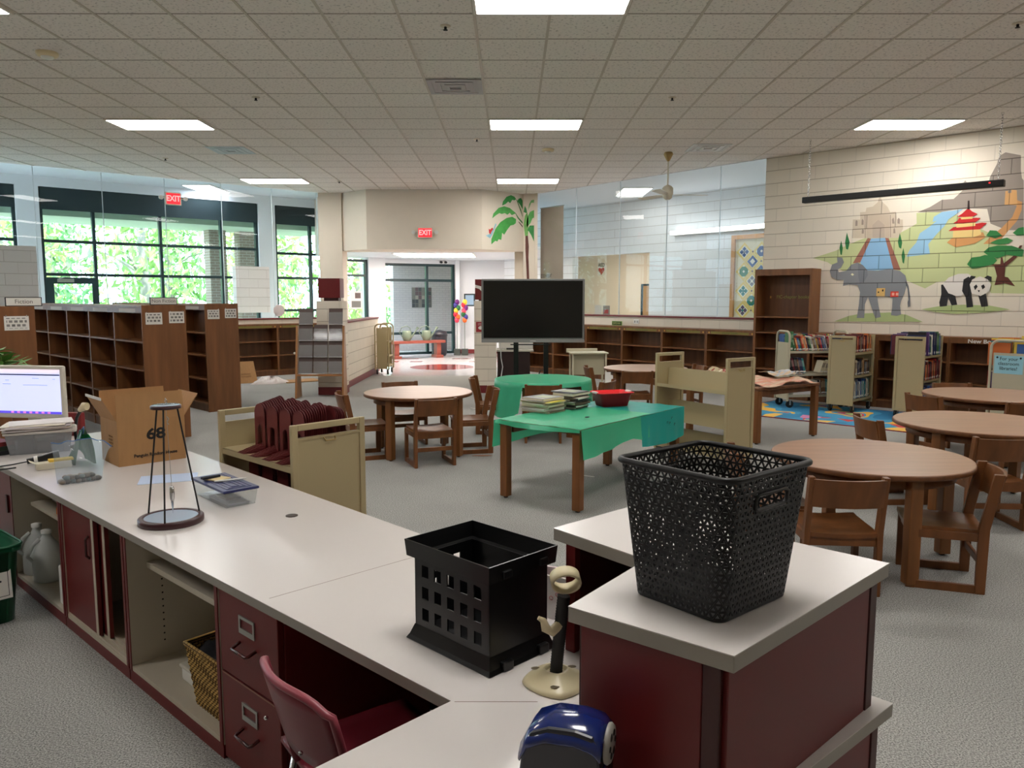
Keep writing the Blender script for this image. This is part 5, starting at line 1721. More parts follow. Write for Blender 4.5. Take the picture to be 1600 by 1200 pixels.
MB().tube([(-a1, -a1, h_), (a1, -a1, h_ + 0.004), (a1, a1, h_), (-a1, a1, h_ + 0.004)], 0.009, 8, closed=True).mk('rim', M_WICK, t)
b = MB()
rows = [[(x * 0.026, y * 0.026, h_ - 0.02 + 0.015 * math.sin(x * 1.3 + y) + 0.012 * math.cos(y * 1.9)) for x in range(-5, 6)] for y in range(-5, 6)]
b.grid(rows).mk('cloth_liner', mat('dark_cloth', (24, 24, 30), 0.9), t)
p = dl(1.635, -0.16, 0.0705)
t = thing('storage_tub', 'low white plastic tub behind the wicker basket', 'tub', p, A_D)
MB().prism([(-0.085, -0.2), (0.09, -0.2), (0.09, 0.06), (-0.085, 0.06)], 0, 0.055).mk('body', M_WHITE, t, 0.012)
MB().prism([(-0.09, -0.206), (0.096, -0.206), (0.096, 0.066), (-0.09, 0.066)], 0.055, 0.07).mk('lid', mat('tub_lid', (206, 200, 186), 0.4), t, 0.008)
p = dl(1.27, -0.15, 0.5015)
o = MB().lathe([(0.03, 0), (0.034, 0.005), (0.036, 0.08), (0.028, 0.085)], 16).mk('plastic_cup', M_JUG, loc=p)
tag(o, 'small clear plastic cup on the open cabinet shelf by the drawers', 'cup')

# maroon plastic chair in the kneehole
t = thing('plastic_chair', 'maroon plastic shell chair pushed into the desk kneehole', 'chair', (-0.345, 1.945, 0), R(40 - 90))
M_CSH = mat('maroon_shell', (122, 34, 48), 0.35, spec=0.5)
fr, n = [], 14
for i in range(9):
    v = i / 8
    z = 0.42 + v * 0.275
    row = []
    hw = 0.165 + 0.025 * math.sin(v * math.pi * 0.55)
    if v > 0.9:
        hw -= 0.02 * (v - 0.9) / 0.1
    for j in range(n + 1):
        u = -1 + 2 * j / n
        y = -0.17 - 0.075 * v - 0.045 * (1 - u * u)
        zz = z - (0.03 * abs(u) ** 5 if i == 8 else 0)
        row.append((u * hw, y, zz))
    fr.append(row)
holes = lambda i, j: i in (0, 1) and 4 <= j <= 9
b = MB()
vs = [p_ for r_ in fr for p_ in r_]
fs = [(i * (n + 1) + j, i * (n + 1) + j + 1, (i + 1) * (n + 1) + j + 1, (i + 1) * (n + 1) + j) for i in range(8) for j in range(n) if not holes(i, j)]
b.add(vs, fs, 0, True)
b.mk('backrest', M_CSH, t, solid=0.014)
rim = [fr[8][j] for j in range(n + 1)]
edge = [fr[i][0] for i in range(9)] + rim[1:-1] + [fr[i][n] for i in range(8, -1, -1)]
MB().tube(edge, 0.010, 8).mk('rolled_rim', mat('maroon_rim', (150, 66, 78), 0.4), t)
rows = []
for i in range(10):
    v = i / 9
    y = -0.2 + 0.39 * v
    rows.append([(u * 0.19, y, 0.385 + 0.02 * u * u + 0.02 * (1 - v) ** 3 - 0.03 * max(0, v - 0.75)) for u in [-1 + 0.2 * k for k in range(11)]])
MB().grid(rows).mk('seat', M_CSH, t, solid=0.014)
for x, y in ((-0.1, -0.226), (0.1, -0.226)):
    MB().ball((x, y - 0.048, 0.55), 0.006, n=6).mk('rivet', M_CHROME, t)
for sx in (-1, 1):
    MB().tube([(sx * 0.19, -0.24, 0.01), (sx * 0.17, -0.17, 0.38), (sx * 0.165, 0.14, 0.38), (sx * 0.19, 0.2, 0.01)], 0.011, 8).mk('leg_frame', M_CHROME, t)
    for y in (-0.24, 0.2):
        MB().cyl((sx * 0.19, y, 0), (sx * 0.19, y, 0.025), 0.014, n=10).mk('foot_cap', M_RUBBER, t)

# ------------------------------------------------------------------ on the desk
def perforated(b, corners0, corners1, z0, z1, cell, hole, skip=None, rad=0.03, m=0):
    """lattice wall round a rounded-square plan that widens upwards"""
    def outline(hw, hd, r):
        pts = []
        for cx, cy, a0 in ((hw - r, hd - r, 0), (-hw + r, hd - r, 90), (-hw + r, -hd + r, 180), (hw - r, -hd + r, 270)):
            for k in range(7):
                a = R(a0 + k * 15)
                pts.append((cx + r * math.cos(a), cy + r * math.sin(a)))
        return pts
    o0, o1 = outline(*corners0, rad), outline(*corners1, rad)
    def arc(o):
        ls = [0]
        for i in range(len(o)):
            a, c = o[i], o[(i + 1) % len(o)]
            ls.append(ls[-1] + math.hypot(c[0] - a[0], c[1] - a[1]))
        return ls
    l1 = arc(o1)
    tot = l1[-1]
    n = int(round(tot / cell))
    def pt(u, v):
        u = (u % n) / n * tot
        k = 0
        while l1[k + 1] < u:
            k += 1
        f = (u - l1[k]) / (l1[k + 1] - l1[k])
        a0, a1 = o0[k], o0[(k + 1) % len(o0)]
        c0, c1 = o1[k], o1[(k + 1) % len(o1)]
        p0 = Vector((a0[0] + (a1[0] - a0[0]) * f, a0[1] + (a1[1] - a0[1]) * f, z0))
        p1 = Vector((c0[0] + (c1[0] - c0[0]) * f, c0[1] + (c1[1] - c0[1]) * f, z1))
        return p0 + (p1 - p0) * v
    rows = int(round((z1 - z0) / (cell * 0.87)))
    for r_ in range(rows):
        off = 0.5 * (r_ % 2)
        for i in range(n):
            v0, v1 = r_ / rows, (r_ + 1) / rows
            for tri in (((i + off, v0), (i + 1 + off, v0), (i + 0.5 + off, v1)), ((i + 1 + off, v0), (i + 1.5 + off, v1), (i + 0.5 + off, v1))):
                cu, cv_ = sum(q[0] for q in tri) / 3, sum(q[1] for q in tri) / 3
                P = [pt(*q) for q in tri]
                c = (P[0] + P[1] + P[2]) / 3
                if skip and skip(c):
                    continue
                h = hole * (1.25 if r_ > rows - 3 else 1.0)
                Q = [c + (p - c) * h for p in P]
                b.add(P + Q, [(0, 1, 4, 3), (1, 2, 5, 4), (2, 0, 3, 5)], m)
    return o0, o1


t = thing('woven_basket', 'large black plastic lattice basket standing on the raised counter', 'basket', (0.405, 1.525, HZ + 0.001), R(40))
b = MB()
HB = 0.283
def slot(c):
    # hand holes in the two short sides (local x = +-)
    return abs(c.x) < 0.052 and abs(c.y) > 0.1 and 0.208 < c.z < 0.238
o0, o1 = perforated(b, (0.118, 0.106), (0.140, 0.134), 0.006, HB - 0.008, 0.0172, 0.52, slot, 0.026)
b.mk('lattice_wall', M_BLACKM, t, solid=0.0022)
MB().prism(o0, 0.0, 0.008).mk('base', M_BLACKM, t, 0.003)
rim = [(x * 1.015, y * 1.015, HB - 0.006) for x, y in o1]
MB().tube(rim, 0.0065, 8, closed=True).mk('rim', M_BLACKM, t)
for sy in (-1, 1):
    pts = []
    for x, z in ((-0.046, 0.208), (0.046, 0.208), (0.054, 0.214), (0.054, 0.232), (0.046, 0.238), (-0.046, 0.238), (-0.054, 0.232), (-0.054, 0.214)):
        yy = 0.106 + (0.134 - 0.106) * z / HB
        pts.append((x, sy * (yy + 0.002), z))
    MB().tube(pts, 0.0042, 8, closed=True).mk('handle_rim', M_BLACKM, t)

# file crate
CRA = thing('file_crate', 'black plastic file crate standing on the worktop, empty', 'crate', (-0.056, 1.841, DZ + 0.001), R(45.3))
CWX, CLY, CH_ = 0.238, 0.322, 0.283


def holed(w, z0, z1, cols, rows, hw, hh, top, bottom, side):
    """flat panel in (u,z) with a grid of window openings"""
    xs = [0]
    gap = (w - 2 * side - cols * hw) / (cols - 1)
    for c in range(cols):
        xs += [side + c * (hw + gap), side + c * (hw + gap) + hw]
    xs.append(w)
    zs = [z0]
    gz = (z1 - z0 - top - bottom - rows * hh) / (rows - 1)
    for r_ in range(rows):
        zs += [z0 + bottom + r_ * (hh + gz), z0 + bottom + r_ * (hh + gz) + hh]
    zs.append(z1)
    qs = []
    for i in range(len(xs) - 1):
        for j in range(len(zs) - 1):
            if i % 2 and j % 2:
                continue
            qs.append((xs[i], xs[i + 1], zs[j], zs[j + 1]))
    return qs


ins = 0.012
for sx in (0, 1):
    x0 = ins if sx == 0 else CWX - ins - 0.004
    b = MB()
    if sx == 1:
        b.bx(x0, x0 + 0.004, ins, CLY - ins, 0.03, 0.235)
        b.mk('side_wall', M_BLACK, CRA)
        continue
    for u0, u1, z0, z1 in holed(CLY - 2 * ins, 0.03, 0.235, 5, 3, 0.028, 0.034, 0.02, 0.03, 0.03):
        b.bx(x0, x0 + 0.004, ins + u0, ins + u1, z0, z1)
    b.mk('slotted_side', M_BLACK, CRA)
for sy in (0, 1):
    y0 = ins if sy == 0 else CLY - ins - 0.004
    b = MB()
    if sy == 0:
        b.bx(ins, CWX - ins, y0, y0 + 0.004, 0.03, 0.235)
    else:
        for u0, u1, z0, z1 in holed(CWX - 2 * ins, 0.03, 0.235, 3, 2, 0.026, 0.034, 0.028, 0.09, 0.05):
            b.bx(ins + u0, ins + u1, y0, y0 + 0.004, z0, z1)
    b.mk('end_wall', M_BLACK, CRA)
def ring(x0, x1, y0, y1, x2, x3, y2, y3, z0, z1):
    b = MB()
    lo = [(x0, y0, z0), (x1, y0, z0), (x1, y1, z0), (x0, y1, z0)]
    hi_ = [(x2, y2, z1), (x3, y2, z1), (x3, y3, z1), (x2, y3, z1)]
    b.add(lo + hi_, [(i, (i + 1) % 4, 4 + (i + 1) % 4, 4 + i) for i in range(4)])
    return b
ring(ins, CWX - ins, ins, CLY - ins, -0.002, CWX + 0.002, -0.002, CLY + 0.002, 0.232, 0.237).mk('rim_step', M_BLACK, CRA, solid=0.003)
ring(-0.002, CWX + 0.002, -0.002, CLY + 0.002, -0.006, CWX + 0.006, -0.006, CLY + 0.006, 0.237, CH_).mk('rim', M_BLACK, CRA, solid=0.005)
ring(0.0, CWX, 0.0, CLY, ins, CWX - ins, ins, CLY - ins, 0.008, 0.04).mk('foot_flange', M_BLACK, CRA, solid=0.004)
ring(-0.006, CWX + 0.006, -0.006, CLY + 0.006, 0.0, CWX, 0.0, CLY, 0.0, 0.01).mk('foot_rim', M_BLACK, CRA, solid=0.004)
MB().bx(ins, CWX - ins, ins, CLY - ins, 0.026, 0.03).mk('floor_panel', M_BLACK, CRA)
for x in (0.04, 0.175):
    MB().bx(x, x + 0.03, -0.012, -0.003, 0.243, 0.262).mk('rim_clip', M_BLACK, CRA, 0.002)
    MB().bx(x, x + 0.035, -0.012, 0.004, 0.0, 0.024).mk('foot_clip', M_BLACK, CRA, 0.003)

# papers behind the crate
for k, (dx, dz_, c) in enumerate(((0.0, 0.0, (230, 226, 222)), (0.02, 0.012, (236, 214, 216)))):
    o = MB().bx(-0.08, 0.08, -0.004, 0.004, 0, 0.13 + 0.02 * k).mk('leaning_sheet', mat('sheet_%d' % k, c, 0.8), loc=(0.10 + 0.02 * k, 2.205 + 0.012 * k, DZ + 0.001), rz=R(-30 + 6 * k))
    b = MB()
    for q in range(6):
        b.tube([(-0.06 + 0.02 * q + 0.006 * math.cos(a), -0.0048, 0.05 + 0.014 * (q % 3) + 0.006 * math.sin(a)) for a in [0.9 * i for i in range(7)]], 0.0009, 4)
    b.mk('printed_pattern', mat('pink_print', (206, 96, 110), 0.7), o)
    tag(o, ['white printed sheet propped between the crate and the raised counter', 'pinkish printed sheet just behind the white one by the crate'][k], 'paper')

# scanner stand
M_CRM = mat('cream_plastic', (214, 200, 162), 0.35)
t = thing('scanner_stand', 'cream barcode scanner stand with a black gooseneck, beside the crate', 'stand', (0.108, 1.815, DZ + 0.001), R(5))
pr_ = [(0.082, 0), (0.084, 0.004), (0.075, 0.012), (0.05, 0.022), (0.034, 0.034), (0.028, 0.036), (0.027, 0.024)]
b = MB().lathe(pr_, 40)
vv = []
for x, y, z in b.v:
    a = math.atan2(y, x)
    k = 1 - 0.10 * abs(math.sin(2 * a))
    vv.append((x * k * 1.0, y * k * 1.05, z))
b.v = vv
b.mk('base', M_CRM, t)
for a in (40, 140, 260):
    MB().lathe([(0.007, 0), (0.006, 0.001)], 10, sx=1.7).mk('screw_hole', mat('hole_brown', (96, 84, 60), 0.6), t, loc=(0.06 * math.cos(R(a)), 0.06 * math.sin(R(a)), 0.0185))
nk = []
for i in range(60):
    v = i / 59
    nk.append((0.004 * math.sin(v * 3) + 0.018 * v * v, 0.0, 0.02 + 0.20 * v))
rs = [0.0145 + (0.0016 if i % 2 else 0) for i in range(60)]
MB().tube(nk, rs, 14).mk('gooseneck', M_RUBBER, t)
hx, hz = 0.022, 0.25
pts = []
b = MB()
rows = []
for i in range(29):
    a = 2 * math.pi * i / 28
    c = Vector((hx + 0.034 * math.cos(a), 0.0, hz + 0.004 + 0.026 * math.sin(a)))
    r_ = []
    for off in (-0.017, 0.017):
        r_.append((c.x, c.y + off - 0.01 * math.sin(a), c.z + (0.010 if off > 0 else 0)))
    rows.append(r_)
b.grid(rows).mk('holder_ring', M_CRM, t, solid=0.006)
MB().tube([(0.008, -0.005, 0.15), (-0.012, -0.012, 0.135), (-0.028, -0.014, 0.145), (-0.034, -0.014, 0.165), (-0.046, -0.014, 0.172)], [0.012, 0.013, 0.012, 0.008, 0.005], 10).mk('hook', M_CRM, t)

# electric pencil sharpener
M_BLUE = mat('navy_gloss', (22, 40, 104), 0.16, spec=0.6, coat=0.4)
t = thing('pencil_sharpener', 'blue electric pencil sharpener with a grey dial at the front edge', 'sharpener', (0.100, 1.36, DZ + 0.001), R(-20))
# side profile in local x (length) and z
prof = [(-0.085, 0.0), (-0.07, 0.12), (-0.055, 0.152), (-0.02, 0.168), (0.03, 0.171), (0.062, 0.165), (0.075, 0.15), (0.078, 0.098), (0.02, 0.09), (0.015, 0.0)]
MB().extr(prof, 'y', -0.05, 0.05).mk('housing', mat('charcoal_plastic', (36, 38, 46), 0.35), t, 0.006)
rows = []
for (x, z) in [(-0.0735, 0.128), (-0.059, 0.155), (-0.022, 0.172), (0.03, 0.175), (0.064, 0.169), (0.079, 0.154)]:
    rows.append([(x, -0.054, z - 0.03), (x, -0.058, z - 0.026), (x, -0.052, z - 0.018), (x, -0.04, z - 0.004), (x, 0, z), (x, 0.04, z - 0.004), (x, 0.052, z - 0.018), (x, 0.058, z - 0.026), (x, 0.054, z - 0.03)])
MB().grid(rows).mk('top_shell', M_BLUE, t, solid=0.004)
MB().bx(0.012, 0.082, -0.055, 0.055, 0.082, 0.1).mk('front_collar', M_BLUE, t, 0.006)
MB().bx(0.018, 0.08, -0.05, 0.05, 0.0, 0.083).mk('shavings_drawer', mat('smoky_plastic', (52, 40, 38), 0.15, spec=0.6), t, 0.004)
dl_ = thing
MB().lathe([(0.036, 0), (0.037, 0.004), (0.033, 0.009), (0.0, 0.010)], 32).xf(Matrix.Translation((0.079, 0, 0.132)) @ Matrix.Rotation(R(90), 4, 'Y')).mk('dial', mat('dial_grey', (158, 154, 146), 0.4), t)
for k in range(6):
    a = k * math.pi / 3
    MB().lathe([(0.0055 + 0.0012 * (k % 3), 0), (0.005, 0.0012)], 12).xf(Matrix.Translation((0.0885, 0.02 * math.cos(a), 0.132 + 0.02 * math.sin(a))) @ Matrix.Rotation(R(90), 4, 'Y')).mk('pencil_hole', M_DARK, t)
scribble('print', 0.04, 2, mat('faint_red', (110, 50, 46), 0.5), t, (0.0806, 0.0, 0.055), (0, 0, R(90)), lh=0.008, r=0.0006)

# sand pendulum
t = thing('pendulum_stand', 'tripod pendulum toy with a mirrored round base on the worktop', 'pendulum', (-1.44, 3.19, DZ + 0.001), 0.3)
M_PURP = mat('dark_plum_wood', (60, 28, 32), 0.35)
MB().lathe([(0.128, 0), (0.13, 0.004), (0.13, 0.022), (0.126, 0.026), (0.107, 0.026), (0.106, 0.022), (0.0, 0.022)], 48).mk('base', M_PURP, t)
MB().lathe([(0.106, 0.0235), (0.0, 0.0236)], 40).mk('mirror', mat('pale_mirror', (176, 196, 216), 0.08, spec=0.8), t)
for a in (-95, 25, 145):
    a = R(a)
    MB().cyl((0.118 * math.cos(a), 0.118 * math.sin(a), 0.024), (0.045 * math.cos(a), 0.045 * math.sin(a), 0.49), 0.0036, n=8).mk('rod', M_INK, t)
MB().lathe([(0.028, 0.484), (0.06, 0.484), (0.06, 0.496), (0.056, 0.498), (0.028, 0.498), (0.028, 0.484)], 36).mk('top_ring', M_PURP, t)
MB().lathe([(0.028, 0.4985), (0.054, 0.4985), (0.054, 0.4995), (0.028, 0.4995)], 36).mk('ring_plate', mat('pale_mirror', (176, 196, 216), 0.08), t)
MB().bx(-0.032, 0.032, -0.003, 0.003, 0.499, 0.503).tube([(0, 0, 0.503), (0.006, 0, 0.515), (0.001, 0, 0.528), (-0.003, 0, 0.512)], 0.0018, 6).mk('hook', M_CHROME, t)
MB().cyl((0, 0, 0.5), (0.008, 0, 0.155), 0.0011, n=6).tube([(0.002, 0, 0.45), (0.009, 0, 0.44), (0.002, 0, 0.425), (0.008, 0, 0.415)], 0.0022, 6).mk('string', M_STEEL, t)
MB().lathe([(0.003, 0.155), (0.009, 0.15), (0.010, 0.12), (0.009, 0.1), (0.006, 0.085), (0.0005, 0.035)], 16).mk('bob', M_CHROME, t, loc=(0.008, 0, 0))

# blue lidded box with notes
bb = thing('shoe_box', 'clear plastic box with a navy lid on the worktop', 'box', (-1.285, 3.38, DZ + 0.001), R(43))
M_CLR = glass_mat('clear_plastic', (0.93, 0.94, 0.94), 1.45, 0.06, 0.10)
x0, x1, y0, y1 = 0.012, 0.148, 0.012, 0.36
ring(x0, x1, y0, y1, 0.002, 0.158, 0.002, 0.37, 0.0, 0.072).mk('body', M_CLR, bb, solid=0.002)
MB().bx(x0, x1, y0, y1, 0.0, 0.002).mk('bottom', M_CLR, bb)
MB().bx(0.03, 0.13, 0.03, 0.25, 0.003, 0.012).bx(0.05, 0.12, 0.1, 0.22, 0.012, 0.02).mk('contents', mat('pale_contents', (176, 180, 184), 0.6), bb)
M_NAVY = mat('navy_lid', (34, 40, 92), 0.35)
ld = MB().bx(-0.004, 0.164, -0.004, 0.376, 0.07, 0.082).mk('lid', M_NAVY, bb, 0.003)
b = MB()
for k in range(3):
    q = 0.022 + 0.02 * k
    b.bx(q, 0.16 - q, q, q + 0.004, 0.082, 0.084).bx(q, 0.16 - q, 0.372 - q - 0.004, 0.372 - q, 0.082, 0.084).bx(q, q + 0.004, q, 0.372 - q, 0.082, 0.084).bx(0.156 - q, 0.16 - q, q, 0.372 - q, 0.082, 0.084)
b.mk('lid_rib', M_NAVY, ld)
P0 = Vector((-1.285, 3.38, 0))
def bbp(x, y, z):
    v = Matrix.Rotation(R(43), 3, 'Z') @ Vector((x, y, 0))
    return (P0.x + v.x, P0.y + v.y, z)
o = MB().bx(-0.04, 0.04, -0.05, 0.05, 0, 0.006).mk('note_pad', mat('buff_paper', (224, 204, 156), 0.8), None, 0.001, loc=bbp(0.07, 0.25, DZ + 0.0855), rz=R(65))
tag(o, 'small buff notepad lying on the navy lid', 'notepad')
o = MB().cyl((-0.07, 0, 0.005), (0.06, 0, 0.005), 0.0045, n=10).cyl((0.06, 0, 0.005), (0.075, 0, 0.005), 0.003, n=8).mk('marker_pen', M_WHITE, loc=bbp(0.1, 0.17, DZ + 0.0855), rz=R(30))
tag(o, 'white marker pen lying on the navy lid', 'pen')
o = MB().bx(-0.06, 0.03, -0.012, 0.012, 0, 0.01).mk('eraser_block', mat('dark_navy_felt', (26, 28, 40), 0.8), None, 0.003, loc=bbp(0.06, 0.26, DZ + 0.0925), rz=R(50))
tag(o, 'dark little eraser block on the notepad', 'eraser')
o = MB().bx(-0.14, 0.14, -0.1, 0.1, 0, 0.0008).mk('paper_sheet', mat('pale_blue_paper', (190, 206, 232), 0.7), loc=(-1.80, 3.98, DZ + 0.001), rz=R(20))
tag(o, 'pale blue sheet of paper on the worktop behind the navy lidded box', 'paper')

# cardboard box '68'
bx_ = thing('cardboard_box', 'open cardboard box printed with the number 68 on the worktop', 'box', (-2.195, 4.25, DZ + 0.001), R(43.5))
Wb, Db, Hb = 0.37, 0.30, 0.255
for nm, a in (('front_wall', (0, Wb, 0, 0.004)), ('back_wall', (0, Wb, Db - 0.004, Db)), ('side_wall', (0, 0.004, 0.004, Db - 0.004)), ('side_wall', (Wb - 0.004, Wb, 0.004, Db - 0.004))):
    MB().bx(*a, 0, Hb).mk(nm, M_CARD, bx_)
MB().bx(0.004, Wb - 0.004, 0.004, Db - 0.004, 0, 0.004).mk('bottom', M_CARDI, bx_)
fl = 0.15
def flap(a, b_, nrm, ang, m=M_CARD):
    a, b_ = Vector(a), Vector(b_)
    n_ = Vector(nrm)
    d_ = n_ * math.cos(R(ang)) * fl + Vector((0, 0, math.sin(R(ang)) * fl))
    e = (b_ - a) * 0.01
    return MB().add([a, b_, b_ - e + d_, a + e + d_], [(0, 1, 2, 3)]).mk('flap', m, bx_, solid=0.004)
flap((0, 0.002, Hb), (Wb, 0.002, Hb), (0, -1, 0), 96)
flap((Wb, Db - 0.002, Hb), (0, Db - 0.002, Hb), (0, 1, 0), 84)
flap((0.002, Db, Hb), (0.002, 0, Hb), (-1, 0, 0), 62)
flap((Wb - 0.002, 0, Hb), (Wb - 0.002, Db, Hb), (1, 0, 0), 55)
MB().bx(-0.075, -0.07, 0.01, Db - 0.01, Hb + 0.125, Hb + 0.14).mk('torn_tape', M_PAPER, bx_)
text('number', '68', 0.085, M_INK, bx_, (0.205, -0.0012, 0.165), sx=1.25, bold=0.0025)
text('lettering', 'Penguin Random House', 0.026, M_INK, bx_, (0.20, -0.0012, 0.05), sx=0.95, bold=0.0006)
scribble('side_print', 0.07, 4, mat('faint_print', (136, 98, 60), 0.8), bx_, (-0.0012, 0.12, 0.16), (0, 0, R(-90)), lh=0.018, r=0.0014)

# green bag behind the zip bag, zip bag with stones
GB = thing('plastic_bag', 'green translucent plastic bag lying against the cardboard box', 'bag', (-2.465, 4.355, DZ + 0.001), R(-47))
M_GBAG = thinplastic('green_bag', (30, 110, 66), 0.25)
rows = []
rd = random.Random(5)
for i in range(13):
    u = i / 12
    rows.append([(-0.11 + 0.21 * u + 0.006 * math.sin(j), (v - 0.5) * 0.10 + 0.006 * math.sin(i * 2 + j), 0.004 + (0.235 - 0.09 * abs(u - 0.6)) * math.sin(math.pi * v) ** 0.7 * (0.35 + 0.75 * u) * (0.9 + 0.12 * math.sin(i * 1.9 + j * 1.3))) for j, v in enumerate([k / 10 for k in range(11)])])
MB().grid(rows).mk('body', M_GBAG, GB)
MB().tube([rows[i][5][:2] + (rows[i][5][2] + 0.004,) for i in range(13)], 0.004, 6).mk('zip_strip', mat('blue_zip', (60, 100, 150), 0.3), GB)
ZB = thing('zip_bag', 'clear zip bag holding pebbles, standing on the worktop', 'bag', (-2.23, 3.92, DZ + 0.001), R(42))
M_ZIP = glass_mat('bag_film', (0.88, 0.93, 0.98), 1.45, 0.12, 0.12)
for sd in (-1, 1):
    rows = []
    for i in range(15):
        v = i / 14
        z = 0.215 * v
        th = 0.055 * (1 - v) ** 0.8 + 0.002
        r_ = []
        for j in range(17):
            u = -1 + j / 8
            x = u * (0.105 + 0.02 * v) + (0.04 * v * v if u > 0 else 0)
            y = sd * th * max(0, 1 - u * u) ** 0.5 + 0.01 * math.sin(u * 7 + v * 9) * v + 0.03 * v * u
            r_.append((x, y, z * (1 - 0.25 * max(0, u) ** 2 * v) + 0.004 * math.sin(u * 11)))
        rows.append(r_)
    MB().grid(rows).mk('film', M_ZIP, ZB)
top_ = [(x, y, z) for x, y, z in rows[-1]]
MB().tube(top_, 0.0028, 6).mk('zip_strip', mat('blue_zip', (60, 100, 150), 0.3), ZB)
rd = random.Random(11)
pk = 0
PC = [(120, 108, 96), (152, 140, 124), (92, 86, 80), (170, 160, 146), (110, 120, 116), (134, 112, 92)]
for layer in range(2):
    for gx in range(8 - layer * 2):
        for gy in range(2):
            x = -0.085 + layer * 0.02 + gx * 0.0235
            y = -0.022 + gy * 0.03 + rd.uniform(-0.004, 0.004)
            r_ = 0.0135 + rd.uniform(0, 0.004)
            q = Matrix.Rotation(R(42), 3, 'Z') @ Vector((x, y, 0))
            o = MB().ball((0, 0, 0), r_, (1.05, 0.9, 0.75), 8).mk('pebble', mat('pebble_%d' % (pk % 6), PC[pk % 6], 0.5), loc=(-2.23 + q.x, 3.92 + q.y, DZ + 0.012 + layer * 0.019))
            tag(o, '%s pebble in the zip bag, %s from left, %s layer, %s row' % (['brownish', 'pale tan', 'dark grey', 'cream', 'greenish', 'tan brown'][pk % 6], ORD[gx], ['lower', 'upper'][layer], ['front', 'back'][gy]), 'pebble', 'pebbles in the zip bag')
            pk += 1

# white carton, yellow notes, black device
t = thing('small_carton', 'small open white carton with a yellow note pad on it, by the zip bag', 'carton', (-2.60, 4.16, DZ + 0.001), R(38))
MB().bx(0, 0.17, 0, 0.07, 0, 0.035).mk('body', mat('off_white_card', (222, 212, 190), 0.7), t, 0.002)
MB().add([(0, 0, 0.035), (0, 0.07, 0.035), (-0.03, 0.07, 0.05), (-0.03, 0, 0.05)], [(0, 1, 2, 3)]).mk('flap', mat('off_white_card', (222, 212, 190), 0.7), t, solid=0.002)
o = MB().bx(-0.06, 0.06, -0.025, 0.025, 0, 0.012).mk('sticky_notes', mat('yellow_note', (236, 198, 70), 0.8), None, 0.001, loc=(-2.53, 4.27, DZ + 0.0365), rz=R(38))
tag(o, 'yellow sticky note block on the small white carton', 'notes')
t = thing('barcode_scanner', 'black handheld scanner with a coiled cable, beside the grey tub', 'scanner', (-2.70, 4.33, DZ + 0.001), R(30))
MB().tube([(-0.05, 0, 0.022), (0.02, 0, 0.03), (0.07, 0.0, 0.04), (0.11, 0.0, 0.045)], [0.016, 0.02, 0.024, 0.027], 12).mk('body', M_BLACK, t)
MB().cyl((-0.015, 0, 0.026), (0.003, 0, 0.028), 0.0215, n=14).mk('white_band', M_WHITE, t)
MB().tube([(-0.05, 0, 0.02), (-0.12, 0.03, 0.006), (-0.2, 0.0, 0.005), (-0.26, -0.06, 0.005), (-0.2, -0.1, 0.005), (-0.1, -0.07, 0.005)], 0.004, 8).mk('cable', M_BLACK, t)

# tub with papers
TB = thing('storage_tub', 'grey translucent tub of supplies with papers piled on it', 'tub', (-3.02, 4.545, DZ + 0.001), R(28))
M_SMK = glass_mat('smoke_plastic', (0.70, 0.72, 0.75), 1.45, 0.15, 0.25)
ring(0.02, 0.33, 0.02, 0.22, 0, 0.35, 0, 0.24, 0, 0.125).mk('body', M_SMK, TB, solid=0.003)
MB().bx(0.02, 0.33, 0.02, 0.22, 0, 0.003).mk('bottom', M_SMK, TB)
MB().bx(0.06, 0.14, 0.04, 0.19, 0.004, 0.09).bx(0.16, 0.3, 0.05, 0.2, 0.004, 0.07).mk('contents', mat('dark_contents', (52, 58, 80), 0.6), TB)
MB().bx(-0.01, 0.36, -0.01, 0.25, 0.122, 0.138).mk('rim', mat('pale_rim', (206, 200, 194), 0.4), TB, 0.005)
MB().bx(0.345, 0.375, 0.06, 0.14, 0.11, 0.15).mk('latch', M_WHITE, TB, 0.01)
rd = random.Random(21)
for k in range(7):
    x, y, a = rd.uniform(-0.02, 0.02), rd.uniform(-0.02, 0.02), rd.uniform(-0.12, 0.12)
    q = Matrix.Rotation(R(28), 3, 'Z') @ Vector((0.165 + x, 0.11 + y, 0))
    o = MB().bx(-0.17, 0.17, -0.11, 0.11, 0, 0.0055).mk('paper_stack', mat('paper_%d' % (k % 3), [(228, 220, 216), (216, 206, 210), (232, 222, 206)][k % 3], 0.8), loc=(-3.02 + q.x, 4.545 + q.y, DZ + 0.140 + 0.006 * k), rz=R(28) + a)
    tag(o, '%s sheaf of paper on the grey tub, %s from the bottom of the pile' % (['white', 'greyish', 'cream'][k % 3], ORD[k]), 'paper', 'papers piled on the grey tub')

# monitor and its little microphone-like lamp
mo = thing('computer_monitor', 'white framed computer monitor showing a bright screen at the left edge', 'monitor', (-3.17, 5.06, DZ + 0.001), R(-9))
MB().bx(-0.27, 0.245, 0.0, 0.035, 0.15, 0.50).mk('bezel', mat('monitor_white', (216, 210, 196), 0.4), mo, 0.012)
scr = MB().bx(-0.245, 0.222, -0.0015, 0.001, 0.182, 0.475).mk('screen', mat('lit_screen', (200, 206, 250), 0.2, emit=(206, 212, 255), es=0.85), mo)
MB().bx(-0.245, 0.222, -0.0025, -0.0015, 0.455, 0.475).mk('title_bar', mat('screen_pink', (240, 225, 235), 0.3, emit=(238, 222, 236), es=0.8), scr)
MB().bx(-0.245, 0.222, -0.0025, -0.0015, 0.436, 0.444).mk('toolbar', mat('screen_dark', (30, 34, 60), 0.3, emit=(30, 36, 66), es=0.6), scr)
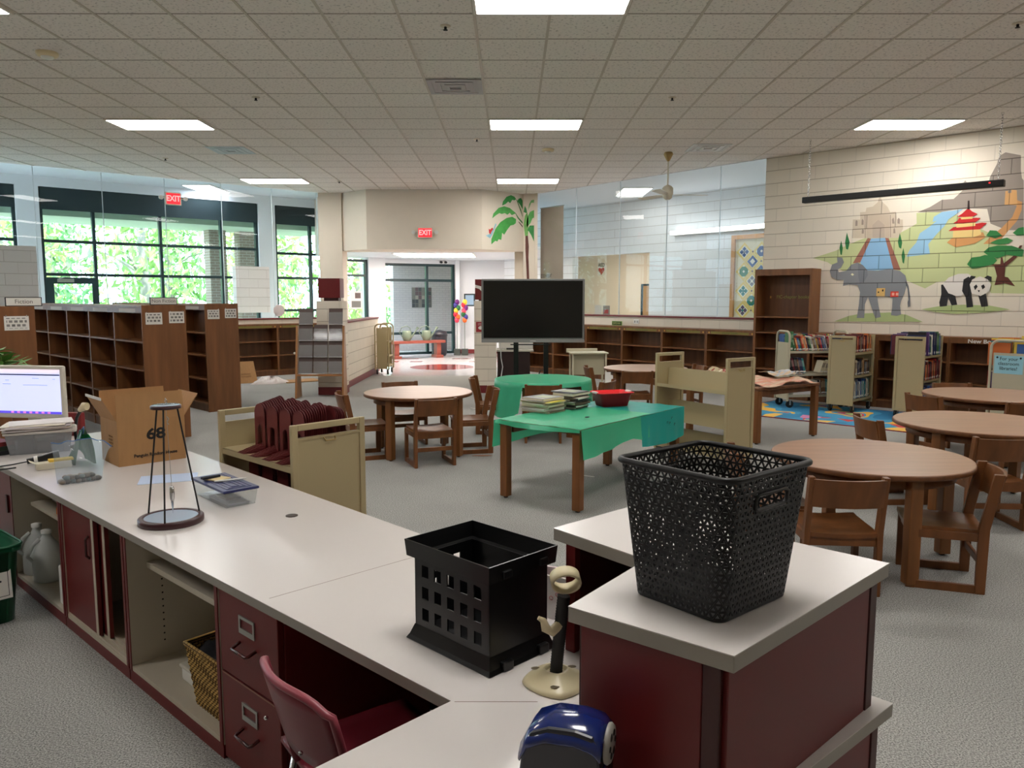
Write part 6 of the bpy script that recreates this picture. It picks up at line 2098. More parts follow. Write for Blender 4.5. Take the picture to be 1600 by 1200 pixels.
MB().bx(-0.245, 0.222, -0.0025, -0.0015, 0.182, 0.198).mk('task_bar', mat('screen_violet', (90, 80, 220), 0.3, emit=(96, 80, 226), es=0.8), scr)
b = MB()
for k in range(7):
    b.bx(-0.15 + k * 0.045, -0.13 + k * 0.045, -0.0032, -0.0025, 0.185, 0.196)
b.mk('icon_row', mat('screen_icon', (230, 120, 200), 0.3, emit=(230, 130, 210), es=0.8), scr)
b = MB()
for x, z, w2 in ((-0.18, 0.40, 0.03), (0.02, 0.415, 0.05), (0.17, 0.41, 0.02), (-0.2, 0.375, 0.06), (-0.05, 0.37, 0.18)):
    b.bx(x, x + w2, -0.0026, -0.0015, z, z + 0.004)
b.mk('page_text', mat('screen_text', (150, 156, 190), 0.3, emit=(150, 156, 196), es=0.7), scr)
MB().bx(-0.05, 0.05, 0.02, 0.05, 0.01, 0.2).mk('stand', mat('monitor_white', (216, 210, 196), 0.4), mo, 0.006)
MB().bx(-0.11, 0.11, -0.06, 0.14, 0, 0.012).mk('foot', mat('monitor_white', (216, 210, 196), 0.4), mo, 0.005)
t = thing('desk_lamp', 'black gooseneck lamp with a pale head in front of the monitor', 'lamp', (-2.76, 4.84, DZ + 0.001))
MB().lathe([(0.05, 0), (0.05, 0.012), (0.01, 0.02)], 20).mk('base', M_BLACK, t)
MB().tube([(0, 0, 0.015), (-0.005, 0, 0.1), (0.01, 0, 0.19), (0.05, 0, 0.255)], 0.010, 10).mk('gooseneck', M_BLACK, t)
MB().tube([(0.03, 0, 0.235), (0.065, -0.005, 0.262), (0.085, -0.01, 0.262)], [0.014, 0.027, 0.024], 12).mk('head', M_CRM, t)
# books left of the tub and a red binder behind it
for k, (c, nm) in enumerate((((30, 30, 36), 'black'), ((46, 60, 46), 'dark green'), ((120, 26, 30), 'red'))):
    o = MB().bx(-0.12, 0.12, -0.09, 0.09, 0, 0.026).mk('binder', mat('binder_%d' % k, c, 0.5), None, 0.002, loc=(-3.16, 4.60 - 0.01 * k, DZ + 0.001 + 0.027 * k), rz=R(52 + 4 * k))
    tag(o, '%s book lying flat left of the grey tub, %s in its pile' % (nm, ['lowest', 'middle', 'topmost'][k]), 'book', 'books left of the grey tub')
o = MB().bx(-0.06, 0.06, -0.02, 0.02, 0, 0.16).mk('binder', mat('red_binder', (126, 26, 28), 0.5), None, 0.004, loc=(-3.00, 5.26, DZ + 0.001), rz=R(-10))
tag(o, 'red binder standing behind the foot of the monitor', 'binder')

# potted plant on a tall stool behind the monitor
t = thing('plant_stand', 'tall wooden stool carrying a potted plant behind the monitor', 'stool', (-3.78, 5.62, 0))
MB().lathe([(0.15, 0.84), (0.16, 0.85), (0.16, 0.87), (0.15, 0.88)], 28).mk('seat', M_OAK, t)
for a in (45, 135, 225, 315):
    MB().bar((0.16 * math.cos(R(a)), 0.16 * math.sin(R(a)), 0), (0.1 * math.cos(R(a)), 0.1 * math.sin(R(a)), 0.845), 0.025, 0.025).mk('leg', M_OAK, t)
t = thing('potted_plant', 'leafy green houseplant in a dark pot behind the monitor', 'plant', (-3.78, 5.62, 0.881))
MB().lathe([(0.08, 0), (0.11, 0.17), (0.115, 0.2), (0.1, 0.2), (0.095, 0.17)], 24).mk('pot', mat('dark_pot', (40, 34, 32), 0.5), t)
MB().lathe([(0.095, 0.17), (0.0, 0.175)], 20).mk('soil', M_DARK, t)
rd = random.Random(9)
b = MB()
for k in range(150):
    a, el = rd.uniform(0, 6.28), rd.uniform(0.1, 1.4)
    r_ = rd.uniform(0.08, 0.24)
    c = Vector((math.cos(a) * math.cos(el) * r_ * 1.25, math.sin(a) * math.cos(el) * r_, 0.16 + math.sin(el) * r_ * 0.8))
    m = Euler((rd.uniform(-0.6, 0.6), rd.uniform(-0.6, 0.6), a)).to_matrix()
    L_ = rd.uniform(0.045, 0.075)
    b.add([c + m @ Vector(v) for v in ((-L_, 0, 0), (-L_ * 0.3, -L_ * 0.45, 0.004), (L_, 0, -0.008), (-L_ * 0.3, L_ * 0.45, 0.004))], [(0, 1, 2, 3)])
b.mk('foliage', mat('houseplant_leaf', (92, 138, 60), 0.5), t)
b = MB()
for k in range(9):
    a = k * 0.7
    b.tube([(0.02 * math.cos(a), 0.02 * math.sin(a), 0.17), (0.09 * math.cos(a), 0.09 * math.sin(a), 0.27), (0.17 * math.cos(a), 0.17 * math.sin(a), 0.30)], 0.003, 5)
b.mk('stems', mat('stem_green', (86, 112, 56), 0.6), t)

# bins at the left edge
t = thing('recycling_bin', 'green recycling bin with a white label at the left edge', 'bin', (-2.665, 3.74, 0.001), R(-40))
b = MB()
def rr(hw, hd, r, z):
    pts = []
    for cx, cy, a0 in ((hw - r, hd - r, 0), (-hw + r, hd - r, 90), (-hw + r, -hd + r, 180), (hw - r, -hd + r, 270)):
        for k in range(6):
            a = R(a0 + k * 18)
            pts.append((cx + r * math.cos(a), cy + r * math.sin(a), z))
    return pts + [pts[0]]
M_GBIN = mat('bin_green', (14, 84, 54), 0.35)
b.grid([rr(0.15, 0.11, 0.05, 0.0), rr(0.18, 0.135, 0.05, 0.36), rr(0.195, 0.15, 0.055, 0.362), rr(0.195, 0.15, 0.055, 0.39)])
b.add(rr(0.15, 0.11, 0.05, 0.0)[:-1], [tuple(reversed(range(24)))])
b.mk('body', M_GBIN, t, solid=0.004)
MB().tube([Vector(p) for p in rr(0.197, 0.152, 0.056, 0.39)[:-1]], 0.006, 8, closed=True).mk('rim', M_GBIN, t)
for sg, a in (((0.0, -0.1335, 0.22), 0), ((0.1745, 0, 0.22), 90)):
    lb = MB().bx(-0.09, 0.09, -0.002, 0.0, -0.09, 0.09).mk('label', M_PAPER, t, 0.012, loc=sg, rz=R(a))
    lb.rotation_euler = Euler((R(-4), 0, R(a)))
    MB().tube([(x * 0.075, -0.003, z * 0.075) for x, z in ((-1, -1), (1, -1), (1, 1), (-1, 1))], 0.002, 5, closed=True).mk('outline', M_INK, lb)
    for dx in (-0.012, 0.012):
        MB().lathe([(0.005, 0), (0.004, 0.001)], 10).xf(Matrix.Translation((0.03 + dx, -0.0032, 0.0)) @ Matrix.Rotation(R(90), 4, 'X')).mk('dot_mark', M_INK, lb)
t = thing('waste_bin', 'black waste bin behind the green recycling bin', 'bin', (-3.02, 4.02, 0.001), R(-45))
b = MB().grid([rr(0.12, 0.09, 0.03, 0), rr(0.15, 0.115, 0.035, 0.5), rr(0.16, 0.125, 0.035, 0.502), rr(0.16, 0.125, 0.035, 0.525)])
b.add(rr(0.12, 0.09, 0.03, 0.0)[:-1], [tuple(reversed(range(24)))])
b.mk('body', M_BLACK, t, solid=0.004)
b = MB().grid([rr(0.158, 0.123, 0.035, 0.53), rr(0.166, 0.13, 0.035, 0.527), rr(0.168, 0.133, 0.035, 0.40)])
b.mk('liner', mat('bin_liner', (40, 40, 42), 0.2), t)

# ------------------------------------------------------------------ maroon book ends on the cart
MCA = Matrix.Translation(CA) @ Matrix.Rotation(A_A, 4, 'Z')


def bookend_mesh():
    b = MB()
    n = 10
    w2, h = 0.058, 0.27
    outer = [(-w2, 0.0)] + [(w2 * math.cos(math.pi - math.pi * k / n), h - w2 + w2 * math.sin(math.pi - math.pi * k / n)) for k in range(n + 1)] + [(w2, 0.0)]
    w3, h3 = 0.026, 0.15
    inner = [(-w3, 0.0)] + [(w3 * math.cos(math.pi - math.pi * k / n), h3 - w3 + w3 * math.sin(math.pi - math.pi * k / n)) for k in range(n + 1)] + [(w3, 0.0)]
    k = len(outer)
    for y, flip in ((0.0, False), (-0.002, True)):
        vs = [(x, y, z) for x, z in outer] + [(x, y, z) for x, z in inner]
        fs = [(i, i + 1, k + i + 1, k + i) for i in range(k - 1)]
        b.add(vs, [tuple(reversed(f)) for f in fs] if flip else fs)
    vs = [(x, 0.0, z) for x, z in outer] + [(x, -0.002, z) for x, z in outer]
    b.add(vs, [(i, k + i, k + i + 1, i + 1) for i in range(k - 1)])
    # foot: a slightly tapering tongue towards +y
    b.prism([(-w2, 0.0), (w2, 0.0), (w2 * 0.95, 0.09), (w2 * 0.6, 0.125), (-w2 * 0.6, 0.125), (-w2 * 0.95, 0.09)], 0.0, 0.002)
    o = b.mk('bookend', M_MAROON)
    me = o.data
    bpy.data.objects.remove(o)
    return me


BE = bookend_mesh()


def bookends(x, y0, n, flip, row, tilt=0.0, dy=0.0135, zb=0.7305):
    for i in range(n):
        o = bpy.data.objects.new('bookend', BE)
        COL.objects.link(o)
        sgn = -1 if not flip else 1
        rot = Matrix.Rotation(math.pi if flip else 0, 4, 'Z') @ Matrix.Rotation(R(tilt * i * (1 if i else 0)), 4, 'X')
        o.matrix_world = MCA @ Matrix.Translation((x + 0.002 * math.sin(i * 2.1), y0 + sgn * dy * i, zb + 0.0034 * i)) @ rot
        tag(o, 'maroon bookend, %s plate from the %s, %s' % (ORD[i], 'desk side' if not flip else 'far side', row), 'bookend', 'maroon bookends nested on the cart')


for k, x in enumerate((0.135, 0.275, 0.415, 0.555)):
    bookends(x, 0.098, 11, False, '%s row from the near end' % ORD[k])
for k, x in enumerate((0.17, 0.33, 0.50, 0.66)):
    bookends(x, 0.09, 7, False, '%s row on the shelf below' % ORD[k], zb=0.4005)
for k, x in enumerate((0.10, 0.24, 0.52)):
    bookends(x, -0.137, 6, True, '%s reversed row behind' % ORD[k], dy=0.012)

# ------------------------------------------------------------------ magazines and red basket on the green table
def flat_stack(x, y, n, seed, where, base=0.6405, sz=(0.23, 0.29)):
    rd = random.Random(seed)
    z = base
    pal = [('black', (46, 44, 46)), ('pale yellow', (222, 210, 130)), ('cream', (214, 204, 172)), ('yellow', (216, 196, 60)), ('buff', (206, 190, 150)), ('grey', (150, 146, 140)), ('white', (214, 210, 200)), ('brown', (120, 100, 80))]
    for i in range(n):
        th = rd.choice([0.006, 0.009, 0.013, 0.016, 0.02])
        nm, c = pal[rd.randrange(len(pal))] if i < n - 1 else ('grey', (112, 112, 116))
        if seed == 4 and i < n - 3:
            nm, c = [('black', (46, 44, 46)), ('brown', (96, 80, 66)), ('white', (214, 210, 200))][i % 3]
        w_, d_ = sz[0] * rd.uniform(0.92, 1.04), sz[1] * rd.uniform(0.9, 1.02)
        b = MB()
        b.bx(-w_ / 2, w_ / 2, -d_ / 2, d_ / 2, 0, 0.0012).bx(-w_ / 2, w_ / 2, -d_ / 2, d_ / 2, th - 0.0012, th)
        b.bx(-w_ / 2 + 0.002, w_ / 2 - 0.002, -d_ / 2 + 0.002, d_ / 2 - 0.001, 0.0012, th - 0.0012, 1).bx(-w_ / 2, w_ / 2, -d_ / 2, -d_ / 2 + 0.002, 0.0012, th - 0.0012).bx(-w_ / 2, -w_ / 2 + 0.002, -d_ / 2 + 0.002, d_ / 2 - 0.001, 0.0012, th - 0.0012, rd.choice([0, 1]))
        b.bx(-w_ * 0.35, w_ * 0.3, -d_ * 0.3, d_ * 0.2, th, th + 0.0002, 2).bx(-w_ * 0.4, w_ * 0.4, d_ * 0.3, d_ * 0.42, th, th + 0.0002, 3)
        o = b.mk('magazine', [bookmat(c), M_PAGES if seed == 3 or i % 3 == 1 else bookmat((70, 62, 58)), bookmat((170, 176, 140)), bookmat((196, 190, 182))], loc=(x + rd.uniform(-0.012, 0.012), y + rd.uniform(-0.012, 0.012), z), rz=AG + R(rd.uniform(-9, 9)) + (R(90) if rd.random() < 0.4 else 0))
        tag(o, '%s covered magazine, %s from the bottom of the %s pile on the green table' % (nm, ORD[i], where), 'magazine', 'magazine piles on the green table')
        z += th + 0.0006


flat_stack(0.265, 6.56, 10, 3, 'left', sz=(0.24, 0.30))
flat_stack(0.52, 6.80, 12, 4, 'right', sz=(0.22, 0.28))
t = thing('plastic_basket', 'red plastic basket with white handle tabs on the green table', 'basket', (0.90, 6.93, 0.641), R(20))
M_REDP = mat('bright_red_plastic', (236, 40, 48), 0.35)
b = MB()
b.grid([rr(0.125, 0.085, 0.03, 0.0), rr(0.155, 0.11, 0.035, 0.115), rr(0.17, 0.125, 0.035, 0.116), rr(0.17, 0.125, 0.035, 0.124)])
b.add(rr(0.125, 0.085, 0.03, 0.0)[:-1], [tuple(reversed(range(24)))])
b.mk('body', M_REDP, t, solid=0.003)
for x, y, a in ((-0.165, 0, 90), (0.165, 0, 90)):
    MB().prism([(-0.05, -0.012), (0.05, -0.012), (0.035, 0.012), (-0.035, 0.012)], 0.112, 0.13).xf(Matrix.Translation((x, y, 0)) @ Matrix.Rotation(R(a if x > 0 else -a), 4, 'Z')).mk('handle_tab', M_WHITE, t, 0.003)

b = MB().prism([(-0.10, -0.01), (0.02, -0.03), (0.11, 0.0), (0.06, 0.03), (-0.06, 0.02)], 0.001, 0.004)
tag(b.mk('paper_scrap', mat('brown_scrap', (150, 106, 82), 0.8), loc=(-0.31, 7.78, 0)), 'small brown paper scrap on the carpet left of the green covered table', 'scrap')
b = MB().prism([(-0.13, -0.006), (0.12, -0.012), (0.13, 0.004), (-0.12, 0.01)], 0.001, 0.004)
tag(b.mk('paper_strip', M_PAPER, loc=(0.63, 6.9, 0), rz=-0.5), 'white paper strip on the carpet under the green covered table', 'scrap')

# ------------------------------------------------------------------ crumpled painted paper on the right hand table
def crumple(name, label, x, y, z, rz, w_, d_, cols, seed, amp=0.03):
    rd = random.Random(seed)
    ph = [rd.uniform(0, 6) for _ in range(6)]
    rows = []
    for i in range(25):
        r_ = []
        for j in range(25):
            u, v = i / 24, j / 24
            zz = amp * (0.9 + math.sin(u * 7 + ph[0]) * math.sin(v * 6 + ph[1]) + 0.5 * math.sin(u * 17 + v * 9 + ph[2]) * math.sin(v * 13 - u * 5 + ph[3]))
            ex = 0.02 * math.sin(v * 15 + ph[4])
            r_.append(((u - 0.5) * w_ + ex, (v - 0.5) * d_ + 0.02 * math.sin(u * 13 + ph[5]), max(0.001, zz * 0.6)))
        rows.append(r_)
    m = bpy.data.materials.new(name)
    m.use_nodes = True
    nt = m.node_tree
    tc = nt.nodes.new('ShaderNodeTexCoord')
    mp = nt.nodes.new('ShaderNodeMapping')
    mp.inputs['Scale'].default_value = (2.2, 9, 1)
    mp.inputs['Location'].default_value = (seed, 0, 0)
    nz = nt.nodes.new('ShaderNodeTexNoise')
    nz.inputs['Scale'].default_value = 1.4
    nz.inputs['Detail'].default_value = 2
    cr = nt.nodes.new('ShaderNodeValToRGB')
    cr.color_ramp.interpolation = 'CONSTANT'
    els = cr.color_ramp.elements
    els[0].color = rgb(cols[0])
    els[1].color = rgb(cols[1])
    els[1].position = 0.4
    for k, c in enumerate(cols[2:]):
        e = els.new(0.5 + 0.08 * k)
        e.color = rgb(c)
    nt.links.new(tc.outputs['Object'], mp.inputs[0])
    nt.links.new(mp.outputs[0], nz.inputs['Vector'])
    nt.links.new(nz.outputs['Fac'], cr.inputs[0])
    nt.links.new(cr.outputs[0], pr(m).inputs['Base Color'])
    pr(m).inputs['Roughness'].default_value = 0.8
    o = MB().grid(rows).mk(name, m, loc=(x, y, z), rz=rz, solid=0.0015)
    return tag(o, label, 'paper')


BUFF = (206, 160, 112)
crumple('painted_paper', 'crumpled pink and buff painted paper hanging over the right table front', 2.98, 8.86, 0.633, R(32), 0.85, 0.62, [BUFF, (214, 150, 130), (206, 176, 150), (222, 188, 160)], 1, 0.045)
crumple('painted_paper', 'crumpled white and red painted paper heaped at the back of the right table', 2.50, 9.08, 0.70, R(50), 0.62, 0.5, [(226, 214, 190), (190, 176, 140), (150, 60, 52), (226, 214, 190)], 2, 0.06)
crumple('painted_paper', 'crumpled greyish paper at the far right corner of the right table', 3.24, 9.22, 0.69, R(32), 0.42, 0.36, [(196, 192, 186), (176, 182, 190), (206, 180, 150)], 3, 0.04)

# ------------------------------------------------------------------ rug and the loaded book carts
m = bpy.data.materials.new('rug_pile')
m.use_nodes = True
nt = m.node_tree
tc = nt.nodes.new('ShaderNodeTexCoord')
n1 = nt.nodes.new('ShaderNodeTexNoise')
n1.inputs['Scale'].default_value = 1.5
n1.inputs['Detail'].default_value = 1.0
vr = nt.nodes.new('ShaderNodeTexVoronoi')
vr.inputs['Scale'].default_value = 4.2
cr = nt.nodes.new('ShaderNodeValToRGB')
cr.color_ramp.interpolation = 'CONSTANT'
E0 = cr.color_ramp.elements
E0[0].color = rgb((40, 120, 164))
E0[1].color = rgb((62, 146, 186))
E0[1].position = 0.44
for p_, c in ((0.535, (232, 178, 70)), (0.60, (62, 146, 186)), (0.63, (196, 60, 60)), (0.67, (170, 196, 120))):
    e = E0.new(p_)
    e.color = rgb(c)
c2 = nt.nodes.new('ShaderNodeValToRGB')
c2.color_ramp.interpolation = 'CONSTANT'
F0 = c2.color_ramp.elements
F0[0].color = rgb((62, 146, 186))
F0[1].color = rgb((50, 130, 172))
F0[1].position = 0.5
for p_, c in ((0.68, (206, 70, 66)), (0.76, (236, 190, 90)), (0.84, (206, 130, 170)), (0.92, (226, 226, 210))):
    e = F0.new(p_)
    e.color = rgb(c)
mx = nt.nodes.new('ShaderNodeMix')
mx.data_type = 'RGBA'
sx_ = nt.nodes.new('ShaderNodeSeparateXYZ')
mr = nt.nodes.new('ShaderNodeMath')
mr.operation = 'LESS_THAN'
mr.inputs[1].default_value = 0.5
nt.links.new(tc.outputs['Object'], n1.inputs['Vector'])
nt.links.new(tc.outputs['Object'], vr.inputs['Vector'])
nt.links.new(tc.outputs['Object'], sx_.inputs[0])
nt.links.new(sx_.outputs[1], mr.inputs[0])
nt.links.new(n1.outputs['Fac'], cr.inputs[0])
nt.links.new(vr.outputs['Color'], c2.inputs[0])
nt.links.new(mr.outputs[0], mx.inputs[0])
nt.links.new(cr.outputs[0], mx.inputs[6])
nt.links.new(c2.outputs[0], mx.inputs[7])
nt.links.new(mx.outputs[2], pr(m).inputs['Base Color'])
pr(m).inputs['Roughness'].default_value = 0.95
t = thing('rug', 'bright blue patterned classroom rug under the loaded book carts', 'rug', (2.95, 10.83, 0), R(-43.5))
MB().bx(0.02, 2.98, 0.02, 1.68, 0.001, 0.010).mk('pile', m, t)
b = MB()
for a in ((0, 3.0, 0, 0.02), (0, 3.0, 1.68, 1.7), (0, 0.02, 0.02, 1.68), (2.98, 3.0, 0.02, 1.68)):
    b.bx(*a, 0.001, 0.011)
b.mk('binding', mat('rug_binding', (140, 36, 50), 0.8), t)

RUGZ = 0.011
K3, A3 = Vector((3.98, 11.36, RUGZ)), R(8)
cart(K3, A3, 0.90, 0.38, 1.11, 'pale rounded book cart full of leaning books, nearest the tall bookcase', M_BEIGEL, [(0.83, 'flat'), (0.50, 'flat'), (0.19, 'flat')], rounded=True, topgap=0.16)
K4, A4 = Vector((4.60, 10.78, RUGZ)), R(44)
cart(K4, A4, 0.66, 0.37, 1.07, 'beige square framed book cart, end on, in the middle of the rug', M_BEIGE, [(0.84, 'flat'), (0.52, 'flat'), (0.19, 'flat')], topgap=0.05)
K5, A5 = Vector((5.23, 10.16, RUGZ)), R(44)
cart(K5, A5, 0.66, 0.37, 1.09, 'beige book cart with bulging picture books, right of the rug', M_BEIGE, [(0.84, 'flat'), (0.52, 'flat'), (0.19, 'flat')], topgap=0.05, knob=False)
K6, A6 = Vector((6.02, 9.30, 0.0)), R(40)
k6 = cart(K6, A6, 0.76, 0.46, 1.09, 'pale rounded book cart with a blue note, at the right edge', M_BEIGEL, [(0.78, 'flat'), (0.48, 'flat'), (0.19, 'flat')], rounded=True, topgap=0.15)


def CM(K, A):
    return Matrix.Translation(K) @ Matrix.Rotation(A, 4, 'Z')


mix = ['white', 'cream', 'navy', 'blue', 'teal', 'green', 'yellow', 'red', 'maroon', 'orange', 'brown', 'black', 'grey', 'tan']
row_books(CM(K3, A3), 0.03, 0.075, -0.17, 0.83, ['green'], 'tall one starting the cart by the tall bookcase', 'books on the carts', hr=(0.27, 0.28), seed=1, tr=(0.02, 0.02))
row_books(CM(K3, A3), 0.09, 0.84, -0.17, 0.83, mix, 'top shelf of cart by the tall bookcase', 'books on the carts', hr=(0.18, 0.22), lean=-0.28, seed=12)
row_books(CM(K3, A3), 0.06, 0.30, -0.17, 0.50, ['maroon', 'black', 'navy', 'teal', 'brown'], 'middle shelf of cart by the tall bookcase', 'books on the carts', hr=(0.2, 0.24), lean=-0.25, seed=13)
row_books(CM(K3, A3), 0.50, 0.84, -0.17, 0.50, ['cream'], 'middle shelf set, cart by the tall bookcase', 'books on the carts', hr=(0.17, 0.18), lean=0.3, seed=14, tr=(0.026, 0.03))
row_books(CM(K3, A3), 0.46, 0.80, -0.17, 0.19, ['teal', 'white', 'black', 'brown'], 'bottom shelf of cart by the tall bookcase', 'books on the carts', hr=(0.2, 0.24), lean=-0.1, seed=15)
row_books(CM(K3, A3), 0.05, 0.86, 0.042, 0.83, mix, 'rear top row, cart by the tall bookcase', 'books on the carts', hr=(0.2, 0.24), dr=(0.15, 0.16), lean=-0.1, seed=16)
o = MB().bx(0, 0.27, 0, 0.2, 0, 0.15).mk('activity_box', mat('pale_box', (220, 212, 206), 0.6), None, 0.004)
o.matrix_world = CM(K3, A3) @ Matrix.Translation((0.1, -0.17, 0.191))
tag(o, 'white activity box with a red label on the bottom shelf of the rounded cart', 'box')
MB().bx(0.09, 0.18, -0.001, 0, 0.05, 0.11).mk('red_label', mat('red_print', (150, 40, 30), 0.6), o)
row_books(CM(K4, A4), 0.06, 0.60, -0.175, 0.84, ['brown', 'orange', 'tan', 'white', 'maroon', 'black', 'red'], 'top shelf of the middle cart', 'books on the carts', hr=(0.2, 0.25), lean=-0.05, seed=21)
row_books(CM(K4, A4), 0.06, 0.58, -0.175, 0.52, ['cream', 'black', 'navy', 'brown', 'tan', 'grey'], 'middle shelf of the middle cart', 'books on the carts', hr=(0.17, 0.23), lean=-0.06, seed=22)
row_books(CM(K4, A4), 0.05, 0.60, -0.175, 0.19, ['white', 'cream', 'grey', 'navy', 'blue', 'teal'], 'bottom shelf of the middle cart', 'books on the carts', hr=(0.22, 0.27), lean=-0.1, seed=23, dr=(0.17, 0.2))
row_books(CM(K4, A4), 0.06, 0.60, 0.04, 0.84, mix, 'in the far row top shelf of the middle cart', 'books on the carts', hr=(0.19, 0.23), dr=(0.15, 0.16), seed=24)
row_books(CM(K5, A5), 0.04, 0.60, -0.21, 0.84, ['purple', 'navy', 'white', 'blue', 'grey', 'black', 'green'], 'top shelf of the bulging cart', 'books on the carts', hr=(0.24, 0.31), dr=(0.2, 0.24), lean=-0.08, seed=31, shiftspread=0.05)
row_books(CM(K5, A5), 0.05, 0.60, -0.20, 0.52, ['red', 'white', 'orange', 'maroon', 'brown', 'navy', 'black'], 'middle shelf of the bulging cart', 'books on the carts', hr=(0.2, 0.27), dr=(0.17, 0.2), lean=-0.08, seed=32)
row_books(CM(K5, A5), 0.05, 0.60, -0.18, 0.19, ['blue', 'navy', 'purple', 'grey'], 'bottom shelf of the bulging cart', 'books on the carts', hr=(0.2, 0.25), lean=-0.08, seed=33)
row_books(CM(K5, A5), 0.04, 0.60, 0.085, 0.84, ['purple', 'maroon', 'white', 'navy'], 'far top row of the bulging cart', 'books on the carts', hr=(0.24, 0.29), dr=(0.15, 0.17), seed=34)
row_books(CM(K6, A6), 0.05, 0.70, 0.03, 0.78, ['red', 'blue', 'yellow', 'orange', 'white', 'teal'], 'left top row, cart with the blue note', 'books on the carts', hr=(0.26, 0.33), dr=(0.2, 0.24), seed=41)
row_books(CM(K6, A6), 0.05, 0.70, -0.22, 0.78, ['yellow', 'blue', 'cream', 'red', 'teal', 'orange'], 'right top row, cart with blue note', 'books on the carts', hr=(0.27, 0.36), dr=(0.18, 0.22), seed=42, shiftspread=0.01)
row_books(CM(K6, A6), 0.05, 0.70, 0.03, 0.48, ['white', 'purple', 'red'], 'middle shelf, cart with the blue note', 'books on the carts', hr=(0.2, 0.27), dr=(0.2, 0.23), seed=43)
nm = mat('blue_note_paper', (150, 200, 214), 0.8)
nt_ = thing('paper_note', 'light blue handwritten note fixed to the end of the right hand cart', 'note')
nt_.matrix_world = CM(K6, A6) @ Matrix.Translation((-0.007, 0.03, 0.80)) @ Matrix.Rotation(R(-90), 4, 'Z')
MB().bx(-0.155, 0.155, -0.0015, 0.0, -0.11, 0.11).mk('sheet', nm, nt_)
text('handwriting', 'For your\nclassroom\nlibraries!', 0.058, M_INK, nt_, (0.0, -0.0025, 0.012), sx=0.95)
for x in (-0.125, 0.125):
    MB().ball((x, -0.004, 0.085), 0.011, n=8).mk('magnet', M_INK, nt_)

# ------------------------------------------------------------------ big screen on its stand
t = thing('flat_screen', 'large dark flat screen on a black floor stand in the middle of the room', 'screen', (0.297, 11.0, 0))
MB().bx(-0.73, 0.73, 0.0, 0.07, 0.975, 1.87).mk('bezel', mat('grey_bezel', (120, 120, 118), 0.4, metal=0.3), t, 0.006)
MB().bx(-0.70, 0.70, -0.003, 0.001, 1.04, 1.845).mk('display', mat('dark_display', (14, 15, 14), 0.16, spec=0.5), t)
MB().bx(-0.73, 0.73, -0.012, 0.0, 0.975, 1.02).mk('speaker_bar', mat('silver_bar', (150, 150, 148), 0.35, metal=0.3), t, 0.004)
MB().bx(-0.04, 0.04, -0.014, -0.012, 0.992, 1.002).mk('logo_plate', mat('logo_grey', (210, 210, 208), 0.4), t)
for x in (-0.24, 0.19):
    MB().bx(x - 0.035, x + 0.035, 0.07, 0.12, 0.06, 1.3).mk('stand_pole', M_BLACK, t, 0.004)
    MB().bx(x - 0.03, x + 0.03, -0.25, 0.45, 0.05, 0.09).mk('stand_foot', M_BLACK, t, 0.004)
    for y in (-0.22, 0.42):
        MB().cyl((x - 0.012, y, 0.03), (x + 0.012, y, 0.03), 0.03, n=14).mk('caster_wheel', M_RUBBER, t)
MB().bx(-0.32, 0.25, 0.03, 0.08, 0.935, 0.95).mk('cross_bar', M_BLACK, t)
MB().tube([(-0.46, 0.05, 0.98), (-0.455, 0.06, 0.75), (-0.43, 0.08, 0.62), (-0.46, 0.08, 0.45), (-0.48, 0.06, 0.2), (-0.5, 0.05, 0.012), (-0.75, 0.0, 0.012), (-0.9, 0.12, 0.012)], 0.007, 8).mk('power_cord', M_WHITE, t)
# media cabinet and bag behind the screen
t = thing('media_cabinet', 'dark media cabinet with a pale top behind the screen stand', 'cabinet', (0.02, 13.7, 0))
MB().bx(-0.28, 0.3, 0, 0.5, 0.0, 0.66).mk('body', mat('dark_wenge', (44, 26, 24), 0.5), t, 0.004)
MB().bx(-0.30, 0.36, -0.03, 0.52, 0.66, 0.69).mk('top', mat('pale_top', (196, 190, 178), 0.5), t, 0.003)
o = MB().bx(-0.28, 0.34, 0.0, 0.03, 0, 0.42).mk('white_board', M_PAPER, None, 0.003, loc=(0.04, 14.05, 0.691))
tag(o, 'white board standing on the dark media cabinet behind the screen', 'board')
o = MB().bx(-0.1, 0.1, -0.06, 0.06, 0, 0.028).mk('media_player', M_BLACK, None, 0.004, loc=(0.0, 13.82, 0.691))
tag(o, 'small black media player on the dark media cabinet', 'media player')
t = thing('backpack', 'black bag on the floor beside the media cabinet, behind the screen pole', 'bag', (0.52, 13.35, 0))
MB().ball((0, 0, 0.15), 0.16, (1.1, 0.8, 0.95), 14).mk('body', mat('black_nylon', (22, 22, 24), 0.7), t)
MB().tube([(-0.06, -0.02, 0.28), (-0.03, -0.02, 0.36), (0.03, -0.02, 0.36), (0.06, -0.02, 0.28)], 0.01, 8).mk('handle', mat('black_nylon', (22, 22, 24), 0.7), t)
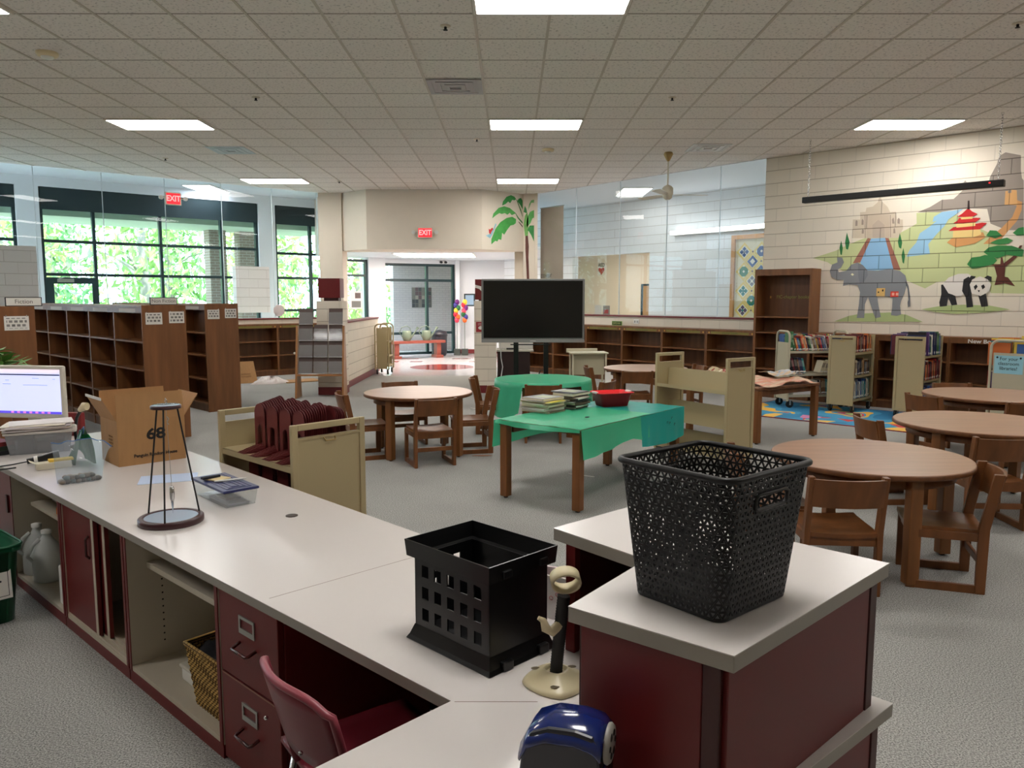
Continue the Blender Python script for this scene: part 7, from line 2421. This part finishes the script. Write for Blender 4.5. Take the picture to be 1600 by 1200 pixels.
# small beige desk
t = thing('small_desk', 'small beige typing desk in front of the low bookcases', 'desk', (0.95, 12.5, 0), R(4))
M_SD = mat('cream_metal', (206, 198, 172), 0.45)
MB().bx(0.0, 0.62, -0.02, 0.36, 0.70, 0.725).mk('top', M_SD, t, 0.012)
MB().bx(-0.02, 0.50, 0.36, 0.40, 0.70, 0.77).mk('back_rail', M_SD, t, 0.006)
MB().bx(0.06, 0.56, 0.05, 0.07, 0.36, 0.70).mk('front_panel', mat('grey_cream', (176, 168, 142), 0.5), t)
for x in (0.04, 0.58):
    for y in (0.02, 0.33):
        MB().cyl((x, y, 0.0), (x, y, 0.70), 0.016, n=12).mk('leg', M_SD, t)
t = thing('paper_sign', 'white folded card standing on the floor below the small beige desk', 'card', (1.63, 12.3, 0.0), R(-6))
MB().add([(-0.14, 0, 0), (0.14, 0, 0), (0.14, 0.1, 0.42), (-0.14, 0.1, 0.42)], [(0, 1, 2, 3)]).mk('front_leaf', M_PAPER, t, solid=0.003)
MB().add([(-0.14, 0.2, 0), (0.14, 0.2, 0), (0.14, 0.1, 0.42), (-0.14, 0.1, 0.42)], [(3, 2, 1, 0)]).mk('back_leaf', M_PAPER, t, solid=0.003)

# ------------------------------------------------------------------ exit signs
def exit_sign(loc, rz, label, lamps=True, w=0.33, h=0.22):
    t = thing('exit_sign', label, 'sign', loc, rz)
    MB().bx(-w / 2, w / 2, -0.05, -0.001, -h / 2, h / 2).mk('housing', mat('sign_cream', (208, 200, 186), 0.5), t, 0.006)
    f = MB().bx(-w / 2 + 0.025, w / 2 - 0.025, -0.053, -0.05, -h / 2 + 0.02, h / 2 - 0.02).mk('face', M_EXIT, t)
    text('lettering', 'EXIT', 0.15, M_EXITW, t, (0, -0.0545, 0.0), sx=0.85, bold=0.004)
    if lamps:
        for sx in (-1, 1):
            MB().bx(sx * (w / 2 + 0.02) - 0.025, sx * (w / 2 + 0.02) + 0.025, -0.04, -0.01, 0.0, 0.03).mk('bracket', mat('sign_cream', (208, 200, 186), 0.5), t)
            MB().cyl((sx * (w / 2 + 0.075), -0.01, 0.015), (sx * (w / 2 + 0.075) , -0.07, 0.01), 0.035, 0.042, n=16).mk('lamp_head', M_WHITE, t)
    return t


exit_sign((-1.83, 16.6, 2.97), 0, 'red lit EXIT sign with two lamps on the cream header over the lobby opening')
p = at(P_L, A_L, 2.78, 0.088, 3.50)
exit_sign(p, A_L, 'red lit EXIT sign up on the left glass wall', True, 0.3, 0.24)

# red boxes and small sign on the piers, other wall fittings
t = thing('pier_box', 'maroon box sitting on top of the left block pier', 'box', (-3.0, 12.98, 1.5555))
MB().bx(-0.19, 0.17, -0.15, 0.15, 0.05, 0.37).mk('body', M_RED, t, 0.004)
MB().bx(-0.11, 0.13, -0.1, 0.1, 0.0, 0.05).mk('foot', M_REDD, t)
t = thing('pier_box', 'maroon box with a white emblem on top of the right block pier, beside the screen', 'box', (-0.45, 13.22, 1.5555))
MB().bx(-0.17, 0.17, -0.14, 0.14, 0.02, 0.36).mk('body', M_RED, t, 0.004)
MB().bx(-0.11, 0.11, -0.1, 0.1, 0.0, 0.02).mk('foot', M_REDD, t)
MB().extr([(-0.17, 0.27), (-0.06, 0.24), (-0.04, 0.14), (-0.1, 0.2), (-0.17, 0.22)], 'y', -0.143, -0.141).mk('emblem', M_PAPER, t)
t = thing('wall_plaque', 'small red plaque on the right block pier, left of the screen', 'sign', (-0.52, 13.06, 1.12))
MB().bx(-0.085, 0.07, -0.008, -0.001, -0.085, 0.085).mk('plate', mat('plaque_red', (150, 30, 34), 0.5), t)
scribble('print', 0.1, 2, M_PAPER, t, (-0.005, -0.009, 0.055), lh=0.022, r=0.002)
MB().lathe([(0.03, 0), (0.03, 0.001)], 16, sx=1.4).xf(Matrix.Translation((-0.005, -0.0085, -0.015)) @ Matrix.Rotation(R(90), 4, 'X')).mk('symbol', M_PAPER, t)
p = at(P_R, A_R, 2.98, -0.001, 1.15)
t = thing('wall_outlet', 'white double outlet on the low wall above the right hand bookcases', 'outlet', p, A_R)
MB().bx(-0.065, 0.065, -0.012, 0.0, -0.04, 0.045).mk('plate', M_WHITE, t, 0.004)
for x in (-0.03, 0.03):
    MB().bx(x - 0.012, x + 0.012, -0.014, -0.012, -0.02, 0.02).mk('socket', mat('socket_grey', (120, 116, 110), 0.5), t)
p = at(P_R, A_R, 2.62, -0.16, 1.0705)
t = thing('shelf_card', 'small green sign card standing on the right hand low bookcases', 'sign', p, A_R)
MB().bx(-0.13, 0.13, -0.004, 0.004, 0.0, 0.085).mk('card', mat('card_green', (120, 150, 60), 0.7), t)
MB().bx(-0.115, 0.115, -0.005, -0.004, 0.012, 0.073).mk('panel', mat('card_dark', (40, 60, 40), 0.7), t)
scribble('print', 0.19, 1, mat('card_lime', (186, 206, 120), 0.6), t, (0, -0.0058, 0.043), lh=0.08, r=0.004)

# ------------------------------------------------------------------ magazine rack
MR = thing('magazine_rack', 'wooden magazine rack with clear pockets in front of the left pier', 'rack', (-3.075, 12.36, 0), R(2))
def rk(y0, z0):
    return y0
for x0 in (-0.40, 0.345):
    MB().extr([(-0.06, 0.0), (0.30, 0.0), (0.22, 1.16), (0.14, 1.16)], 'x', x0, x0 + 0.03).mk('side_panel', wood('rack_oak', (164, 112, 66), 0.4, k=0.15), MR, 0.003)
MB().bx(-0.37, 0.345, -0.03, 0.2, 0.36, 0.385).mk('bottom_shelf', MATS['rack_oak'], MR)
M_PK = mat('pocket_backing', (84, 66, 60), 0.55)
for r_ in range(4):
    for c in range(3):
        if r_ == 3 and c == 1:
            continue
        x0 = -0.355 + c * 0.238
        z0 = 0.40 + r_ * 0.262
        y0 = 0.02 + r_ * 0.045
        pk_ = MB().add([(x0, y0 + 0.03, z0), (x0 + 0.222, y0 + 0.03, z0), (x0 + 0.222, y0 + 0.075, z0 + 0.25), (x0, y0 + 0.075, z0 + 0.25)], [(0, 1, 2, 3)]).mk('backing', M_PK, MR, solid=0.004)
        MB().add([(x0, y0, z0), (x0 + 0.222, y0, z0), (x0 + 0.222, y0 + 0.03, z0 + 0.19), (x0, y0 + 0.03, z0 + 0.19)], [(0, 1, 2, 3)]).mk('clear_pocket', M_CLR, pk_, solid=0.003)
        MB().bx(x0, x0 + 0.222, y0, y0 + 0.03, z0 - 0.006, z0).mk('pocket_floor', mat('pocket_edge', (206, 206, 208), 0.3), pk_)
MB().ball((-0.42, 0.1, 0.72), 0.02, n=8).mk('knob', M_WHITE, MR)
# cardboard and plastic wrap on the floor
t = thing('flat_cardboard', 'flattened cardboard box leaning on the left low bookcases', 'cardboard', (-5.02, 14.55, 0.002), R(38))
MB().add([(-0.30, 0, 0), (0.22, 0, 0), (0.20, 0.16, 0.40), (-0.30, 0.16, 0.40)], [(0, 1, 2, 3)]).mk('panel', M_CARD, t, solid=0.006)
scribble('print', 0.18, 2, mat('faint_print', (136, 98, 60), 0.8), t, (0.02, 0.058, 0.17), (R(-22), 0, 0), lh=0.05, r=0.003)
o = MB().bx(-0.35, 0.35, -0.25, 0.25, 0.002, 0.018).mk('flat_cardboard', M_CARD, loc=(-4.1, 14.95, 0), rz=R(35))
tag(o, 'flat piece of cardboard on the carpet beside the magazine rack', 'cardboard')
rd = random.Random(4)
rows = []
for i in range(31):
    a = 2 * math.pi * i / 30
    r_ = []
    for j in range(9):
        q = j / 8
        rr_ = (0.10 + 0.24 * q) * (1 + 0.12 * math.sin(a * 5 + q * 3)) if q > 0 else 0.001
        z = 0.11 * (1 - q) ** 0.7 * (1 + 0.3 * math.sin(a * 7 + q * 9)) + 0.004
        r_.append((rr_ * math.cos(a) * 1.0, rr_ * math.sin(a) * 0.6, max(0.004, z)))
    rows.append(r_)
o = MB().grid(rows).mk('plastic_wrap', mat('white_film', (226, 214, 210), 0.35), loc=(-4.58, 14.55, 0), rz=R(30))
tag(o, 'crumpled heap of white plastic wrap on the carpet by the left bookcases', 'plastic wrap')

# ------------------------------------------------------------------ lobby
k = cart((-2.735, 16.25, 0.0), R(88), 0.55, 0.28, 1.06, 'pale rounded book cart parked at the end of the low lobby wall', M_BEIGE, [(0.7, 'flat'), (0.4, 'flat'), (0.2, 'flat')], rounded=True, topgap=0.08)
M_BENCH = mat('bench_wood', (140, 68, 54), 0.5, var=((3, 20, 20), 0.15))
t = thing('bench', 'reddish wooden bench before the lobby storefront window', 'bench', (-2.58, 20.98, -0.011), math.atan2(1.05, 2.0))
MB().bx(-0.78, 0.78, -0.16, 0.16, 0.40, 0.47).mk('seat', M_BENCH, t, 0.006)
for x in (-0.6, 0.6):
    MB().bx(x - 0.06, x + 0.06, -0.12, 0.12, 0.07, 0.40).mk('leg', M_BENCH, t, 0.004)
    MB().bx(x - 0.10, x + 0.10, -0.2, 0.2, 0.0, 0.07).mk('foot', M_BENCH, t, 0.004)
M_CAN = mat('sage_metal', (116, 128, 108), 0.45, metal=0.2)
for k, x in enumerate((-0.28, 0.28)):
    v = Matrix.Rotation(math.atan2(1.05, 2.0), 3, 'Z') @ Vector((x, 0, 0))
    t = thing('watering_can', 'sage green watering can on the bench, %s of the two' % ['left', 'right'][k], 'watering can', (-2.58 + v.x, 20.98 + v.y, 0.4605), R(20))
    MB().lathe([(0.09, 0), (0.13, 0.1), (0.12, 0.26), (0.11, 0.27)], 20).mk('body', M_CAN, t)
    MB().tube([(0.09, 0, 0.05), (0.2, 0, 0.2), (0.28, 0, 0.32)], [0.03, 0.02, 0.016], 8).tube([(0.27, 0, 0.30), (0.31, 0, 0.36)], [0.02, 0.045], 10).mk('spout', M_CAN, t)
    MB().tube([(-0.12, 0, 0.1), (-0.2, 0, 0.22), (-0.14, 0, 0.36), (0.0, 0, 0.40), (0.09, 0, 0.34), (0.1, 0, 0.26)], 0.012, 8).mk('handle', M_CAN, t)
t = thing('trash_can', 'dark round lidded trash can at the right end of the bench', 'bin', (-2.046, 21.79, -0.011))
MB().lathe([(0.17, 0), (0.21, 0.05), (0.22, 0.56)], 24).mk('body', mat('charcoal_bin', (52, 50, 58), 0.5), t)
MB().lathe([(0.235, 0.56), (0.24, 0.6), (0.2, 0.69), (0.0, 0.73)], 24).mk('lid', mat('charcoal_lid', (40, 38, 46), 0.4), t)
FC = [(206, 40, 60), (230, 110, 40), (236, 200, 60), (40, 110, 60), (60, 50, 130), (226, 70, 96), (110, 40, 120)]
for k, x in enumerate((-1.56, -1.34)):
    t = thing('pinwheel_bouquet', 'bright paper flower bunch on a tall stick, %s one in the lobby' % ['left', 'right'][k], 'flowers', (x, 22.0, -0.011))
    MB().bx(-0.09, 0.09, -0.09, 0.09, 0, 0.18).mk('pot', mat('slate_pot', (60, 66, 62), 0.6), t, 0.006)
    MB().cyl((0, 0, 0.15), (0, 0, 1.1), 0.008, n=8).mk('stick', mat('stick_green', (70, 90, 70), 0.6), t)
    rd = random.Random(50 + k)
    for q, (dx, z) in enumerate(((-0.035, 1.16), (0.03, 1.08), (-0.02, 1.26), (0.035, 1.34), (-0.03, 1.42), (0.0, 1.0), (0.01, 1.5))):
        b = MB()
        for pth in range(8):
            a = 2 * math.pi * pth / 8
            b.ball((dx + 0.035 * math.cos(a), 0.0, z + 0.05 * math.sin(a)), 0.034, (1, 0.7, 1), 6)
        b.ball((dx, -0.02, z), 0.045, n=6)
        b.mk('flower', mat('flower_%d' % ((q + k * 3) % 7), FC[(q + k * 3) % 7], 0.6), t)
t = thing('picture_frame', 'dark framed picture on the white lobby wall above the paper flowers', 'picture', (-1.22, 22.565, 1.55))
MB().bx(-0.17, 0.15, 0, 0.03, -0.18, 0.18).mk('frame', M_FRAME, t, 0.004)
MB().bx(-0.13, 0.11, -0.003, 0.0, -0.14, 0.14).mk('print', mat('sky_print', (150, 180, 206), 0.6), t)
# posters
def poster(name, label, loc, rz, w_, h_, c, marks=(), cat='poster'):
    t = thing(name, label, cat, loc, rz)
    MB().bx(-w_ / 2, w_ / 2, -0.004, -0.001, -h_ / 2, h_ / 2).mk('sheet', mat('poster_%d_%d_%d' % c, c, 0.6), t)
    for x0, x1, z0, z1, cc in marks:
        MB().bx(x0 * w_, x1 * w_, -0.006, -0.004, z0 * h_, z1 * h_).mk('picture', mat('poster_%d_%d_%d' % cc, cc, 0.6), t)
    return t


p = at(P_W, A_L, 8.13, 0.06, 1.55)
poster('poster', 'white poster with two small pictures on the lobby window', p, A_L, 0.34, 0.46, (206, 204, 202), [(-0.1, 0.4, 0.1, 0.42, (84, 70, 66)), (-0.4, 0.4, -0.42, -0.05, (104, 104, 100))])
p = at(P_S, A_S, -0.19, -0.001, 1.52)
poster('poster', 'green and brown poster on the wall left of the lobby storefront', p, A_S, 0.27, 0.40, (44, 96, 56), [(-0.5, 0.5, -0.5, -0.2, (76, 50, 36))])
PW = Vector((-3.35, 23.9))
rd = random.Random(77)
mk_ = [(-0.48 + 0.16 * i, -0.34 + 0.16 * i, -0.48 + 0.2 * j, -0.3 + 0.2 * j, rd.choice([(84, 76, 76), (130, 116, 110), (60, 56, 62), (170, 150, 140), (104, 74, 80)])) for i in range(6) for j in range(5)]
p = at(PW, A_S, 0.62, -0.001, 1.62)
poster('photo_board', 'collage of many photos on the brick wall beyond the storefront', p, A_S, 0.66, 0.62, (120, 112, 110), mk_, 'photo board')
p = at(PW, A_S, 1.86, -0.001, 1.72)
poster('wall_plaque', 'upper grey plaque on the brick wall beyond the storefront', p, A_S, 0.26, 0.34, (128, 122, 120), [(-0.35, 0.35, -0.35, 0.3, (150, 146, 144))], 'plaque')
p = at(PW, A_S, 1.88, -0.001, 0.98)
poster('wall_plaque', 'lower grey plaque on the brick wall beyond the storefront', p, A_S, 0.26, 0.34, (112, 108, 106), [(-0.3, 0.2, -0.1, 0.25, (134, 130, 128))], 'plaque')
t = thing('emergency_light', 'twin black spot lamps on the lobby wall above the storefront', 'light', at(P_S, A_S, 1.9, 0.049, 2.62), A_S)
MB().bx(-0.05, 0.05, -0.02, 0, -0.02, 0.02).mk('base', M_WHITE, t)
for x in (-0.07, 0.07):
    MB().cyl((x, 0, 0.0), (x, -0.07, -0.01), 0.035, n=12).mk('lamp_head', M_BLACK, t)

# ------------------------------------------------------------------ behind the right glass
p = at(P_R, A_R, 0.43, 0.125, 2.63)
t = thing('banner', 'taupe hanging banner with lettering behind the glass beside the palm tree', 'banner', p, A_R)
MB().bx(-0.36, 0.36, 0.0, 0.004, -1.1, 0.93).mk('fabric', mat('banner_taupe', (150, 130, 116), 0.8, var=((1.4, 1.4, 1.2), 0.12)), t)
MB().cyl((-0.38, 0.002, 0.93), (0.38, 0.002, 0.93), 0.012, n=10).mk('rod', M_STEEL, t)
text('lettering', 'cover', 0.17, mat('banner_ink', (66, 56, 52), 0.7), t, (-0.17, -0.002, -0.53), sx=0.95)
qt = thing('quilt', 'framed yellow patchwork quilt on the corridor wall beside the tall bookcase', 'quilt', (*at(P_B, A_R, 3.32, -0.002)[:2], 0.0), A_R)
QW, QB, QT = 1.75, 0.95, 2.9
f = MB().bx(0, 0.09, -0.05, 0, QB, QT).bx(QW - 0.09, QW, -0.05, 0, QB, QT).bx(0.09, QW - 0.09, -0.05, 0, QT - 0.09, QT).bx(0.09, QW - 0.09, -0.05, 0, QB, QB + 0.09)
f.mk('frame', wood('quilt_oak', (190, 140, 88), 0.45, k=0.1), qt, 0.004)
MB().bx(0.09, QW - 0.09, -0.012, -0.002, QB + 0.09, QT - 0.09).mk('backing', mat('quilt_cream', (216, 206, 178), 0.9), qt)
qm = [mat('quilt_yellow', (220, 196, 118), 0.9), mat('quilt_teal', (52, 126, 120), 0.9), mat('quilt_blue', (70, 92, 140), 0.9), mat('quilt_grey', (128, 130, 138), 0.9), mat('quilt_green', (74, 130, 96), 0.9), mat('quilt_cream2', (226, 222, 204), 0.9), mat('quilt_plum', (96, 84, 110), 0.9)]
b = MB()
def dia(cx, cz, r_, y, m_):
    b.add([(cx, y, cz - r_), (cx + r_, y, cz), (cx, y, cz + r_), (cx - r_, y, cz)], [(0, 1, 2, 3)], m_)
rd = random.Random(8)
S_ = 0.40
for i in range(9):
    for j in range(-1, 6):
        cx = 0.30 + j * S_ + (S_ / 2 if i % 2 else 0)
        cz = QT - 0.35 - i * S_ / 2 * 1.0
        if not (0.30 <= cx <= QW - 0.25 and QB + 0.25 <= cz <= QT - 0.25):
            continue
        dia(cx, cz, 0.195, -0.0125, 0)
        dia(cx, cz, 0.135, -0.013, 5)
        c1, c2_ = rd.choice([1, 2, 3, 4, 6]), rd.choice([1, 2, 3, 4, 5, 6])
        kind = rd.randrange(3)
        if kind == 0:
            dia(cx, cz, 0.125, -0.0135, c1)
            dia(cx, cz, 0.06, -0.014, c2_)
        elif kind == 1:
            for dx, dz in ((0.06, 0), (-0.06, 0), (0, 0.06), (0, -0.06)):
                dia(cx + dx, cz + dz, 0.05, -0.0135, c1)
            dia(cx, cz, 0.035, -0.014, c2_)
        else:
            b.add([(cx + 0.11 * math.cos(R(22.5 + 45 * q)), -0.0135, cz + 0.11 * math.sin(R(22.5 + 45 * q))) for q in range(8)], [tuple(range(8))], c1)
            dia(cx, cz, 0.07, -0.014, c2_)
            dia(cx, cz, 0.03, -0.0145, 5)
        dia(cx + S_ / 2, cz, 0.022, -0.013, 6)
b.mk('patchwork', qm, qt)
# AED sign and little cards
p = at(P_B, A_R, -3.255, 2.998, 2.46)
t = thing('wall_sign', 'AED sign with a red heart on the cream hall wall behind the glass', 'sign', p, A_R)
MB().bx(-0.16, 0.16, -0.004, 0, -0.2, 0.2).mk('plate', mat('aed_cream', (226, 212, 190), 0.6), t)
text('lettering', 'AED', 0.15, M_INK, t, (0, -0.006, 0.12), sx=0.9, bold=0.003)
MB().extr([(0, -0.17), (0.12, -0.03), (0.12, 0.03), (0.06, 0.05), (0, 0.02), (-0.06, 0.05), (-0.12, 0.03), (-0.12, -0.03)], 'y', -0.007, -0.004).mk('heart', mat('aed_red', (180, 40, 44), 0.5), t)
p = at(P_R, A_R, 1.80, 0.16, 1.2705)
t = thing('sign_card', 'plain white card standing on the low wall behind the right glass', 'card', p, A_R)
MB().bx(-0.09, 0.09, 0, 0.008, 0, 0.19).mk('card', mat('card_white', (214, 204, 194), 0.7), t)
p = at(P_R, A_R, 2.03, 0.16, 1.2705)
t = thing('sign_card', 'grey framed card with a red picture standing on the low wall behind the right glass', 'card', p, A_R)
MB().bx(-0.09, 0.09, 0, 0.01, 0, 0.18).mk('card', mat('card_grey', (150, 136, 126), 0.7), t)
MB().bx(-0.06, 0.06, -0.002, 0, 0.02, 0.1).mk('picture', mat('card_red', (170, 60, 56), 0.7), t)
p = at(P_L, A_L, 4.85, 0.075, 1.20)
t = thing('wall_plaque', 'pale octagonal plaque on the left glass above the low wall', 'plaque', p, A_L)
MB().extr([(0.13 * math.cos(R(22.5 + 45 * q)), 0.14 + 0.13 * math.sin(R(22.5 + 45 * q))) for q in range(8)], 'y', 0.0, 0.012).mk('plate', mat('plaque_pink', (216, 204, 202), 0.6), t)
